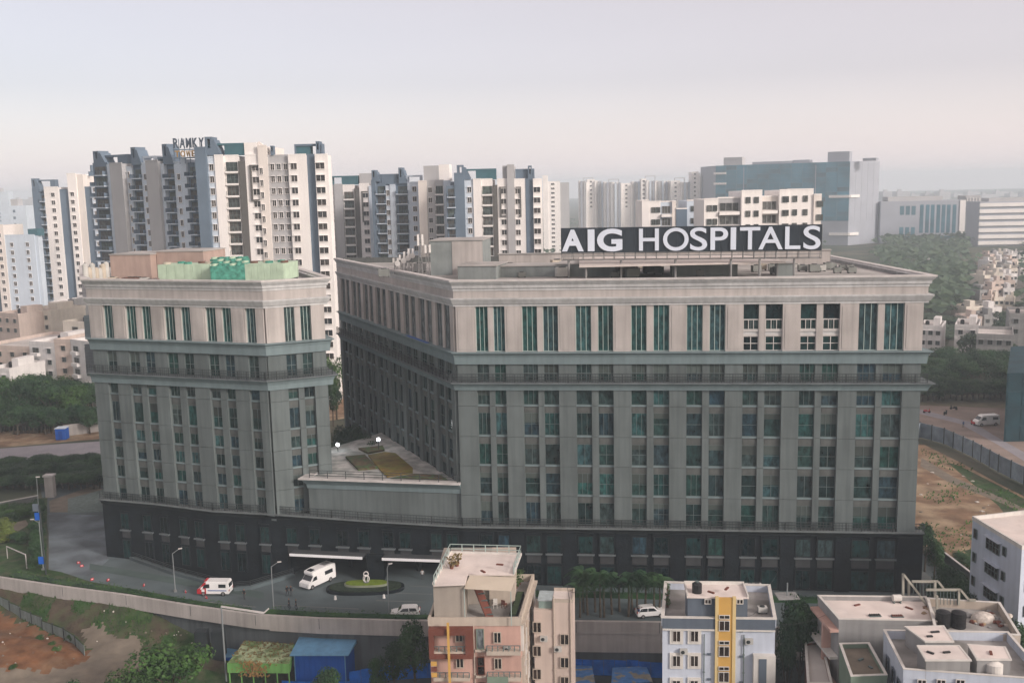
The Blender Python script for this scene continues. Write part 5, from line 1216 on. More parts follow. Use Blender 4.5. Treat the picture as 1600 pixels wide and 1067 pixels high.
mb = MB(); mb.box(-0.12, 0.12, -0.1, 0.1, 0, zt+6.1); o = obj('yellow_pole', mb.mesh('yellow_pole', M['ap_yellow']), PK, loc=f.p(pole, 1.1, -6.2), rz=f.ang)
# fluted right side with stepped mouldings
n = 26
for k in range(n):
    t0 = 0.2+(fs.L-0.4)*k/n
    if k % 2 == 0:
        for q in range(5):
            zz = zt-0.95-q*3.6-(k % 4)*0.8; fs.part('side_rib', M['ap_beige'] if (k//2+q) % 3 else M['wtrim'], PK, t0, t0+(fs.L/n)*0.95, 0.0, 0.28, zz-2.9, zz)
fs.part('side_ledge', M['ap_beige'], PK, 0, fs.L, 0.0, 0.5, zt-0.9, zt-0.7)
# roof terrace: stair room, upper roof with rails, awning, stair, seats
pl, pr_, = f.tz(677, 940)[0], f.tz(725, 940)[0]
zu = f.tz(700, 914)[1]; 
f.part('stair_room', M['ap_stair'], PK, pl, pr_, -5.0, -0.35, zt-0.74, zu)
ur = f.tz(809, 940)[0]
f.part('upper_room', M['ap_beige'], PK, f.tz(760, 940)[0], ur-0.5, -Dp+0.5, -4.6, zt-0.74, zu)
f.part('upper_room', M['ap_stair'], PK, pl+0.01, f.tz(760, 940)[0]-0.01, -Dp+0.5, -5.01, zt-0.74, zu-0.01)
uroof = [at_z(677, 916, zu), at_z(727, 914, zu), at_z(731, 899, zu), at_z(803, 899, zu), at_z(814, 869, zu), at_z(704, 866, zu)]
mb = MB(); mb.prism([(p.x, p.y) for p in uroof], zu+0.001, zu+0.18); mb.build('upper_roof', M['roofpk'], PK)
railing([(uroof[0].x+.1, uroof[0].y), (uroof[5].x, uroof[5].y), (uroof[4].x, uroof[4].y), (uroof[3].x, uroof[3].y)], zu+0.18, 1.05, PK, step=1.3, m='frame_pale', name='roof_railing', rails=2)
mb = MB(); mb.sweep([(p.x, p.y) for p in (uroof[0], uroof[5], uroof[4], uroof[3])][::-1], [(-0.06, zu+0.18), (0.1, zu+0.18), (0.1, zu+0.42), (-0.06, zu+0.42)]); mb.build('roof_kerb', M['wtrim'], PK)
AW = thing('awning', 'cream rooftop awning sheet on poles above the terrace of the pink apartment house', 'awning', f.p(ur-3.6, -2.6, zt-0.75))
aw = [at_z(725, 919, zu-0.35), at_z(798, 923, zu-0.45), at_z(806, 902, zu+0.25), at_z(734, 898, zu+0.25)]
mb = MB(); mb.hexa([p-Vector((0, 0, 0.05)) for p in aw]+[p for p in aw]); mb.build('sheet', mat('awning_cream', (0.50, 0.44, 0.36), var=0.04), AW)
for p in aw[:2]: mb = MB(); mb.tube((p.x, p.y+0.1, zt-0.75), (p.x, p.y+0.1, p.z-0.05), 0.05, n=6); mb.build('pole', M['frame_pale'], AW)
ST = thing('roof_stair', 'dark steel stair under the awning of the pink apartment house', 'stair', f.p(pr_+1.0, -2.5, zt-0.75)); s0_, s1_ = f.p(pr_+2.6, -1.2, zt-0.7), f.p(pr_+0.4, -4.2, zu-0.1)
mb = MB(); mb.bar(s0_, s1_, 0.9, 0.12)
mb.build('flight', M['ap_red'], ST)
for k in range(7): q = s0_.lerp(s1_, (k+0.5)/7); mb = MB(); mb.box(q.x-0.5, q.x+0.5, q.y-0.14, q.y+0.14, q.z+0.08, q.z+0.14); mb.build('tread', M['frame'], ST)
def pot(x, y, z, label, col=None, s=1.0, group=None):
    t = thing('potted_plant', label, 'potted plant', (x, y, z), group); mb = MB(); mb.tube((0, 0, 0), (0, 0, 0.35*s), 0.16*s, 0.24*s, n=10); mb.build('pot', M['ap_red'], t, local=True)
    r_ = random.Random(int(x*100+y)); mb = MB()
    for k in range(60):
        a_ = r_.uniform(0, 2*PI); h_ = r_.uniform(0.3, 1.2)*s; q = r_.uniform(0.05, 0.5)*s; c = Vector((math.cos(a_)*q, math.sin(a_)*q, h_)); u_ = Vector((r_.uniform(-1, 1), r_.uniform(-1, 1), r_.uniform(-.5, 1))).normalized()*0.16*s; v_ = u_.cross(Vector((r_.uniform(-1, 1), r_.uniform(-1, 1), .3))).normalized()*0.09*s
        mb.face([c-u_, c-v_, c+u_, c+v_])
    mb.build('foliage', col or M['leaf'], t, local=True)
M['leaf'] = mat('pot_leaves', (0.05, 0.09, 0.025), var=0.3, scale=3, rough=0.6)
M['leaf_dry'] = mat('dry_leaves', (0.16, 0.12, 0.05), var=0.3, scale=3, rough=0.7)
p = at_z(706, 888, zu+0.18); pot(p.x, p.y, zu+0.18, 'dry brown potted palm on the upper roof of the pink house, left', M['leaf_dry'], 1.1); p = at_z(714, 884, zu+0.18); pot(p.x, p.y, zu+0.18, 'dry brown potted palm on the upper roof of the pink house, right', M['leaf_dry'], 1.2)
for k, (px, py) in enumerate(((812, 905), (816, 912), (819, 903), (811, 918))): p = at_z(px, py, zt-0.7); pot(p.x-0.35, p.y, zt-0.75, 'green potted plant on the right side terrace of the pink house', M['leaf'], 1.0, 'potted plants on the pink house terrace')
def chair(x, y, z, rz, label, m, grp):
    t = thing('chair', label, 'chair', (x, y, z), grp, rz); mb = MB(); mb.box(-.24, .24, -.24, .24, .42, .47); mb.build('seat', m, t, local=True); mb = MB(); mb.box(-.24, .24, .2, .25, .5, .95); mb.build('backrest', m, t, local=True)
    for sx in (-.2, .2):
        for sy in (-.2, .2): mb = MB(); mb.box(sx-.025, sx+.025, sy-.025, sy+.025, 0, .42); mb.build('leg', m, t, local=True)
for k, (px, py, mm) in enumerate(((774, 949, 'wtrim'), (783, 943, 'stone'), (788, 949, 'ap_red'), (776, 938, 'wtrim'), (766, 944, 'stone'))): p = at_z(px, py, zt-0.75); chair(p.x, p.y, zt-0.75, k*1.3, ('white chair at the front left of the terrace under the awning', 'dark chair in the middle of the terrace under the awning', 'red brown chair at the front right of the terrace under the awning', 'white chair at the back of the terrace under the awning', 'dark chair at the left of the terrace under the awning')[k], M[mm], 'chairs on the pink house terrace')
DS = thing('roof_bench_planter', 'long dark planter standing along the right side of the pink house terrace', 'planter', (fs.p(fs.L*0.4, -1.0, zt-0.75))); fs.part('box', M['stone2'], DS, 0.8, fs.L*0.62, -1.3, -0.5, zt-0.75, zt-0.25); fs.part('soil', mat('planter_green', (0.03, 0.05, 0.02), var=0.4, scale=3), DS, 0.9, fs.L*0.6, -1.2, -0.6, zt-0.25, zt-0.15)

# peach annex at its right
a, b = at_y(834, 960, 103.5), at_y(896, 960, 103.0); f = Face((a.x, 103.5), (b.x, 103)); za = f.tz(885, 936)[1]-0.35; zl = f.tz(855, 953)[1]; dA = at_z(885, 918, za+.35).y-103.2
AN = thing('apartment_house', 'plain peach house with small dark windows, tucked behind the taller pink house', 'apartment house', f.p(f.L/2, -4, -6))
tm_ = f.tz(863, 960)[0]
f.part('wall', M['h_pink'], AN, 0, tm_, -dA, 0, -6.25, zl); f.part('wall', M['h_pink'], AN, tm_, f.L, -dA, 0, -6.25, za-0.01)
mb = MB(); f.box(mb, tm_, f.L, -0.15, 0.05, za, za+0.35); f.box(mb, f.L-0.15, f.L, -dA, -0.15, za, za+0.35); f.box(mb, tm_, f.L, -dA-.15, -dA, za, za+0.35); mb.build('parapet', M['ap_beige'], AN); f.part('roof', M['roofpk'], AN, tm_, f.L-0.15, -dA, -0.15, za, za+0.02)
f.part('roof_shed', mat('pale_teal_sheet', (0.22, 0.30, 0.28), var=0.2, streak=0.2), AN, 0.5, tm_, -dA, -0.5, zl, za-0.1); f.part('shed_roof', mat('pale_blue_sheet', (0.36, 0.42, 0.44), var=0.2, scale=1.5), AN, 0.4, tm_-0.02, -dA-.1, -0.4, za-0.099, za-0.02)
for x, y in ((839, 979), (839, 1016), (882, 998), (882, 1034), (882, 1064), (839, 1052)):
    tt, zz = f.tz(x, y); window(f, AN, tt-0.45, tt+0.5, zz-0.6, zz+0.65, 2, 1, 'ap_beige', 'gl_ap', d=0.1)
mb = MB(); mb.tube(f.p(f.L-0.5, -1, za), f.p(f.L-0.7, -1, za+1.6), 0.03, n=6); mb.build('pole', M['rail'], AN)

# pale blue house with yellow stair strip
Yb = 98.5
a, b = at_y(1035, 985, Yb), at_y(1211, 985, Yb-1); f = Face((a.x, Yb), (b.x, Yb-1)); zt = (f.tz(1080, 962)[1]+f.tz(1180, 966)[1])/2
BL = thing('apartment_house', 'pale blue apartment house with a yellow central strip and white framed windows', 'apartment house', f.p(f.L/2, -5, -6))
bk = [at_z(1040, 908, zt), at_z(1199, 913, zt)]; Db = (bk[0].y-Yb); 
foot = [f.p(0, 0)[:2], f.p(f.L, 0)[:2], (bk[1].x+0.2, bk[1].y), (bk[0].x, bk[0].y)]
mb = MB(); mb.prism(foot, -6.25, zt-0.9); mb.build('wall', M['blu'], BL)
mb = MB(); mb.sweep(foot, [(-0.16, zt-1.0), (0.10, zt-1.0), (0.10, zt-0.12), (-0.16, zt-0.12)], closed=True); mb.build('parapet', M['blu'], BL)
mb = MB(); mb.sweep(foot, [(-0.2, zt-0.12), (0.16, zt-0.12), (0.16, zt), (-0.2, zt)], closed=True); mb.build('parapet_cap', M['wtrim'], BL)
mb = MB(); mb.prism(foot, zt-0.9, zt-0.86); mb.build('terrace_floor', M['roofgr'], BL)
zc1, zc0 = f.tz(1080, 959)[1], f.tz(1080, 972)[1]
y0_, y1_ = f.tz(1117, 985)[0], f.tz(1149, 985)[0]
for a_, b_ in ((0, y0_), (y1_, f.L)):
    f.part('slate_band', M['blu_dk'], BL, a_, b_, 0.101, 0.16, zt-1.25, zt-0.125); f.part('white_string_course', M['wtrim'], BL, a_, b_, 0.0, 0.24, zt-1.42, zt-1.255)
zy = f.tz(1132, 933)[1]
f.part('yellow_strip', M['ap_yellow'], BL, y0_+0.35, y1_-0.35, -0.1, 0.22, -6.25, zy)
f.part('strip_edge', mat('cream_edge', (0.62, 0.48, 0.24), var=0.05), BL, y0_, y0_+0.349, -0.1, 0.30, -6.25, zy+0.12); f.part('strip_edge', bpy.data.materials['cream_edge'], BL, y1_-0.349, y1_, -0.1, 0.30, -6.25, zy+0.12)
p0_, p1_ = f.tz(1075, 940)[0], f.tz(1169, 940)[0]; zr = f.tz(1120, 932)[1]
mb = MB(); dR = at_z(1120, 911, zr).y-f.p(p0_, 0).y+0.3; f.box(mb, p0_, y0_-0.01, -dR+.4, -0.35, zt-0.85, zr-0.3); f.box(mb, y0_, y1_, -dR+.4, -0.11, zt-0.85, zr-0.3); f.box(mb, y1_+0.01, p1_, -dR+.4, -0.35, zt-0.85, zr-0.3); mb.build('stair_room', M['blu_dk'], BL)
dR = at_z(1120, 911, zr).y-f.p(p0_, 0).y+0.3
f.part('upper_roof', M['roofpk'], BL, p0_-0.1, p1_+0.1, -dR, -0.25, zr-0.299, zr-0.15)
mb = MB(); f.box(mb, p0_-0.1, p1_+0.1, -dR-.15, -dR, zr-0.299, zr+0.2); f.box(mb, p0_-0.1, p0_+0.05, -dR, -0.3, zr-0.149, zr+0.1); f.box(mb, p1_-0.05, p1_+0.1, -dR, -0.3, zr-0.149, zr+0.1); mb.build('upper_parapet', M['wtrim'], BL)
TK = thing('water_tank', 'black round water tank on the upper roof of the pale blue house', 'water tank', at_z(1089, 925, zr-0.15)); mb = MB(); mb.tube((0, 0, 0), (0, 0, 0.95), 0.52, n=16).tube((0, 0, 0.95), (0, 0, 1.15), 0.52, 0.25, n=16); mb.build('drum', M['tank'], TK, local=True); mb = MB(); mb.tube((0, 0, 1.15), (0, 0, 1.25), 0.2, n=12); mb.build('lid', M['frame'], TK, local=True)
for x in (1106.5, 1156.5): tt = f.tz(x, 940)[0]; zz = f.tz(x, 941)[1]; window(f, BL, tt-0.35, tt+0.35, zz-0.25, zz+0.3, 2, 1, 'wtrim', 'gl_ap', d=-0.24)
for fl in range(3):
    for x in (1057, 1085):
        tt = f.tz(x, 990)[0]; zz = f.tz(x, 993+fl*38.5)[1]; window(f, BL, tt-0.42, tt+0.42, zz-0.6, zz+0.65, 2, 1, 'wtrim', 'gl_ap', d=0.1, fw=0.06)
        mb = MB()
        for A_ in ((tt-0.7, tt-0.43, zz-0.85, zz+0.9), (tt+0.43, tt+0.7, zz-0.85, zz+0.9), (tt-0.429, tt+0.429, zz+0.66, zz+0.9), (tt-0.429, tt+0.429, zz-0.85, zz-0.61)): f.box(mb, A_[0], A_[1], 0, 0.14, A_[2], A_[3])
        mb.build('window_surround', M['wtrim'], BL)
    tt = f.tz(1131, 990)[0]; zz = f.tz(1131, 971+fl*40)[1]
    window(f, BL, tt-0.55, tt+0.55, zz-0.85, zz+0.3, 2, 1, 'wtrim', 'gl_ap', d=0.30, fw=0.06); window(f, BL, tt-0.55, tt+0.55, zz+0.45, zz+0.9, 2, 1, 'wtrim', 'gl_ap', d=0.30, fw=0.06)
    for x, y in ((1108, 982+fl*39), (1158, 985+fl*40)): tt, zz = f.tz(x, y); f.part('vent', M['blu_dk'], BL, tt-0.18, tt+0.18, 0, 0.15, zz-0.1, zz+0.1)
t0, t1 = f.tz(1176, 1030)[0], f.L; zp = f.tz(1190, 1020)[1]; f.part('white_bay', M['wtrim'], BL, t0, t1, 0, 0.7, -6.25, zp); t0, t1 = f.tz(1184, 1030)[0], f.tz(1196, 1030)[0]; f.part('slate_strip', M['blu_dk'], BL, t0, t1, 0.7, 0.76, -6.25, zp-0.3)
for k, (px, py) in enumerate(((1042, 922), (1043, 932), (1041, 940), (1043, 948))): p = at_z(px, py, zt-0.85); pot(p.x, p.y, zt-0.86, 'small potted plant in the left corner of the pale blue house roof', M['leaf'], 0.8, 'potted plants in the blue house roof corner')
for k, (px, py) in enumerate(((1172, 921), (1183, 921), (1191, 957))):
    p = at_z(px, py, zt-0.85); ac_unit(p.x, p.y, zt-0.86, 0.8, cl_m[0], ('white air conditioner behind the stair room of the pale blue house, left one', 'white air conditioner behind the stair room of the pale blue house, right one', 'white box unit at the front right of the pale blue house roof')[k], None)

# generic roof with real parapets, given by its corners
def roof_block(name, label, px, z, m, m2, ph=0.8, z0=-6.25, cap=True, parent=None, cat='house'):
    c = [at_z(x, y, z) for x, y in px]; cx = sum(p.x for p in c)/4; cy = sum(p.y for p in c)/4
    t = parent or thing(name, label, cat, (cx, cy, z0)); foot = [(p.x, p.y) for p in c]
    mb = MB(); mb.prism(foot, z0, z-ph); mb.build('wall', M[m], t)
    if ph: mb = MB(); mb.sweep(foot, [(-0.18, z-ph+0.001), (0.04, z-ph+0.001), (0.04, z), (-0.18, z)], closed=True); mb.build('parapet', M[m], t)
    mb = MB(); mb.prism(foot, z-ph+0.001, z-ph+0.04) if ph else mb.prism([(p[0]+(cx-p[0])*-0.03, p[1]+(cy-p[1])*-0.03) for p in foot], z, z+0.14); mb.build('roof', M[m2], t)
    if cap and ph: mb = MB(); mb.sweep(foot, [(-0.2, z+0.001), (0.07, z+0.001), (0.07, z+0.07), (-0.2, z+0.07)], closed=True); mb.build('parapet_cap', M['wtrim'], t)
    return t, foot
# large flat roofed house with bare side wall, bottom right
t1_, ft = roof_block('house', 'grey house with a broad pale flat roof, left of the two black tanks', [(1311, 967), (1464, 970), (1447, 932), (1278, 930)], 8.2, 'h_grey', 'roofpk', 0.5)
g = Face(ft[3], ft[0]); 
for q in range(4):
    z = 7.0-q*3; mb = MB(); g.box(mb, 0.2, g.L, 0, 0.9, z-0.25, z+0.05); mb.build('balcony', M['wtrim'] if q % 2 else M['ap_pink'], t1_); mb = MB(); g.box(mb, g.L*0.25, g.L*0.5, 0, 0.1, z-2.3, z-0.5); mb.build('window', M['gl_ap'], t1_); g.part('column', M['ap_pink'], t1_, g.L*0.6, g.L*0.66, 0.0, 0.9, z-3, z-0.26)
for k, (px, py, mm) in enumerate(((1367, 962, 'tank'), (1402, 963, 'ap_red'))):
    p = at_z(px, py, 7.75); v = thing('roof_grille', ('black slatted skylight near the front edge of the broad pale roof', 'brown slatted skylight near the front edge of the broad pale roof')[k], 'skylight', (p.x, p.y, 7.74)); mb = MB(); mb.box(-0.62, 0.62, -0.25, 0.25, 0, 0.12); mb.build('frame', M['frame'], v, local=True)
    for q in range(5): mb = MB(); mb.box(-0.55+q*0.23, -0.42+q*0.23, -0.22, 0.22, 0.12, 0.2); mb.build('slat', M[mm], v, local=True)
p = at_z(1401, 941, 7.75); TB = thing('roof_heater', 'pale round drum at the back of the broad pale roof', 'tank', (p.x, p.y, 7.74)); mb = MB(); mb.tube((-0.45, 0, 0.55), (0.45, 0, 0.55), 0.38, n=14); mb.build('drum', M['wtrim'], TB, local=True); mb = MB(); mb.box(-0.4, -0.3, -0.3, 0.3, 0, 0.4).box(0.3, 0.4, -0.3, 0.3, 0, 0.4); mb.build('stand', M['frame'], TB, local=True)
# house with cluttered roof, black tanks and unfinished steel frame
t2_, ft2 = roof_block('house', 'house with a cluttered dusty roof, black tanks and tall stair frame at the bottom right', [(1462, 986), (1594, 992), (1562, 941), (1449, 934)], 8.4, 'ap_beige', 'roofgr', 0.9)
for k, (px, py) in enumerate(((1473, 977), (1497, 978))):
    p = at_z(px, py, 7.6); v = thing('water_tank', ('left of the two big black water tanks on the cluttered roof', 'right of the two big black water tanks on the cluttered roof')[k], 'water tank', (p.x, p.y, 7.53)); mb = MB(); mb.tube((0, 0, 0), (0, 0, 1.6), 0.72, n=18)
    for q in range(5): mb.tube((0, 0, 0.12+q*0.3), (0, 0, 0.20+q*0.3), 0.76, n=18)
    mb.build('drum', M['tank'], v, local=True); mb = MB(); mb.tube((0, 0, 1.6), (0, 0, 1.8), 0.7, 0.2, n=18); mb.build('lid', M['tank'], v, local=True)
# concrete frame stairs
FR = thing('unfinished_stair_frame', 'bare pale frame of posts and slanting rails on the roofs at the bottom right', 'frame', at_z(1440, 945, 8.0))
def P_(px, py, y): return at_y(px, py, y)
segs = [((1411, 896), (1411, 930), 104.6), ((1412, 897), (1436, 928), 104.4), ((1420, 910), (1420, 930), 104.8), ((1425, 908), (1466, 908), 104.9), ((1466, 908), (1476, 921), 104.5), ((1447, 921), (1501, 921), 102.2), ((1501, 921), (1514, 937), 102.0), ((1461, 908), (1461, 950), 103), ((1464, 930), (1464, 952), 101.5), ((1498, 921), (1498, 945), 102.1), ((1437, 930), (1455, 955), 102.5), ((1514, 937), (1524, 937), 101.9)]
for (x0, y0), (x1, y1), yy in segs:
    mb = MB(); mb.bar(P_(x0, y0, yy), P_(x1, y1, yy-0.01), 0.22, 0.22); mb.build('beam', mat('pale_concrete_frame', (0.32, 0.31, 0.27), var=0.15) if 'pale_concrete_frame' not in bpy.data.materials else bpy.data.materials['pale_concrete_frame'], FR)
mb = MB()
for k in range(14): x = 1427+k*5.3; yy = 104.9 if k < 7 else 102.1; mb.bar(P_(x, 909 if k < 7 else 922, yy), P_(x, 930 if k < 7 else 944, yy-0.01), 0.05)
mb.build('balusters', M['frame'], FR)
rs = random.Random(3); rub = [mat('rubble_pale', (0.5, 0.46, 0.42), var=0.3, scale=3), M['ap_red'], M['h_grey'], mat('sacking_tan', (0.30, 0.22, 0.14), var=0.3, scale=3)]
for k in range(64):
    px, py = (rs.uniform(1512, 1580), rs.uniform(955, 980)) if k < 40 else (rs.uniform(1441, 1452), rs.uniform(945, 962)); p = at_z(px, py, 7.55); s = rs.uniform(0.12, 0.4)
    v = thing('rubble_piece', 'piece of dusty rubble or sacking on the cluttered roof', 'rubble', (p.x, p.y, 7.54), 'rubble and sacks on the cluttered roof', rs.uniform(0, 3)); b_ = bmesh.new(); bmesh.ops.create_icosphere(b_, subdivisions=1, radius=s)
    for w_ in b_.verts: w_.co = Vector((w_.co.x*rs.uniform(.8, 1.5), w_.co.y*rs.uniform(.7, 1.2), max(0, w_.co.z*rs.uniform(.4, .9)+s*.3)))
    me = bpy.data.meshes.new('rubble_piece'); b_.to_mesh(me); b_.free(); me.materials.append(rs.choice(rub)); o = obj('chunk', me, v, local=True)
p = at_z(1536, 967, 7.6); TP = thing('tarpaulin_heap', 'large pale tarpaulin heap on the cluttered roof, right of the black tanks', 'tarpaulin', (p.x, p.y, 7.54)); b_ = bmesh.new(); bmesh.ops.create_icosphere(b_, subdivisions=3, radius=1.0)
for w_ in b_.verts: w_.co = Vector((w_.co.x*1.25, w_.co.y*1.0, max(0, w_.co.z*0.85)+0.05*math.sin(w_.co.x*9+w_.co.y*7)*max(0, w_.co.z)))
me = bpy.data.meshes.new('sheet'); b_.to_mesh(me); b_.free(); me.materials.append(rub[0]); obj('sheet', me, TP, local=True)
# pale blue house with box roofs in front
t3_, ft3 = roof_block('house', 'pale blue-grey house with three flat box roofs at the bottom right corner', [(1412, 1045), (1640, 1062), (1575, 987), (1381, 984)], 8.6, 'blu', 'roofgr', 0.9)
for pxq, z in ([(1446, 1003), (1489, 1003), (1474, 979), (1415, 980)], 9.6), ([(1447, 1032), (1516, 1032), (1498, 1010), (1434, 1010)], 9.6), ([(1527, 1031), (1579, 1031), (1570, 1012), (1513, 1008)], 9.6):
    c = [at_z(x, y, z) for x, y in pxq]; mb = MB(); mb.prism([(p.x, p.y) for p in c], 7.75, z-0.001); mb.build('roof_box', M['h_grey'], t3_); mb = MB(); mb.sweep([(p.x, p.y) for p in c], [(-0.08, z), (0.1, z), (0.1, z+0.14), (-0.08, z+0.14)], closed=True); mb.build('roof_edge', M['wtrim'], t3_); mb = MB(); mb.prism([(p.x, p.y) for p in c], z+0.0005, z+0.115); mb.build('box_roof', M['roofpk'], t3_)
p = at_z(1553, 1046, 8.6); v = thing('water_tank', 'big white water tank at the front of the pale blue box-roofed house', 'water tank', (p.x, p.y, 7.75)); mb = MB(); mb.tube((0, 0, 0), (0, 0, 1.5), 0.75, n=18); mb.build('drum', M['wtrim'], v, local=True); mb = MB(); mb.tube((0, 0, 1.5), (0, 0, 1.75), 0.74, 0.3, n=18); mb.build('lid', M['wtrim'], v, local=True)
g = Face(ft3[0], ft3[1])
for x in (1440, 1470, 1500): tt, zz = g.tz(x, 1066); window(g, t3_, tt-0.4, tt+0.4, zz-0.9, zz+0.4, 2, 1, 'wtrim', 'gl_ap', d=0.1)
g = Face(ft3[3], ft3[0])
for q in (0.3, 0.6, 0.85): window(g, t3_, g.L*q-0.5, g.L*q+0.5, 5.4, 7.0, 1, 1, 'blu_dk', 'gl_ap', d=0.1)
t4_, ft4 = roof_block('house', 'small terrace with a dusty mottled floor in front of the broad pale roof', [(1330, 1056), (1386, 1054), (1358, 1004), (1312, 1005)], 6.6, 'ap_green', 'dirt', 0.5)
t5_, ft5 = roof_block('house', 'narrow weathered brick house side at the foot of the big tree, bottom right', [(1262, 1067), (1300, 1067), (1284, 1000), (1258, 1004)], 3.0, 'ap_red', 'h_roof', 0.3)

# white three storey house on the right edge
zw = 12.5; c = [at_z(x, y, zw) for x, y in ((1520, 806), (1597, 852), (1680, 830), (1608, 796))]
t6_ = thing('apartment_house', 'grey-white four storey house with dark windows at the right edge', 'apartment house', (c[0].x+4, c[0].y-4, 0)); ft6 = [(p.x, p.y) for p in c]
mb = MB(); mb.prism(ft6, -6.3, zw-0.5); mb.build('wall', M['blu'], t6_); mb = MB(); mb.sweep(ft6, [(-0.2, zw-0.499), (0.05, zw-0.499), (0.05, zw), (-0.2, zw)], closed=True); mb.build('parapet', M['wtrim'], t6_); mb = MB(); mb.prism(ft6, zw-0.499, zw-0.45); mb.build('roof', M['roofpk'], t6_)
g = Face(ft6[0], ft6[1]); g2 = Face(ft6[1], ft6[2])
for fl in range(5):
    z = zw-2.6-fl*3.0
    window(g, t6_, g.L*0.33, g.L*0.60, z-0.2, z+1.3, 4, 2, 'frame', 'gl_ap', d=0.1, fw=0.06); window(g, t6_, g.L*0.66, g.L*0.73, z+0.2, z+1.3, 1, 1, 'frame', 'gl_ap', d=0.1); window(g, t6_, g.L*0.06, g.L*0.13, z+0.1, z+1.3, 1, 1, 'frame', 'gl_ap', d=0.1)
    g.part('sunshade', M['blu'], t6_, g.L*0.31, g.L*0.62, 0, 0.5, z+1.35, z+1.45)
    window(g2, t6_, 0.8, 2.2, z, z+1.3, 2, 1, 'frame', 'gl_ap', d=0.1); window(g2, t6_, 3.6, 5.0, z, z+1.3, 2, 1, 'frame', 'gl_ap', d=0.1)

# site sheds: green canopy and blue cabin
M['sh_green'] = mat('shed_green', (0.14, 0.33, 0.09), var=0.15, streak=0.25); M['sh_blue'] = mat('shed_blue', (0.003, 0.085, 0.42), var=0.12, streak=0.12); M['sh_lblue'] = mat('shed_roof_blue', (0.13, 0.30, 0.48), var=0.12, scale=0.6, streak=0.1)
M['sh_sheet'] = mat('blue_plastic_sheet', (0.003, 0.12, 0.5), var=0.3, scale=0.7, bump=0.6, bscale=1.5)
zg = -2.6; c = [at_z(x, y, zg) for x, y in ((355, 1036), (452, 1037), (459, 1006), (383, 1000))]
GS = thing('site_shed', 'light green site canopy with weeds and litter on its roof', 'shed', ((c[0].x+c[1].x)/2, (c[0].y+c[2].y)/2, -5)); ft = [(p.x, p.y) for p in c]
mb = MB(); mb.prism(ft, zg-0.12, zg); mb.build('roof', mat('mossy_green_roof', (0.13, 0.20, 0.07), var=0.4, scale=1.2, col2=(0.28, 0.33, 0.20), cs=(0.4, 0.6)), GS)
g = Face(ft[0], ft[1])
for k in range(8): g.part('fascia_panel', M['sh_green'], GS, g.L*k/8+0.01, g.L*(k+1)/8-0.01, 0.0, 0.08, zg-1.15, zg+0.05)
g2 = Face(ft[1], ft[2]); g2.part('side_fascia', M['sh_green'], GS, 0, g2.L, 0, 0.08, zg-1.0, zg+0.05)
for k in range(6): mb = MB(); p = g.p(0.15+(g.L-0.3)*k/5, -0.15, 0); mb.box(p.x-.07, p.x+.07, p.y-.07, p.y+.07, -6.4, zg-0.12); mb.build('post', M['sh_green'], GS)
rs = random.Random(9); mb = MB()
for k in range(420):
    u_, v_ = rs.random(), rs.random(); p = (c[0].lerp(c[1], u_)).lerp(c[3].lerp(c[2], u_), v_); 
    if rs.random() < 0.35 or v_ > 0.25:
        s = rs.uniform(0.05, 0.16); h_ = rs.uniform(0.05, 0.35); mb.face([(p.x-s, p.y, zg+0.01), (p.x+s, p.y+s*0.5, zg+0.01), (p.x+rs.uniform(-.2, .2), p.y+rs.uniform(-.2, .2), zg+h_)])
o = mb.build('roof_weeds', M['leaf_dry'], GS); o['kind'] = 'stuff'
mb = MB()
for k in range(260): a_ = rs.gauss(0, 0.9); s = rs.uniform(0.06, 0.14); p = g.p(g.L*0.45+a_, 0.12+rs.uniform(0, .3), zg-rs.uniform(-0.4, 1.5)); mb.face([p+Vector((-s, 0, 0)), p+Vector((0, -.05, -s)), p+Vector((s, 0, 0)), p+Vector((0, .05, s))])
o = mb.build('hanging_creeper', mat('rusty_creeper', (0.20, 0.12, 0.04), var=0.4, scale=2), GS); o['kind'] = 'stuff'
zb_ = -1.9; c = [at_z(x, y, zb_) for x, y in ((457, 1017), (541, 1017), (556, 996), (470, 996))]
BS = thing('site_cabin', 'bright blue site cabin with a lighter blue sloping sheet roof', 'cabin', ((c[0].x+c[1].x)/2, (c[0].y+c[2].y)/2, -6)); ft = [(p.x+(0.15 if i in (0, 3) else -0.15), p.y) for i, p in enumerate(c)]
mb = MB(); mb.prism(ft, -6.4, zb_-0.45, zs=[zb_-0.45, zb_-0.45, zb_-0.05, zb_-0.05]); mb.build('wall', M['sh_blue'], BS)
mb = MB(); mb.prism([(c[0].x-.3, c[0].y-.35), (c[1].x+.3, c[1].y-.35), (c[2].x+.25, c[2].y+.2), (c[3].x-.25, c[3].y+.2)], zb_-0.449, 0, zs=[zb_-0.36, zb_-0.36, zb_+0.05, zb_+0.05]); mb.build('roof', M['sh_lblue'], BS)
g = Face(ft[0], ft[1])
for k in range(2): g.part('corner_post', M['sh_lblue'], BS, (0.0, g.L-0.1)[k], (0.1, g.L)[k], 0, 0.08, -6.4, zb_-0.46)
for k in range(9): g.part('wall_rib', M['sh_blue'], BS, 0.5+k*(g.L-1)/8-0.05, 0.5+k*(g.L-1)/8+0.05, 0, 0.05, -6.3, zb_-0.6)
p0 = at_z(350, 1022, -4.2); p1 = at_z(378, 1010, -4.2); v = thing('small_hut', 'small hut with a pale blue sheet roof left of the green canopy', 'hut', (p0.x+0.7, p0.y+0.5, -6)); mb = MB(); mb.box(p0.x, p1.x, p0.y, p1.y+1, -6.4, -4.5); mb.build('wall', M['sh_blue'], v); mb = MB(); mb.box(p0.x-.2, p1.x+.2, p0.y-.2, p1.y+1.2, -4.499, -4.38); mb.build('roof', M['sh_lblue'], v)
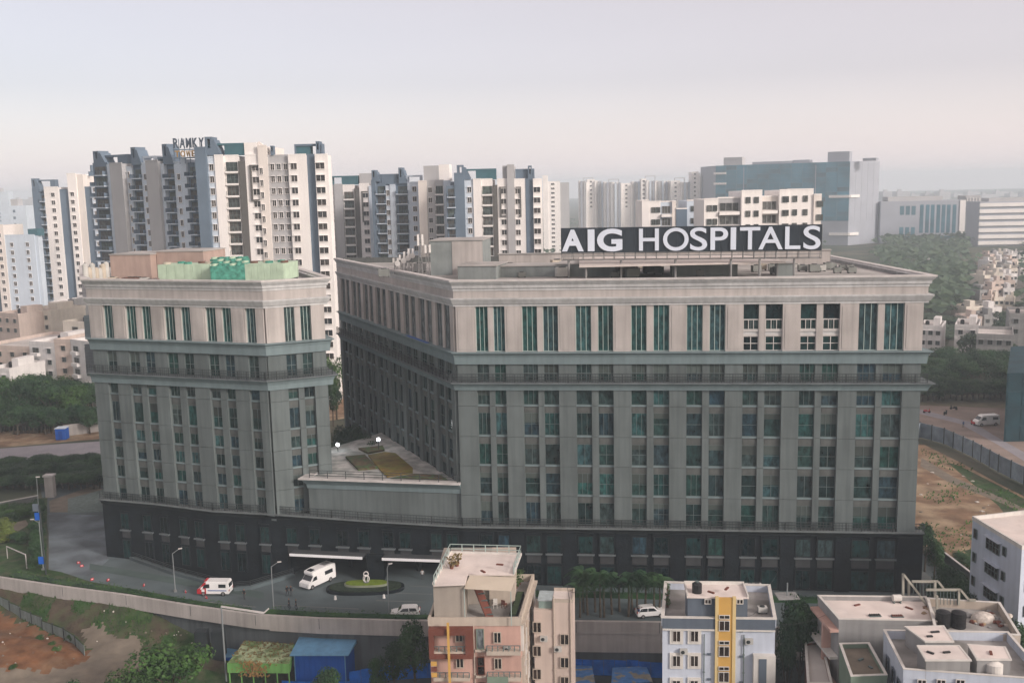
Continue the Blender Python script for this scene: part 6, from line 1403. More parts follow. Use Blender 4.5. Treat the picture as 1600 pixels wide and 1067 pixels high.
# blue hoarding fences and plastic sheets along the lower street
def hoard(label, pts, z0, z1, py=None):
    t = thing('blue_hoarding', label, 'hoarding', (pts[0][0], pts[0][1], z0))
    for a_, b_ in zip(pts[:-1], pts[1:]):
        g = Face(a_, b_); n = max(1, int(g.L/1.3))
        for k in range(n): g.part('panel', M['sh_sheet'], t, g.L*k/n+0.02, g.L*(k+1)/n-0.02, random.uniform(-.03, .03), 0.07, z0, z1+random.uniform(-.08, .08))
hoard('blue sheet hoarding between the blue cabin and the pink apartment house', [tuple(at_z(x, y, -4.4)[:2]) for x, y in ((545, 1048), (600, 1040), (668, 1036), (690, 1036))], -6.4, -4.4)
hoard('blue sheet hoarding in front of the blue cabin, cut by the bottom edge', [tuple(at_z(x, y, -5.4)[:2]) for x, y in ((440, 1062), (500, 1066), (560, 1062))], -6.4, -5.4)
hoard('blue sheet hoarding between the peach house and the pale blue house', [tuple(at_z(x, y, -4.2)[:2]) for x, y in ((893, 1029), (960, 1030), (1036, 1034))], -6.4, -4.2)
for k, pl_ in enumerate(([(899, 1038), (925, 1040), (930, 1066), (899, 1067)], [(957, 1042), (1010, 1040), (1020, 1064), (955, 1068)])):
    c = [at_z(x, y, -4.9) for x, y in pl_]; v = thing('plastic_sheet_roof', ('worn blue plastic sheet roof nearest the peach house', 'worn blue plastic sheet roof nearest the pale blue house')[k], 'sheet roof', (c[0].x, c[0].y, -6)); mb = MB(); mb.prism([(p.x, p.y) for p in c], -5.0, -4.9); mb.build('sheet', mat('faded_blue_sheet', (0.08, 0.22, 0.50), var=0.25, scale=1.2, col2=(0.25, 0.24, 0.20), cs=(0.52, 0.56), bump=0.6, bscale=2), v)
    for p in c: mb = MB(); mb.tube((p.x, p.y, -6.3), (p.x, p.y, -5.0), 0.06, n=6); mb.build('post', M['frame'], v)
# dark teal building cut by the right edge, beyond the lane
c = at_z(1568, 690, 0); g = Face((c.x, c.y), (c.x+26, c.y-0.5)); v = thing('building', 'dark teal glass building cut by the right edge beyond the lane', 'building', g.p(6, -5, 0)); z_ = g.tz(1575, 583)[1]; mb = MB(); mb.prism([(c.x, c.y), (c.x+26, c.y-0.5), ((c.x+26)*1.2, c.y*1.2), (c.x*1.165, c.y*1.16)], 0, z_); mb.build('wall', mat('net_teal', (0.01, 0.04, 0.055), var=0.3, scale=0.3), v)
for k in range(8):
    for q in range(4): g.part('curtain_panel', mat('net_teal', (0.01, 0.04, 0.055), var=0.3, scale=0.3) if 'net_teal' not in bpy.data.materials else bpy.data.materials['net_teal'], v, 0.3+k*2.9, 3.0+k*2.9, 0, 0.1, 0.3+q*z_/4, (q+0.92)*z_/4)

# pipes, cables and outdoor units on the foreground houses
def downpipe(face, parent, t, z0, z1, d=0.14, m='frame'):
    mb = MB(); mb.tube(face.p(t, d, z0), face.p(t, d, z1), 0.06, n=6)
    for k in range(int((z1-z0)/2)): q = face.p(t, d, z0+1+k*2); mb.box(q.x-.1, q.x+.1, q.y-.08, q.y+.08, q.z-.04, q.z+.04)
    mb.build('drain_pipe', M[m], parent)
fB = Face(at_y(1035, 985, 98.5)[:2], at_y(1211, 985, 97.5)[:2])
for x in (1100, 1162): downpipe(fB, BL, fB.tz(x, 1000)[0], -6, 7.2)
fP = Face(at_y(671, 985, 99)[:2], at_y(813, 985, 98.6)[:2])
downpipe(fP, PK, fP.tz(740.5, 1000)[0], -6, 8.6, 0.1, 'ap_beige')
fA = Face(at_y(834, 960, 103.5)[:2], at_y(896, 960, 103)[:2])
for x in (866, 892): downpipe(fA, AN, fA.tz(x, 1000)[0], -6, 9.5, 0.1, 'ap_beige')
for k, (fc, x, y, par) in enumerate(((fA, 872, 1012, AN), (fA, 850, 996, AN), (fB, 1068, 1016, BL), (fB, 1170, 1000, BL), (fP, 793, 1012, PK))):
    t_, z_ = fc.tz(x, y); mb = MB(); fc.box(mb, t_-.4, t_+.4, .02, .4, z_-.28, z_+.28); mb.build('outdoor_unit', cl_m[0], par); mb = MB(); mb.tube(fc.p(t_-.1, .4, z_), fc.p(t_-.1, .43, z_), .2, n=12); mb.build('unit_fan', M['rail'], par)
wc = MB()
for a_, b_ in ((at_y(1211, 975, 98), at_y(1290, 960, 100)), (at_y(1165, 962, 98.3), at_y(1190, 945, 101)), (at_y(893, 925, 104), at_y(985, 908, 118.5)), (at_y(1100, 908, 105), at_y(1112, 888, 105)), (at_y(1196, 915, 103), at_y(1216, 892, 104))):
    n_ = 8
    for k in range(n_):
        u0, u1 = k/n_, (k+1)/n_; p_, q_ = a_.lerp(b_, u0), a_.lerp(b_, u1); p_.z -= 0.8*u0*(1-u0)*4*0.5; q_.z -= 0.8*u1*(1-u1)*4*0.5; wc.tube(p_, q_, 0.02, n=4)
CW = thing('cable', 'thin dark cables strung from the roofs of the foreground houses', 'cable', (30, 100, 9)); wc.build('wire', M['tank'], CW)
# odds and ends on the roofs
rs = random.Random(31)
for k, (px, py, z) in enumerate(((1452, 994, 9.75), (1462, 987, 9.75), (1455, 1020, 9.75), (1478, 1019, 9.75), (1548, 1019, 9.75), (1110, 925, 11.6), (1135, 920, 11.6), (755, 893, 13.6), (780, 882, 13.6), (1340, 945, 7.75), (1420, 950, 7.75), (1345, 1030, 6.2), (1360, 1042, 6.2))):
    p = at_z(px, py, z); z_ = z
    v = thing('roof_litter', 'small dark scrap or plank lying on a foreground roof', 'scrap', (p.x, p.y, z_), 'scraps on the foreground roofs', rs.uniform(0, 3)); mb = MB(); mb.box(-rs.uniform(.2, .5), rs.uniform(.2, .5), -.12, .12, -0.02, .1); mb.build('plank', rs.choice((M['ap_red'], M['frame'], M['tank'])), v, local=True)

# ================================================================= VEGETATION
def leafmat(name, c, c2, tr=0.0):
    m = mat(name, c, rough=0.6, var=0.25, scale=0.5, col2=c2, cs=(0.42, 0.6), rnd=0.18, spec=0.2); return m
M['lf_dark'] = leafmat('leaves_dark', (0.016, 0.048, 0.020), (0.032, 0.075, 0.026))
M['lf_mid'] = leafmat('leaves_green', (0.026, 0.070, 0.016), (0.052, 0.11, 0.026))
M['lf_far'] = leafmat('leaves_far_hazed', (0.045, 0.080, 0.050), (0.065, 0.10, 0.055))  # far foliage, paling by haze put into the leaf colour
M['lf_lime'] = leafmat('leaves_lime', (0.14, 0.17, 0.035), (0.10, 0.14, 0.03))
M['bark'] = mat('bark', (0.07, 0.055, 0.04), var=0.3, scale=3)
def crown_mesh(seed, n, size, lobes=13, m='lf_dark', flat=1.0):
    r = random.Random(seed); mb = MB(); L = []
    for k in range(lobes):
        a = r.uniform(0, 2*PI); q = r.uniform(0.05, 0.30); z = r.uniform(0.42, 0.82)
        q *= 1.0-abs(z-0.6)*1.2; L.append((math.cos(a)*q, math.sin(a)*q, z, r.uniform(0.11, 0.20), r.uniform(0.09, 0.15)))
    L.append((0, 0, 0.65, 0.26, 0.24))
    for k in range(n):
        c = L[k % len(L)]; d = Vector((r.gauss(0, 1), r.gauss(0, 1), r.gauss(0.25, 1))).normalized(); q = r.uniform(0.72, 1.08)
        p = Vector((c[0]+d.x*c[3]*q, c[1]+d.y*c[3]*q, c[2]+d.z*c[4]*q))
        nrm = (d+Vector((r.uniform(-.8, .8), r.uniform(-.8, .8), r.uniform(-.4, 1.0)))).normalized()
        u_ = nrm.cross(Vector((r.uniform(-1, 1), r.uniform(-1, 1), r.uniform(-1, 1)))).normalized(); v_ = nrm.cross(u_); s = size*r.uniform(0.6, 1.4)
        mb.face([p-u_*s, p-v_*s*0.6, p+u_*s, p+v_*s*0.6])
    return mb.mesh('crown', M[m], fix=False)
def trunk_mesh(seed):
    r = random.Random(seed); mb = MB(); mb.tube((0, 0, 0), (0.01, 0, 0.35), 0.028, 0.018, n=8)
    for k in range(6): a = k*1.05+r.uniform(-.3, .3); mb.tube((0.01, 0, 0.30), (math.cos(a)*0.22, math.sin(a)*0.22, r.uniform(0.55, 0.72)), 0.014, 0.004, n=5, caps=False)
    mb.tube((0.01, 0, 0.35), (0, 0, 0.8), 0.016, 0.004, n=5, caps=False)
    return mb.mesh('trunk', M['bark'], fix=False)
crowns = {}
for nm, n, size in (('lf_dark', 3400, 0.020), ('lf_mid', 3400, 0.020), ('lf_far', 1500, 0.030), ('lf_lime', 1500, 0.03)): crowns[nm] = [crown_mesh(i*7+len(nm), n, size, m=nm) for i in range(3)]
trunks = [trunk_mesh(i) for i in range(3)]
rt = random.Random(77)
def tree(px, pyt, Y, Wd, zb, label, kind='lf_dark', group=None, name='tree', z_top=None, cat='tree'):
    q = at_y(px, pyt, Y); H = q.z-zb if z_top is None else z_top
    t = thing(name, label, cat, (q.x, Y, zb), group, rt.uniform(0, 6.28)); t.scale = (Wd*rt.uniform(.9, 1.1), Wd*rt.uniform(.9, 1.1), max(1.0, H))
    i = rt.randrange(3); obj('trunk', trunks[i], t, local=True); obj('crown', crowns[kind][(i+1) % 3], t, local=True); return t
# near trees
tree(262, 992, 106.5, 13.5, -4.8, 'leafy bright green tree left of the green canopy, at the bottom of the picture', 'lf_mid')
tree(198, 1040, 103, 7.0, -4.5, 'small green tree at the bottom edge, left of the larger leafy one', 'lf_mid')
tree(105, 1056, 100.5, 6.0, -4.5, 'low bushy tree top cut by the bottom edge, beside the dirt track', 'lf_dark')
tree(150, 1062, 99.5, 5, -4.5, 'low bush cut by the bottom edge, left of the small green tree', 'lf_mid')
tree(645, 962, 112.0, 6.5, -6.2, 'tall dark tree against the left side of the pink apartment house', 'lf_dark')
tree(612, 992, 110.5, 5.5, -6.2, 'dark tree behind the blue hoarding, left of the tall dark tree', 'lf_dark')
tree(588, 1012, 108.5, 3.6, -6.2, 'slim dark tree right beside the blue cabin', 'lf_dark')
tree(508, 1036, 105.5, 6.0, -6.2, 'low spreading tree in front of the blue cabin', 'lf_dark')
tree(1252, 918, 105.5, 7.5, -6.2, 'tall dark green tree right of the pale blue house', 'lf_dark')
tree(1232, 960, 103.0, 4.5, -6.2, 'smaller tree at the foot of the tall dark one, right of the pale blue house', 'lf_dark')
tree(1270, 930, 109.5, 5.0, -6.2, 'dark tree behind the broad pale roof, its crown just left of it', 'lf_dark')
tree(1448, 812, 131, 5.5, 0, 'dark tree at the right foot of the right block', 'lf_dark'); tree(1462, 838, 128, 4.5, 0, 'dark bushy tree just right of the foot of the right block', 'lf_dark')
for k, (px, pt, Y) in enumerate(((1475, 868, 124.5), (1488, 880, 122), (1500, 884, 121), (1512, 898, 119), (1522, 908, 117.5), (1535, 912, 116), (1552, 920, 114), (1568, 935, 111), (1582, 950, 108), (1595, 965, 105), (1598, 985, 101), (1470, 895, 121), (1485, 905, 118))):
    tree(px, pt, Y, 5.0, -3.5, 'dark shrub in the green belt between the boundary wall and the roofs at the bottom right', 'lf_dark', 'shrubs along the boundary wall', 'shrub', cat='shrub')
for k, (px, pt, Y) in enumerate(((1500, 862, 134), (1512, 866, 132), (1492, 872, 133), (1520, 872, 130))): tree(px, pt, Y, 4.2, 0, 'rounded dark bush beside the grey-white house at the right edge', 'lf_dark', 'bushes beside the grey-white house', 'bush', cat='bush')
tree(560, 650, 172, 10, 0, 'dark tree between the two hospital blocks, behind the terrace lamps', 'lf_dark'); tree(538, 655, 168, 9, 0, 'dark tree behind the left terrace lamp', 'lf_dark'); tree(582, 668, 164, 8, 0, 'dark tree behind the right terrace lamp', 'lf_dark')
for k, (px, pt, Y) in enumerate(((570, 672, 158), (548, 676, 160), (530, 682, 157), (585, 684, 154))): tree(px, pt, Y, 6.5, 8, 'low dark tree at the back edge of the roof terrace', 'lf_dark', 'low trees behind the terrace')
tree(521, 548, 232, 8, 0, 'sunlit green tree seen in the gap between the two hospital blocks', 'lf_mid'); tree(517, 590, 225, 6, 0, 'smaller dark tree under the sunlit one in the gap between the blocks', 'lf_dark')
# park and roadside belts on the left
lab = 'dark green tree in the dense park belt below the pale houses at the left'
for k in range(44):
    px = -20+k*3.75+rt.uniform(-2, 2); d = (k*0.618) % 1; Y = 228+d*40; pt = 596-d*24+rt.uniform(-8, 8)+(px-60)*0.10
    tree(px, pt, Y, rt.uniform(10, 14), 0, lab, rt.choice(('lf_dark', 'lf_dark', 'lf_mid')), 'trees of the park belt')
for k in range(26):
    px = -15+k*6.3; tree(px, 628+rt.uniform(-6, 6)+(px-60)*0.06, 224+rt.uniform(-1, 3), rt.uniform(8, 11), -0.6, 'low dense bush filling the foot of the park belt at the left', 'lf_dark', 'bushes at the foot of the park belt', 'bush', cat='bush')
lab = 'dense dark tree in the row between the grey road and the park lawn'
for k in range(44):
    px = -15+(k % 22)*8.4+(k > 21)*4; pt = 716-(px > 60)*6+rt.uniform(-5, 5)+(k > 21)*13; Y = 191+rt.uniform(-2, 2)-(k > 21)*5
    tree(px, pt, Y, rt.uniform(7, 9), 0, lab, 'lf_dark', 'trees of the roadside row')
for k in range(18):
    px = -10+k*9.6; tree(px, 742+rt.uniform(-4, 4)-(px > 90)*8, 181-(px > 90)*1+rt.uniform(-1, 1), rt.uniform(6, 8), 0, 'low dark bush at the foot of the roadside tree row', 'lf_dark', 'bushes under the roadside row', 'bush', cat='bush')
# park shrubs
def shrub(px, py, Wd, H, kind, label, group=None):
    p = at_z(px, py, 0); t = thing('shrub', label, 'shrub', (p.x, p.y, -H*0.42), group, rt.uniform(0, 6)); t.scale = (Wd*1.6, Wd*1.6, H*1.5); obj('crown', crowns[kind][rt.randrange(3)], t, local=True); return t
shrub(10, 828, 2.9, 2.2, 'lf_lime', 'round yellow-green shrub, upper one of the pair at the left edge'); shrub(10, 846, 3.0, 2.2, 'lf_lime', 'round yellow-green shrub, lower one of the pair at the left edge')
for k, (px, py, w_, h_) in enumerate(((33, 848, 3.0, 2.2), (22, 812, 2.6, 1.6), (38, 806, 2.8, 1.8), (10, 808, 2.8, 1.5), (46, 800, 2.4, 1.6), (28, 798, 2.5, 1.5), (5, 800, 2.6, 1.6))): shrub(px, py, w_, h_, 'lf_mid' if k > 1 else 'lf_dark', 'rounded green shrub on the park lawn', 'shrubs on the park lawn')
for k in range(11): shrub(58+(k % 2)*3, 800+k*9, 2.4, 2.8, 'lf_dark', 'tall dark shrub in the screen between park lawn and side drive', 'shrubs screening the side drive')
for k, (px, py) in enumerate(((64, 1003), (80, 1014), (90, 1022), (112, 1002), (20, 1050))): 
    p = at_z(px, py, -3.2); t = thing('weed_clump', 'small weed clump growing by the fence of the orange mound', 'weed', (p.x, p.y, -3.6), 'weed clumps by the mound fence'); t.scale = (1.8, 1.8, 1.6); obj('foliage', crowns['lf_mid'][k % 3], t, local=True)
# green belt on the right, beyond the dusty lane, thinning into the haze
lab = 'dark green tree in the belt right of the right block, beyond the dusty lane'
for k in range(34):
    d = rt.random(); px = rt.uniform(1436, 1625); Y = 243+d*40; pt = 568-d*30+rt.uniform(-10, 8)-(1470 < px < 1500)*4
    tree(px, pt, Y, rt.uniform(10, 14), 0, lab, 'lf_dark', 'trees beyond the dusty lane')
for k in range(22):
    px = 1434+k*8.8; tree(px, 588+rt.uniform(-6, 5), 238+rt.uniform(-1, 2), rt.uniform(9, 12), -0.6, 'low dark bush in front of the tree belt beyond the dusty lane', 'lf_dark', 'bushes before the belt beyond the lane', 'bush', cat='bush')
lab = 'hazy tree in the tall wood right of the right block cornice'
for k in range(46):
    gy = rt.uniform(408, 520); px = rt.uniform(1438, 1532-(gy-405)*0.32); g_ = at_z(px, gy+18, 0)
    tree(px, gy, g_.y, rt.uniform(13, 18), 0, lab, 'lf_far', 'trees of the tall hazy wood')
for k, (px, pt, Y) in enumerate(((1570, 482, 330), (1578, 488, 320), (1566, 500, 310), (1592, 470, 400), (1598, 450, 460), (1594, 430, 560), (1545, 520, 290), (1518, 516, 280), (1596, 410, 700), (1590, 520, 300), (1600, 560, 268))): tree(px, pt, Y, 9+k*0.3, 0, 'hazy tree standing among the houses of the right colony', 'lf_far', 'trees among the colony houses')
# far woods: nobody could count these
mb = MB(); r_ = random.Random(5)
for k in range(5200):
    px = r_.uniform(1375, 1640) if k % 3 else r_.uniform(-20, 1300); Y = r_.uniform(380, 1500) if px > 1375 else r_.uniform(420, 1500)
    if 1512 < px < 1606 and Y < 820: continue
    x = at_y(px, 400, Y).x; h = r_.uniform(4, 10); s = r_.uniform(2.5, 6)
    for q in range(3):
        c = Vector((x+r_.uniform(-s, s), Y+r_.uniform(-s, s), h*r_.uniform(.5, 1))); n_ = Vector((r_.uniform(-.6, .6), r_.uniform(-1, 0), r_.uniform(.2, 1))).normalized(); u_ = n_.cross(Vector((0, 0, 1))).normalized()*s*.5; v_ = n_.cross(u_)*0.6
        mb.face([c-u_, c-v_, c+u_, c+v_])
o = obj('distant_woods', mb.mesh('distant_woods', M['lf_far'], fix=False)); o['kind'] = 'stuff'; o['label'] = 'hazy green woods filling the land far behind the buildings'
# grass tufts on verge and slope
mb = MB()
for k in range(9000):
    x = r_.uniform(-80, -44); y = r_.uniform(112, 134)
    if y > wall_y(x)-0.3 or inside((x, y), road_poly) or inside((x, y), mound_poly) or mnoise.noise(Vector((x*0.22, y*0.22, 3))) < -0.1: continue
    z = ter(x, y); s = r_.uniform(0.04, 0.10); mb.face([(x-s, y, z), (x+s, y+s*.5, z), (x+r_.uniform(-.1, .1), y+r_.uniform(-.1, .1), z+r_.uniform(.12, .45))])
o = obj('slope_grass', mb.mesh('slope_grass', M['lf_mid'], fix=False)); o['kind'] = 'stuff'; o['label'] = 'rough grass on the slope below the parapet'
# scrub tufts on the vacant lot
mb = MB(); lot = pxs([(1436, 700), (1500, 722), (1560, 755), (1640, 795), (1640, 905), (1560, 905), (1500, 880), (1440, 850)])
for k in range(7000):
    x = r_.uniform(50, 110); y = r_.uniform(120, 200)
    if not inside((x, y), lot) or mnoise.noise(Vector((x*0.1, y*0.1, 7))) < 0.02: continue
    s = r_.uniform(0.08, 0.25); mb.face([(x-s, y, 0.0), (x+s, y+s*.5, 0.0), (x+r_.uniform(-.2, .2), y, r_.uniform(.15, .55))])
o = obj('lot_scrub_tufts', mb.mesh('lot_scrub_tufts', M['lf_mid'], fix=False)); o['kind'] = 'stuff'; o['label'] = 'low scrub scattered over the vacant lot'
# clipped hedges along the forecourt edge
def hedge(name, label, pts, wd, ht, m='lf_mid', dens=60, z=0.0):
    t = thing(name, label, 'hedge', (pts[0][0], pts[0][1], z)); mb = MB(); co = MB()
    for a, b in zip(pts[:-1], pts[1:]):
        a, b = Vector(a), Vector(b); L_ = (b-a).length; d = (b-a).normalized(); n_ = Vector((d.y, -d.x))
        for k in range(int(L_*dens)):
            q = a+d*r_.uniform(0, L_)+n_*r_.uniform(-wd/2, wd/2); zz = z+ht*(1-r_.random()**2)*(0.8+0.35*mnoise.noise(Vector((q.x*.7, q.y*.7, 2)))); s = r_.uniform(.05, .13); c = Vector((q.x, q.y, zz))
            u_ = Vector((r_.uniform(-1, 1), r_.uniform(-1, 1), r_.uniform(-.6, .6))).normalized()*s; v_ = u_.cross(Vector((r_.uniform(-1, 1), r_.uniform(-1, 1), 1))).normalized()*s*.7
            mb.face([c-u_, c-v_, c+u_, c+v_])
    o = mb.build('foliage', M[m], t)
    mb = MB(); mb.sweep(pts, [(-wd*.35, z), (wd*.35, z), (wd*.3, z+ht*.6), (-wd*.3, z+ht*.6)]); mb.build('stems', M['lf_dark'], t)
hp = [(-71.8, 135.6), (-61.6, 131.6), (-51.6, 128.2), (-41.8, 124.3), (-34.5, 121.7)]
hedge('hedge', 'long low green hedge behind the beige parapet, left of the gantry', hp[:3], 2.0, 1.35, 'lf_mid'); hedge('hedge', 'olive green hedge behind the beige parapet beside the ambulance', hp[2:], 1.6, 1.15, 'lf_mid')
hedge('hedge', 'green hedge behind the beige parapet in front of the entrance', [(-32.0, 121.0), (-24.6, 119.6), (-15.5, 118.5)], 1.8, 1.35, 'lf_mid'); hedge('hedge', 'dark hedge behind the beige parapet left of the pink house', [(-15.4, 118.5), (-9, 118.0)], 1.6, 1.4, 'lf_dark')
hedge('hedge', 'low hedge between the entrance road and the right block', [(-6, 126.6), (10, 125.0), (30, 122.6), (50, 120.4)], 1.0, 1.0, 'lf_dark', 40)
sheet('verge', [(-90, 141.4), (-72.8, 134.5), (-62, 130.5), (-52, 127.1), (-42.2, 123.2), (-33, 119.9), (-24.7, 118.4), (-14.1, 117.2), (-13.7, 118.9), (-24.3, 120.4), (-32.5, 122.3), (-41.2, 125.7), (-51, 130.2), (-60, 134.0), (-66, 138), (-86, 147)], M['grassm'], 0.03)
# palms in front of the right block
frond = MB(); r5 = random.Random(2); pr = Vector((0, 0, 0))
for k in range(9):
    a0 = k/9; a1 = (k+1)/9; c0_ = Vector((a0*1.9, 0, 0.55*math.sin(a0*2.6)-a0*a0*1.1)); c1_ = Vector((a1*1.9, 0, 0.55*math.sin(a1*2.6)-a1*a1*1.1)); frond.bar(c0_, c1_, 0.05, 0.04)
    for s_ in (-1, 1):
        for q in range(2): c = c0_.lerp(c1_, q*0.5); l = 0.55*(1-abs(a0-0.4)*0.9); frond.face([c, c+Vector((0.07, 0, 0)), c+Vector((0.28, s_*l, -0.28)), c+Vector((0.22, s_*l, -0.3))])
fm = frond.mesh('frond', M['lf_dark'], fix=False)
for k, (px, py, h) in enumerate(((906, 958, 4.2), (918, 956, 4.8), (930, 957, 5.0), (944, 956, 4.6), (956, 957, 4.9), (968, 957, 4.5), (982, 958, 4.9), (995, 957, 4.6), (1008, 958, 4.8), (1022, 957, 4.6), (1030, 958, 4.4), (912, 952, 5.4), (938, 952, 5.6), (988, 952, 5.2))):
    p = at_z(px, py, 0.5); p = at_y(px, py, 118.6+(k % 3)*0.8); t = thing('palm_tree', 'drooping dark palm in the row before the right block, between the peach and pale blue houses', 'palm tree', (p.x, p.y, 0), 'palms in front of the right block', rt.uniform(0, 6))
    mb = MB(); mb.tube((0, 0, 0), (0.1, 0, h*.5), 0.16, 0.12).tube((0.1, 0, h*.5), (0, 0, h), 0.12, 0.09); mb.build('trunk', M['bark'], t, local=True)
    for q in range(13): o = obj('frond', fm, t, loc=(0, 0, h-0.1-(q % 3)*0.12), rz=q*2*PI/13+rt.uniform(-.2, .2), local=True); s = rt.uniform(.8, 1.15); o.scale = (s, s, s); o.rotation_euler[1] = rt.uniform(-0.5, 0.35)

# ================================================================= VEHICLES
M['tyre'] = mat('tyre_rubber', (0.02, 0.02, 0.02), var=0); M['rim'] = mat('wheel_rim', (0.35, 0.35, 0.36), rough=0.4, var=0, metal=0.6)
M['car_white'] = mat('white_vehicle_paint', (0.80, 0.80, 0.80), rough=0.35, var=0.04, spec=0.5); M['car_red'] = mat('red_vehicle_paint', (0.42, 0.02, 0.03), rough=0.35, var=0.04, spec=0.5)
M['car_gl'] = mat('vehicle_glass', (0.02, 0.025, 0.03), rough=0.1, var=0, spec=0.6); M['lampw'] = mat('headlight_glass', (0.6, 0.6, 0.58), rough=0.2, var=0); M['lampr'] = mat('tail_light', (0.3, 0.01, 0.01), rough=0.3, var=0)
def slab(mb, prof, w0, w1, zsplit, m=0):
    """side profile extruded across, narrowing above zsplit"""
    n = len(prof); k = len(mb.v); zt = max(p[1] for p in prof)
    wf = lambda z: w0 if z <= zsplit else w0+(w1-w0)*(z-zsplit)/(zt-zsplit+1e-6)
    for s_ in (-1, 1):
        for x, z in prof: mb.v.append((x, s_*wf(z)/2, z))
    for i in range(n): j = (i+1) % n; mb.f.append((k+i, k+j, k+n+j, k+n+i)); mb.m.append(m)
    mb.f.append(tuple(k+i for i in reversed(range(n)))); mb.m.append(m); mb.f.append(tuple(k+n+i for i in range(n))); mb.m.append(m)
def vehicle(name, label, cat, loc, rz, kind, paint='car_white', group=None):
    t = thing(name, label, cat, loc, group, rz)
    if kind == 'van':
        Lh, W_, H = 2.55, 1.95, 2.35; prof = [(-2.55, .35), (-2.6, 1.1), (-2.45, 2.25), (-2.3, 2.35), (1.1, 2.35), (1.5, 2.2), (2.15, 1.35), (2.6, 1.1), (2.65, .4), (2.5, .32)]
        fw = [(1.5, 2.14), (2.13, 1.38)]; sidew = [((0.55, 1.35), (1.75, 1.3), (1.35, 1.95), (0.6, 1.98)), ((-2.1, 1.4), (-0.9, 1.4), (-0.9, 1.95), (-2.1, 1.95))]; rear = (-2.52, 1.35, 2.0); wr = 0.36; wx = (1.65, -1.6)
    elif kind == 'camper':
        Lh, W_, H = 3.3, 2.25, 2.9; prof = [(-3.3, .4), (-3.35, 2.75), (-3.2, 2.9), (0.5, 2.95), (1.9, 2.8), (2.0, 2.45), (1.75, 2.15), (2.35, 1.4), (3.0, 1.15), (3.1, .45), (2.9, .35)]
        fw = [(1.78, 2.12), (2.34, 1.43)]; sidew = [((1.0, 1.4), (2.15, 1.35), (1.65, 2.0), (1.05, 2.02)), ((-2.6, 1.55), (-0.8, 1.55), (-0.8, 2.2), (-2.6, 2.2))]; rear = (-3.33, 1.5, 2.3); wr = 0.4; wx = (2.15, -2.0)
    else:
        Lh, W_, H = 2.2, 1.75, 1.6; prof = [(-2.2, .35), (-2.25, .95), (-2.05, 1.1), (-1.75, 1.55), (-1.5, 1.62), (0.25, 1.62), (0.55, 1.55), (1.15, 1.02), (2.0, .88), (2.25, .7), (2.25, .38), (2.1, .3)]
        fw = [(0.58, 1.5), (1.12, 1.06)]; sidew = [((-0.55, 1.05), (0.85, 1.03), (0.35, 1.48), (-0.5, 1.52)), ((-1.85, 1.08), (-0.65, 1.05), (-0.6, 1.52), (-1.6, 1.5))]; rear = (-2.0, 1.15, 1.45); wr = 0.31; wx = (1.4, -1.35)
    zs = 1.2 if kind != 'car' else 0.95; W1 = W_*(0.9 if kind != 'car' else 0.8); ztop = max(p[1] for p in prof)
    mb = MB(); slab(mb, prof, W_, W1, zs); me = mb.mesh('body', M[paint]); b_ = bmesh.new(); b_.from_mesh(me); bmesh.ops.bevel(b_, geom=b_.edges[:], offset=0.05, segments=2, affect='EDGES', clamp_overlap=True); b_.to_mesh(me); b_.free(); obj('body', me, t, local=True)
    wf = lambda z: W_ if z <= zs else W_+(W1-W_)*(z-zs)/(ztop-zs)
    mb = MB(); (xa, za), (xb, zb2) = fw; nx_, nz_ = (za-zb2), (xb-xa); l = math.hypot(nx_, nz_); ox, oz = 0.03*nx_/l, 0.03*nz_/l; ya, yb = wf(za)/2*0.88, wf(zb2)/2*0.88
    mb.face([(xb+ox, -yb, zb2+oz), (xb+ox, yb, zb2+oz), (xa+ox, ya, za+oz), (xa+ox, -ya, za+oz)]); mb.build('windscreen', M['car_gl'], t, local=True)
    for s_ in (-1, 1):
        for q in sidew: mb = MB(); mb.face([(x, s_*(wf(z)/2+0.012), z) for x, z in q]); mb.build('side_window', M['car_gl'], t, local=True)
        for x in wx:
            mb = MB(); mb.tube((x, s_*(W_/2-.2), wr), (x, s_*(W_/2+.02), wr), wr, n=18); w_ = mb.build('wheel', M['tyre'], t, local=True); mb = MB(); mb.tube((x, s_*(W_/2+.02), wr), (x, s_*(W_/2+.035), wr), wr*.6, n=14); mb.build('rim', M['rim'], w_, local=True)
        xf = prof[-2][0]; mb = MB(); mb.box(xf-.08, xf+.03, s_*W_*.38-.16, s_*W_*.38+.16, .68, .86); mb.build('headlight', M['lampw'], t, local=True)
        xr = prof[0][0]; mb = MB(); mb.box(xr-.08, xr+.05, s_*W_*.42-.1, s_*W_*.42+.1, .8, 1.1); mb.build('tail_light', M['lampr'], t, local=True)
    mb = MB(); mb.box(rear[0]-.05, rear[0]+.05, -W1*.38, W1*.38, rear[1], rear[2]); mb.build('rear_window', M['car_gl'], t, local=True)
    return t
p = at_z(337, 927, 0); t = vehicle('ambulance', 'white ambulance van with a red front, parked at the left of the forecourt', 'ambulance', (p.x, p.y, 0), PI-0.08, 'van'); t.scale = (.84, .84, .84)
prof = [(1.15, .36), (1.15, 2.30), (1.5, 2.16), (2.15, 1.32), (2.62, 1.07), (2.67, .4), (2.5, .33)]; mb = MB(); slab(mb, [(x+0.02, z+0.01) for x, z in prof], 2.0, 1.82, 1.2); mb.build('red_cab_paint', M['car_red'], t, local=True)
mb = MB(); mb.face([(1.57, -.72, 2.14), (2.2, -.8, 1.36), (2.2, .8, 1.36), (1.57, .72, 2.14)]); mb.build('windscreen', M['car_gl'], t, local=True)
mb = MB(); mb.box(1.2, 1.5, -.6, .6, 2.31, 2.45); mb.build('light_bar', M['car_red'], t, local=True)
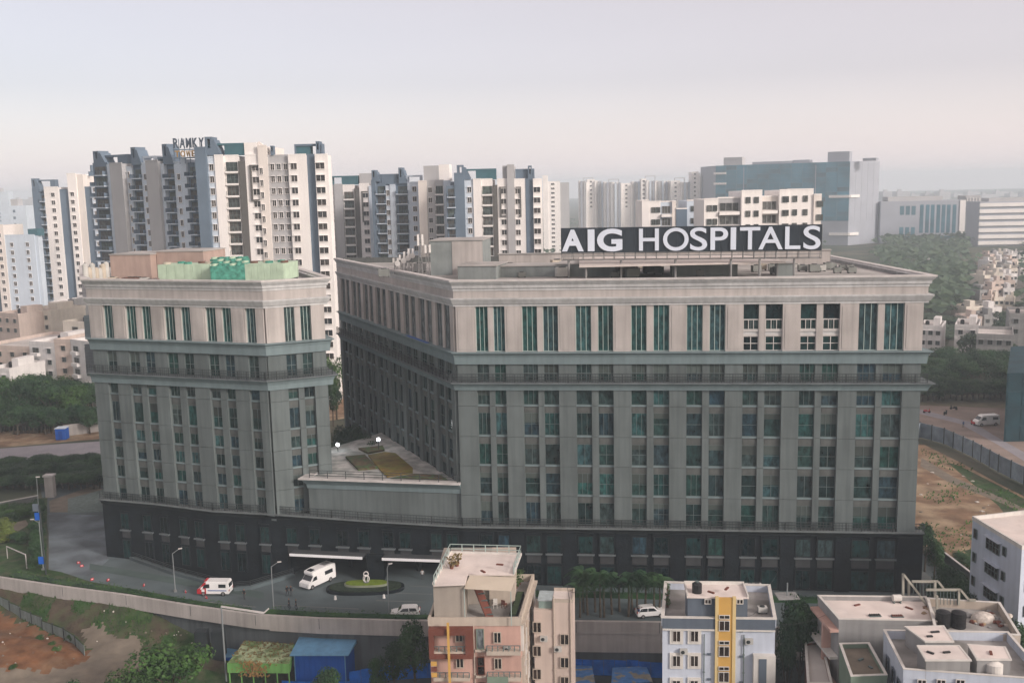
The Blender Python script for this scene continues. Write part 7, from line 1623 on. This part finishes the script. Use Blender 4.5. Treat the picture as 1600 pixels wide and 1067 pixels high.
for s_ in (-1, 1): mb = MB(); mb.box(-2.2, 0.9, s_*0.985-0.004, s_*0.985+0.004, .85, 1.0); mb.build('blue_stripe', mat('ambulance_stripe', (0.05, 0.12, 0.35), var=0), t, local=True); g_ = MB(); g_.box(1.4, 1.9, s_*1.01-.005, s_*1.01+.005, .7, 1.15); g_.build('emblem', M['car_white'], t, local=True)
p = at_z(496, 912, 0); t = vehicle('camper_van', 'big white high-roofed van turning in front of the entrance', 'van', (p.x, p.y, 0), PI+0.95, 'camper'); t.scale = (.82, .82, .82); mb = MB(); mb.box(0.9, 1.7, -.5, .5, 2.85, 2.98); mb.build('roof_hatch', M['car_gl'], t, local=True); mb = MB(); mb.box(-2.6, -1.2, -.6, .6, 2.93, 3.05); mb.build('roof_unit', M['rim'], t, local=True)
p = at_z(634, 962, 0); vehicle('parked_car', 'white car behind the hedge, just left of the pink apartment house', 'car', (p.x, p.y, 0), PI+0.02, 'car').scale = (.82, .82, .85)
p = at_z(1018, 968, 0); vehicle('parked_car', 'white car half hidden behind the palms beside the pale blue house', 'car', (p.x, p.y+1.2, 0), 0.15, 'car').scale = (.82, .82, .85)
p = at_z(1541, 664, 0); vehicle('parked_car', 'white car parked on the dusty ground beyond the blue fence', 'car', (p.x, p.y, 0), PI+0.1, 'van')
for k, (px, py) in enumerate(((1448, 645), (1477, 648), (1520, 664), (1490, 640))):
    p = at_z(px, py, 0); t = thing('scooter', ('scooter', 'scooter', 'scooter', 'scooter')[k]+' on the dusty lane, %s' % ('nearest the right block', 'second from the right block', 'left of the white van-like car', 'farthest up the lane')[k], 'scooter', (p.x, p.y, 0), 'scooters on the dusty lane', k*0.8)
    for x in (-.6, .6): mb = MB(); mb.tube((x, -.06, .28), (x, .06, .28), .28, n=12); mb.build('wheel', M['tyre'], t, local=True)
    mb = MB(); slab(mb, [(-.75, .4), (-.7, .8), (0, .78), (.1, .45), (.45, .5), (.6, .95), (.7, .95), (.6, .35), (0, .3)], .3, .26, .5); mb.build('body', M['stone2'] if k % 2 else M['car_red'], t, local=True); mb = MB(); mb.box(.55, .62, -.3, .3, .98, 1.03); mb.build('handlebar', M['tyre'], t, local=True)

# ================================================================= PEOPLE
def person_mesh(seed, shirt, trousers):
    r = random.Random(seed); st = r.uniform(0.05, 0.2)
    V = [(0, 0, .95), (0, 0, 1.15), (0, 0, 1.38), (0, 0, 1.50), (0, 0.01, 1.60), (0, 0.0, 1.70), (.2, 0, 1.42), (.27, .02, 1.15), (.25, -.12, .92), (-.2, 0, 1.42), (-.27, .03, 1.15), (-.24, -.1, .92), (.1, 0, .90), (.12, -st, .5), (.12, st*.2, .08), (.13, -.12, .03), (-.1, 0, .90), (-.12, st*.4, .5), (-.12, st, .08), (-.13, st-.15, .03)]
    E_ = [(0, 1), (1, 2), (2, 3), (3, 4), (4, 5), (2, 6), (6, 7), (7, 8), (2, 9), (9, 10), (10, 11), (0, 12), (12, 13), (13, 14), (14, 15), (0, 16), (16, 17), (17, 18), (18, 19)]
    R = [.14, .14, .15, .06, .095, .085, .06, .048, .035, .06, .048, .035, .09, .065, .045, .04, .09, .065, .045, .04]
    me = bpy.data.meshes.new('body'); me.from_pydata(V, E_, []); o = bpy.data.objects.new('tmp', me); C.objects.link(o); o.modifiers.new('s', 'SKIN'); 
    for i, v in enumerate(me.skin_vertices[0].data): v.radius = (R[i], R[i]*.8)
    me.skin_vertices[0].data[0].use_root = True; m_ = o.modifiers.new('u', 'SUBSURF'); m_.levels = 1; bpy.context.view_layer.update()
    out_ = bpy.data.meshes.new_from_object(o.evaluated_get(bpy.context.evaluated_depsgraph_get())); bpy.data.objects.remove(o)
    out_.materials.clear()
    for mm in (M['p_skin'], shirt, trousers, M['p_hair']): out_.materials.append(mm)
    for pl in out_.polygons:
        c = pl.center; pl.material_index = 3 if (c.z > 1.68 or (c.z > 1.58 and c.y > .04)) else 0 if (c.z > 1.47 or (abs(c.x) > .2 and c.z < 1.12)) else 1 if c.z > .93 else 2
        pl.use_smooth = True
    out_.name = 'body'; return out_
M['p_skin'] = mat('skin', (0.25, 0.13, 0.08), var=0); M['p_hair'] = mat('dark_hair', (0.012, 0.01, 0.01), var=0)
cl = [mat('dark_clothes', (0.02, 0.022, 0.028), var=0.1), mat('white_shirt', (0.5, 0.5, 0.5), var=0.05), mat('blue_shirt', (0.06, 0.12, 0.25), var=0.05), mat('grey_trousers', (0.06, 0.06, 0.065), var=0.05)]
pm = [person_mesh(1, cl[0], cl[3]), person_mesh(2, cl[0], cl[0]), person_mesh(3, cl[1], cl[3]), person_mesh(4, cl[2], cl[0])]
for px, py, k, lb in ((382, 936, 0, 'person in dark clothes standing right of the ambulance, near the court wall'), (449, 931, 1, 'person in dark clothes, left one of the two left of the big van'), (455, 931, 0, 'person in dark clothes, right one of the two left of the big van'), (452, 951, 1, 'person in dark clothes by the hedge below the lamp post'), (463, 952, 1, 'person in dark clothes by the hedge, right of the lamp post'), (660, 905, 2, 'person in a white shirt standing at the entrance under the right canopy'), (1003, 965, 2, 'person in a white shirt by the palms beside the white car'), (998, 966, 3, 'person in a blue shirt by the palms beside the white car'), (1505, 668, 3, 'person in a blue shirt on the dusty ground beyond the fence')):
    p = at_z(px, py, 0); t = thing('person', lb, 'person', (p.x, p.y, 0), None, rt.uniform(0, 6)); obj('body', pm[k], t, local=True); t.scale = (.88, .88, .88)

# ================================================================= STREET FURNITURE
M['galv'] = mat('galvanised_steel', (0.20, 0.22, 0.23), rough=0.5, var=0.05)
def lamp_post(px, py, pyt, label, arm=0.9, heads=1, z=0.0, rz=0.5):
    p = at_z(px, py, z); h = height_at(pyt, p.x, p.y)-z; t = thing('street_lamp', label, 'street lamp', (p.x, p.y, z), None, rz)
    mb = MB(); mb.tube((0, 0, 0), (0, 0, h-.5), .085, .05, n=10).tube((0, 0, h-.5), (arm, 0, h), .04, n=8); mb.build('pole', M['galv'], t, local=True)
    mb = MB(); mb.box(arm-.1, arm+.4, -.11, .11, h-.04, h+.06); mb.build('lamp_head', M['lip'], t, local=True); mb = MB(); mb.box(-.2, .2, -.2, .2, 0, .3); mb.build('base', M['kerb'], t, local=True)
lamp_post(274, 924, 860, 'street lamp left of the ambulance, behind the hedge'); lamp_post(428, 956, 880, 'street lamp between the ambulance and the big white van', rz=0.3); lamp_post(608, 962, 882, 'street lamp in front of the entrance island, near the white car', 0.3); lamp_post(984, 958, 905, 'lamp post among the palms before the right block', 0.3)
lamp_post(68, 890, 812, 'thin lamp post by the side drive next to the banner mast', 0.8, rz=PI); 
BM = thing('banner_mast', 'tall dark mast with blue banners at the corner of the side drive', 'mast', at_z(72, 898, 0)); p = BM.location; h = height_at(790, p.x, p.y)
mb = MB(); mb.tube((0, 0, 0), (0, 0, h), .12, n=10); mb.build('pole', M['rail'], BM, local=True)
for z, w_, m_ in ((h*.16, .9, 'sh_blue'), (h-.9, 1.0, 'blu_dk'), (h-2.2, .8, 'sh_blue')): mb = MB(); mb.box(-w_, -.13, -.03, .03, z, z+1.1); mb.build('banner', M[m_], BM, local=True)
PO = thing('signal_pole', 'thin pale pole leaning beside the gate pillar at the left', 'pole', at_z(64, 855, 0)); p = PO.location; top = at_y(57, 745, p.y); mb = MB(); mb.tube((p.x, p.y, 0), top, .05, .035); mb.build('shaft', M['galv'], PO); mb = MB(); mb.box(top.x-.1, top.x+.5, top.y-.07, top.y+.07, top.z-.06, top.z+.08); mb.build('head', M['lip'], PO)
GT = thing('gantry', 'grey gantry post with a long pale bar rising past the beige parapet', 'gantry', (at_y(350, 1010, 114.5).x, 114.5, -5)); p = GT.location; ztp = at_y(350, 947, 114.5).z
mb = MB(); mb.tube((p.x, p.y, -6.2), (p.x, p.y, ztp), .10, n=10); mb.build('post', M['galv'], GT); e1 = at_y(412, 957, 113.8); mb = MB(); mb.bar((p.x, p.y, ztp), e1, .16, .2); mb.build('bar', M['lip'], GT); e2 = at_y(420, 950, 113.9); mb = MB(); mb.bar(e1, e2, .12, .14); mb.build('bar_end', M['lip'], GT)
GF = thing('goal_frame', 'thin white frame standing on the park lawn', 'frame', at_z(42, 888, 0)); a_, b_ = at_z(12, 872, 0), at_z(42, 888, 0); mb = MB(); mb.tube(a_, a_+Vector((0, 0, 1.9)), .07).tube(b_, b_+Vector((0, 0, 2.2)), .08).bar(a_+Vector((0, 0, 1.9)), b_+Vector((0, 0, 2.15)), .12); mb.build('frame', M['lip'], GF)
for k, (px, py) in enumerate(((123, 880), (128, 885), (144, 906), (169, 907), (225, 915), (290, 925), (322, 934))):
    p = at_z(px, py, 0); t = thing('road_barrier', 'small red and white road barrier on the forecourt, number %s from the left' % ('one', 'two', 'three', 'four', 'five', 'six', 'seven')[k], 'barrier', (p.x, p.y, 0), 'red barriers on the forecourt', k*.4)
    mb = MB(); slab(mb, [(-.55, 0), (-.5, .75), (.5, .75), (.55, 0)], .4, .15, .1); mb.build('body', M['car_red'], t, local=True); mb = MB(); mb.box(-.3, .3, -.2, .2, .32, .5); mb.build('white_band', M['car_white'], t, local=True); t.scale = (.42, .42, .42)
for k, (px, py) in enumerate(((524, 936), (600, 934))): p = at_z(px, py, 0); t = thing('road_marker', ('low white kerb marker left of the entrance island front', 'low white kerb marker right of the entrance island front')[k], 'marker', (p.x, p.y, 0)); mb = MB(); mb.tube((0, 0, 0), (0, 0, .5), .2, .12); mb.build('stud', M['white'], t, local=True)
PA = thing('planter_stand', 'flat grey canopy on a pole right of the pale blue house', 'canopy', (at_y(1230, 925, 107).x, 107, -6)); p = PA.location; z_ = at_y(1230, 930, 107).z; mb = MB(); mb.tube((p.x, p.y, -6.2), (p.x, p.y, z_+1.5), .08); mb.build('pole', M['galv'], PA); mb = MB(); mb.box(p.x-1.2, p.x+1.2, p.y-1, p.y+1, z_-.1, z_); mb.build('roof', M['h_grey'], PA)
# stones and litter on the earth
for k in range(60):
    px, py = r_.choice(((r_.uniform(0, 125), r_.uniform(970, 1045)), (r_.uniform(150, 300), r_.uniform(965, 1000)))); p = at_z(px, py, -3); z_ = ter(p.x, p.y)
    t = thing('stone', 'small pale stone or litter on the earth below the parapet', 'stone', (p.x, p.y, z_), 'stones and litter on the lower earth', r_.uniform(0, 3)); b_ = bmesh.new(); bmesh.ops.create_icosphere(b_, subdivisions=1, radius=r_.uniform(.06, .2)); me = bpy.data.meshes.new('stone'); b_.to_mesh(me); b_.free(); me.materials.append(r_.choice((rub[0], M['dirt'], M['dirt']))); obj('lump', me, t, local=True)
for k in range(40):
    px, py = r_.uniform(1438, 1590), r_.uniform(715, 850)
    if py < 700+(px-1436)*0.6: continue
    p = at_z(px, py, 0); t = thing('stone', 'pale stone or litter scattered on the vacant earth lot', 'stone', (p.x, p.y, 0), 'stones and litter on the vacant lot', r_.uniform(0, 3)); b_ = bmesh.new(); bmesh.ops.create_icosphere(b_, subdivisions=1, radius=r_.uniform(.12, .4)); 
    for v in b_.verts: v.co.z = max(0, v.co.z)*.6; v.co.x *= r_.uniform(.8, 1.6)
    me = bpy.data.meshes.new('stone'); b_.to_mesh(me); b_.free(); me.materials.append(r_.choice((rub[0], M['dirt']))); obj('lump', me, t, local=True)

# ---- small roof sign on the tower behind
TS = thing('tower_sign', 'dark rooftop lettering on the tower behind the left block, two lines of capitals', 'sign', (at_y(290, 235, 262).x, 262, 60))
a, b = at_y(268, 225, 262), at_y(322, 222, 262); g = Face((a.x, 262), (b.x, 261.5)); M['sgn'] = mat('tower_sign_letters', (0.06, 0.08, 0.11), var=0.1); M['sgn2'] = mat('tower_sign_gold_letters', (0.36, 0.22, 0.08), var=0.1)
def line(s, xa, xb, yt, yb, m, zfix):
    n = len(s); t0 = g.tz(xa, (yt+yb)/2)[0]; t1 = g.tz(xb, (yt+yb)/2)[0]; zz1 = g.tz(xa, yt)[1]; zz0 = g.tz(xa, yb)[1]; st = (t1-t0)/n
    for i, ch in enumerate(s): letter(g, ch, t0+st*i+st*.09, t0+st*(i+.93), zz0, zz1, TS, m, 0.09, ext=0.15)
line('RAMKY', 270, 320, 216.5, 232, M['sgn'], 0); line('TOWERS', 273, 325, 236, 246, M['sgn2'], 0)
zz = g.tz(290, 234)[1]; mb = MB(); mb.bar(g.p(0.3, -0.1, zz), g.p(g.L, -0.1, zz), .3); mb.bar(g.p(0.3, -0.1, g.tz(290, 247)[1]), g.p(g.L, -0.1, g.tz(290, 247)[1]), .3)
for k in range(7): t_ = 0.4+k*(g.L-.6)/6; mb.bar(g.p(t_, -.25, g.tz(290, 256)[1]), g.p(t_, -.25, g.tz(290, 217)[1]), .16)
mb.build('support_frame', M['tw_dark'], TS)

# ================================================================= HAZE
hz = MB(); hz.box(-3700, 3700, -1700, 4700, -9.0, 84); o = hz.build('haze', [mat('haze_placeholder', (1, 1, 1), var=0)]); o['kind'] = 'stuff'
m = bpy.data.materials.new('haze_air'); m.use_nodes = True; n = m.node_tree; n.nodes.clear(); oo = n.nodes.new('ShaderNodeOutputMaterial'); pv = n.nodes.new('ShaderNodeVolumePrincipled')
pv.inputs['Color'].default_value = (0.80, 0.91, 1.0, 1); pv.inputs['Density'].default_value = 0.00038; pv.inputs['Anisotropy'].default_value = 0.0
n.links.new(pv.outputs[0], oo.inputs['Volume']); o.data.materials.clear(); o.data.materials.append(m)

# ---- things of one group that would share a label are told apart by their order in the picture
ORD = ['leftmost', 'second from the left', 'third from the left', 'fourth from the left', 'fifth from the left', 'sixth from the left', 'seventh from the left', 'eighth from the left', 'ninth from the left', 'tenth from the left']
def ordinal(i, n):
    if i < 10: return ORD[i]
    j = n-1-i
    if j < 10: return 'rightmost' if j == 0 else ORD[j].replace('left', 'right')
    tens = ['', 'ten', 'twenty', 'thirty', 'forty', 'fifty'][(i+1)//10]; ones = ['', 'one', 'two', 'three', 'four', 'five', 'six', 'seven', 'eight', 'nine'][(i+1) % 10]
    s = tens+('-'+ones if ones else ''); s = {'ten-one': 'eleven', 'ten-two': 'twelve', 'ten-three': 'thirteen', 'ten-four': 'fourteen', 'ten-five': 'fifteen', 'ten-six': 'sixteen', 'ten-seven': 'seventeen', 'ten-eight': 'eighteen', 'ten-nine': 'nineteen'}.get(s, s)
    return '%s places in from the left' % s
bpy.context.view_layer.update()
from collections import defaultdict
gr = defaultdict(list)
for o in C.objects:
    if o.parent is None and 'label' in o and 'group' in o: gr[(o['group'], o['label'])].append(o)
for (g_, l_), os_ in gr.items():
    if len(os_) < 2: continue
    os_.sort(key=lambda o: o.location.x/max(1, o.location.y))
    for i, o in enumerate(os_):
        w_ = l_.split(); suf = ', '+ordinal(i, len(os_)); k = 16-len(suf.split()); lab_ = w_[:k]
        while lab_ and lab_[-1].lower() in ('the', 'of', 'a', 'in', 'and', 'by', 'at', 'on', 'between', 'from', 'with', 'before', 'behind', 'beyond', 'before', 'beside', 'under', 'to', 'left', 'right', 'pale', 'hazy', 'along', 'among', 'dark', 'two', 'dense', 'grey', 'roof', 'or', 'dusty'): lab_.pop()
        o['label'] = ' '.join(lab_).rstrip(',')+suf
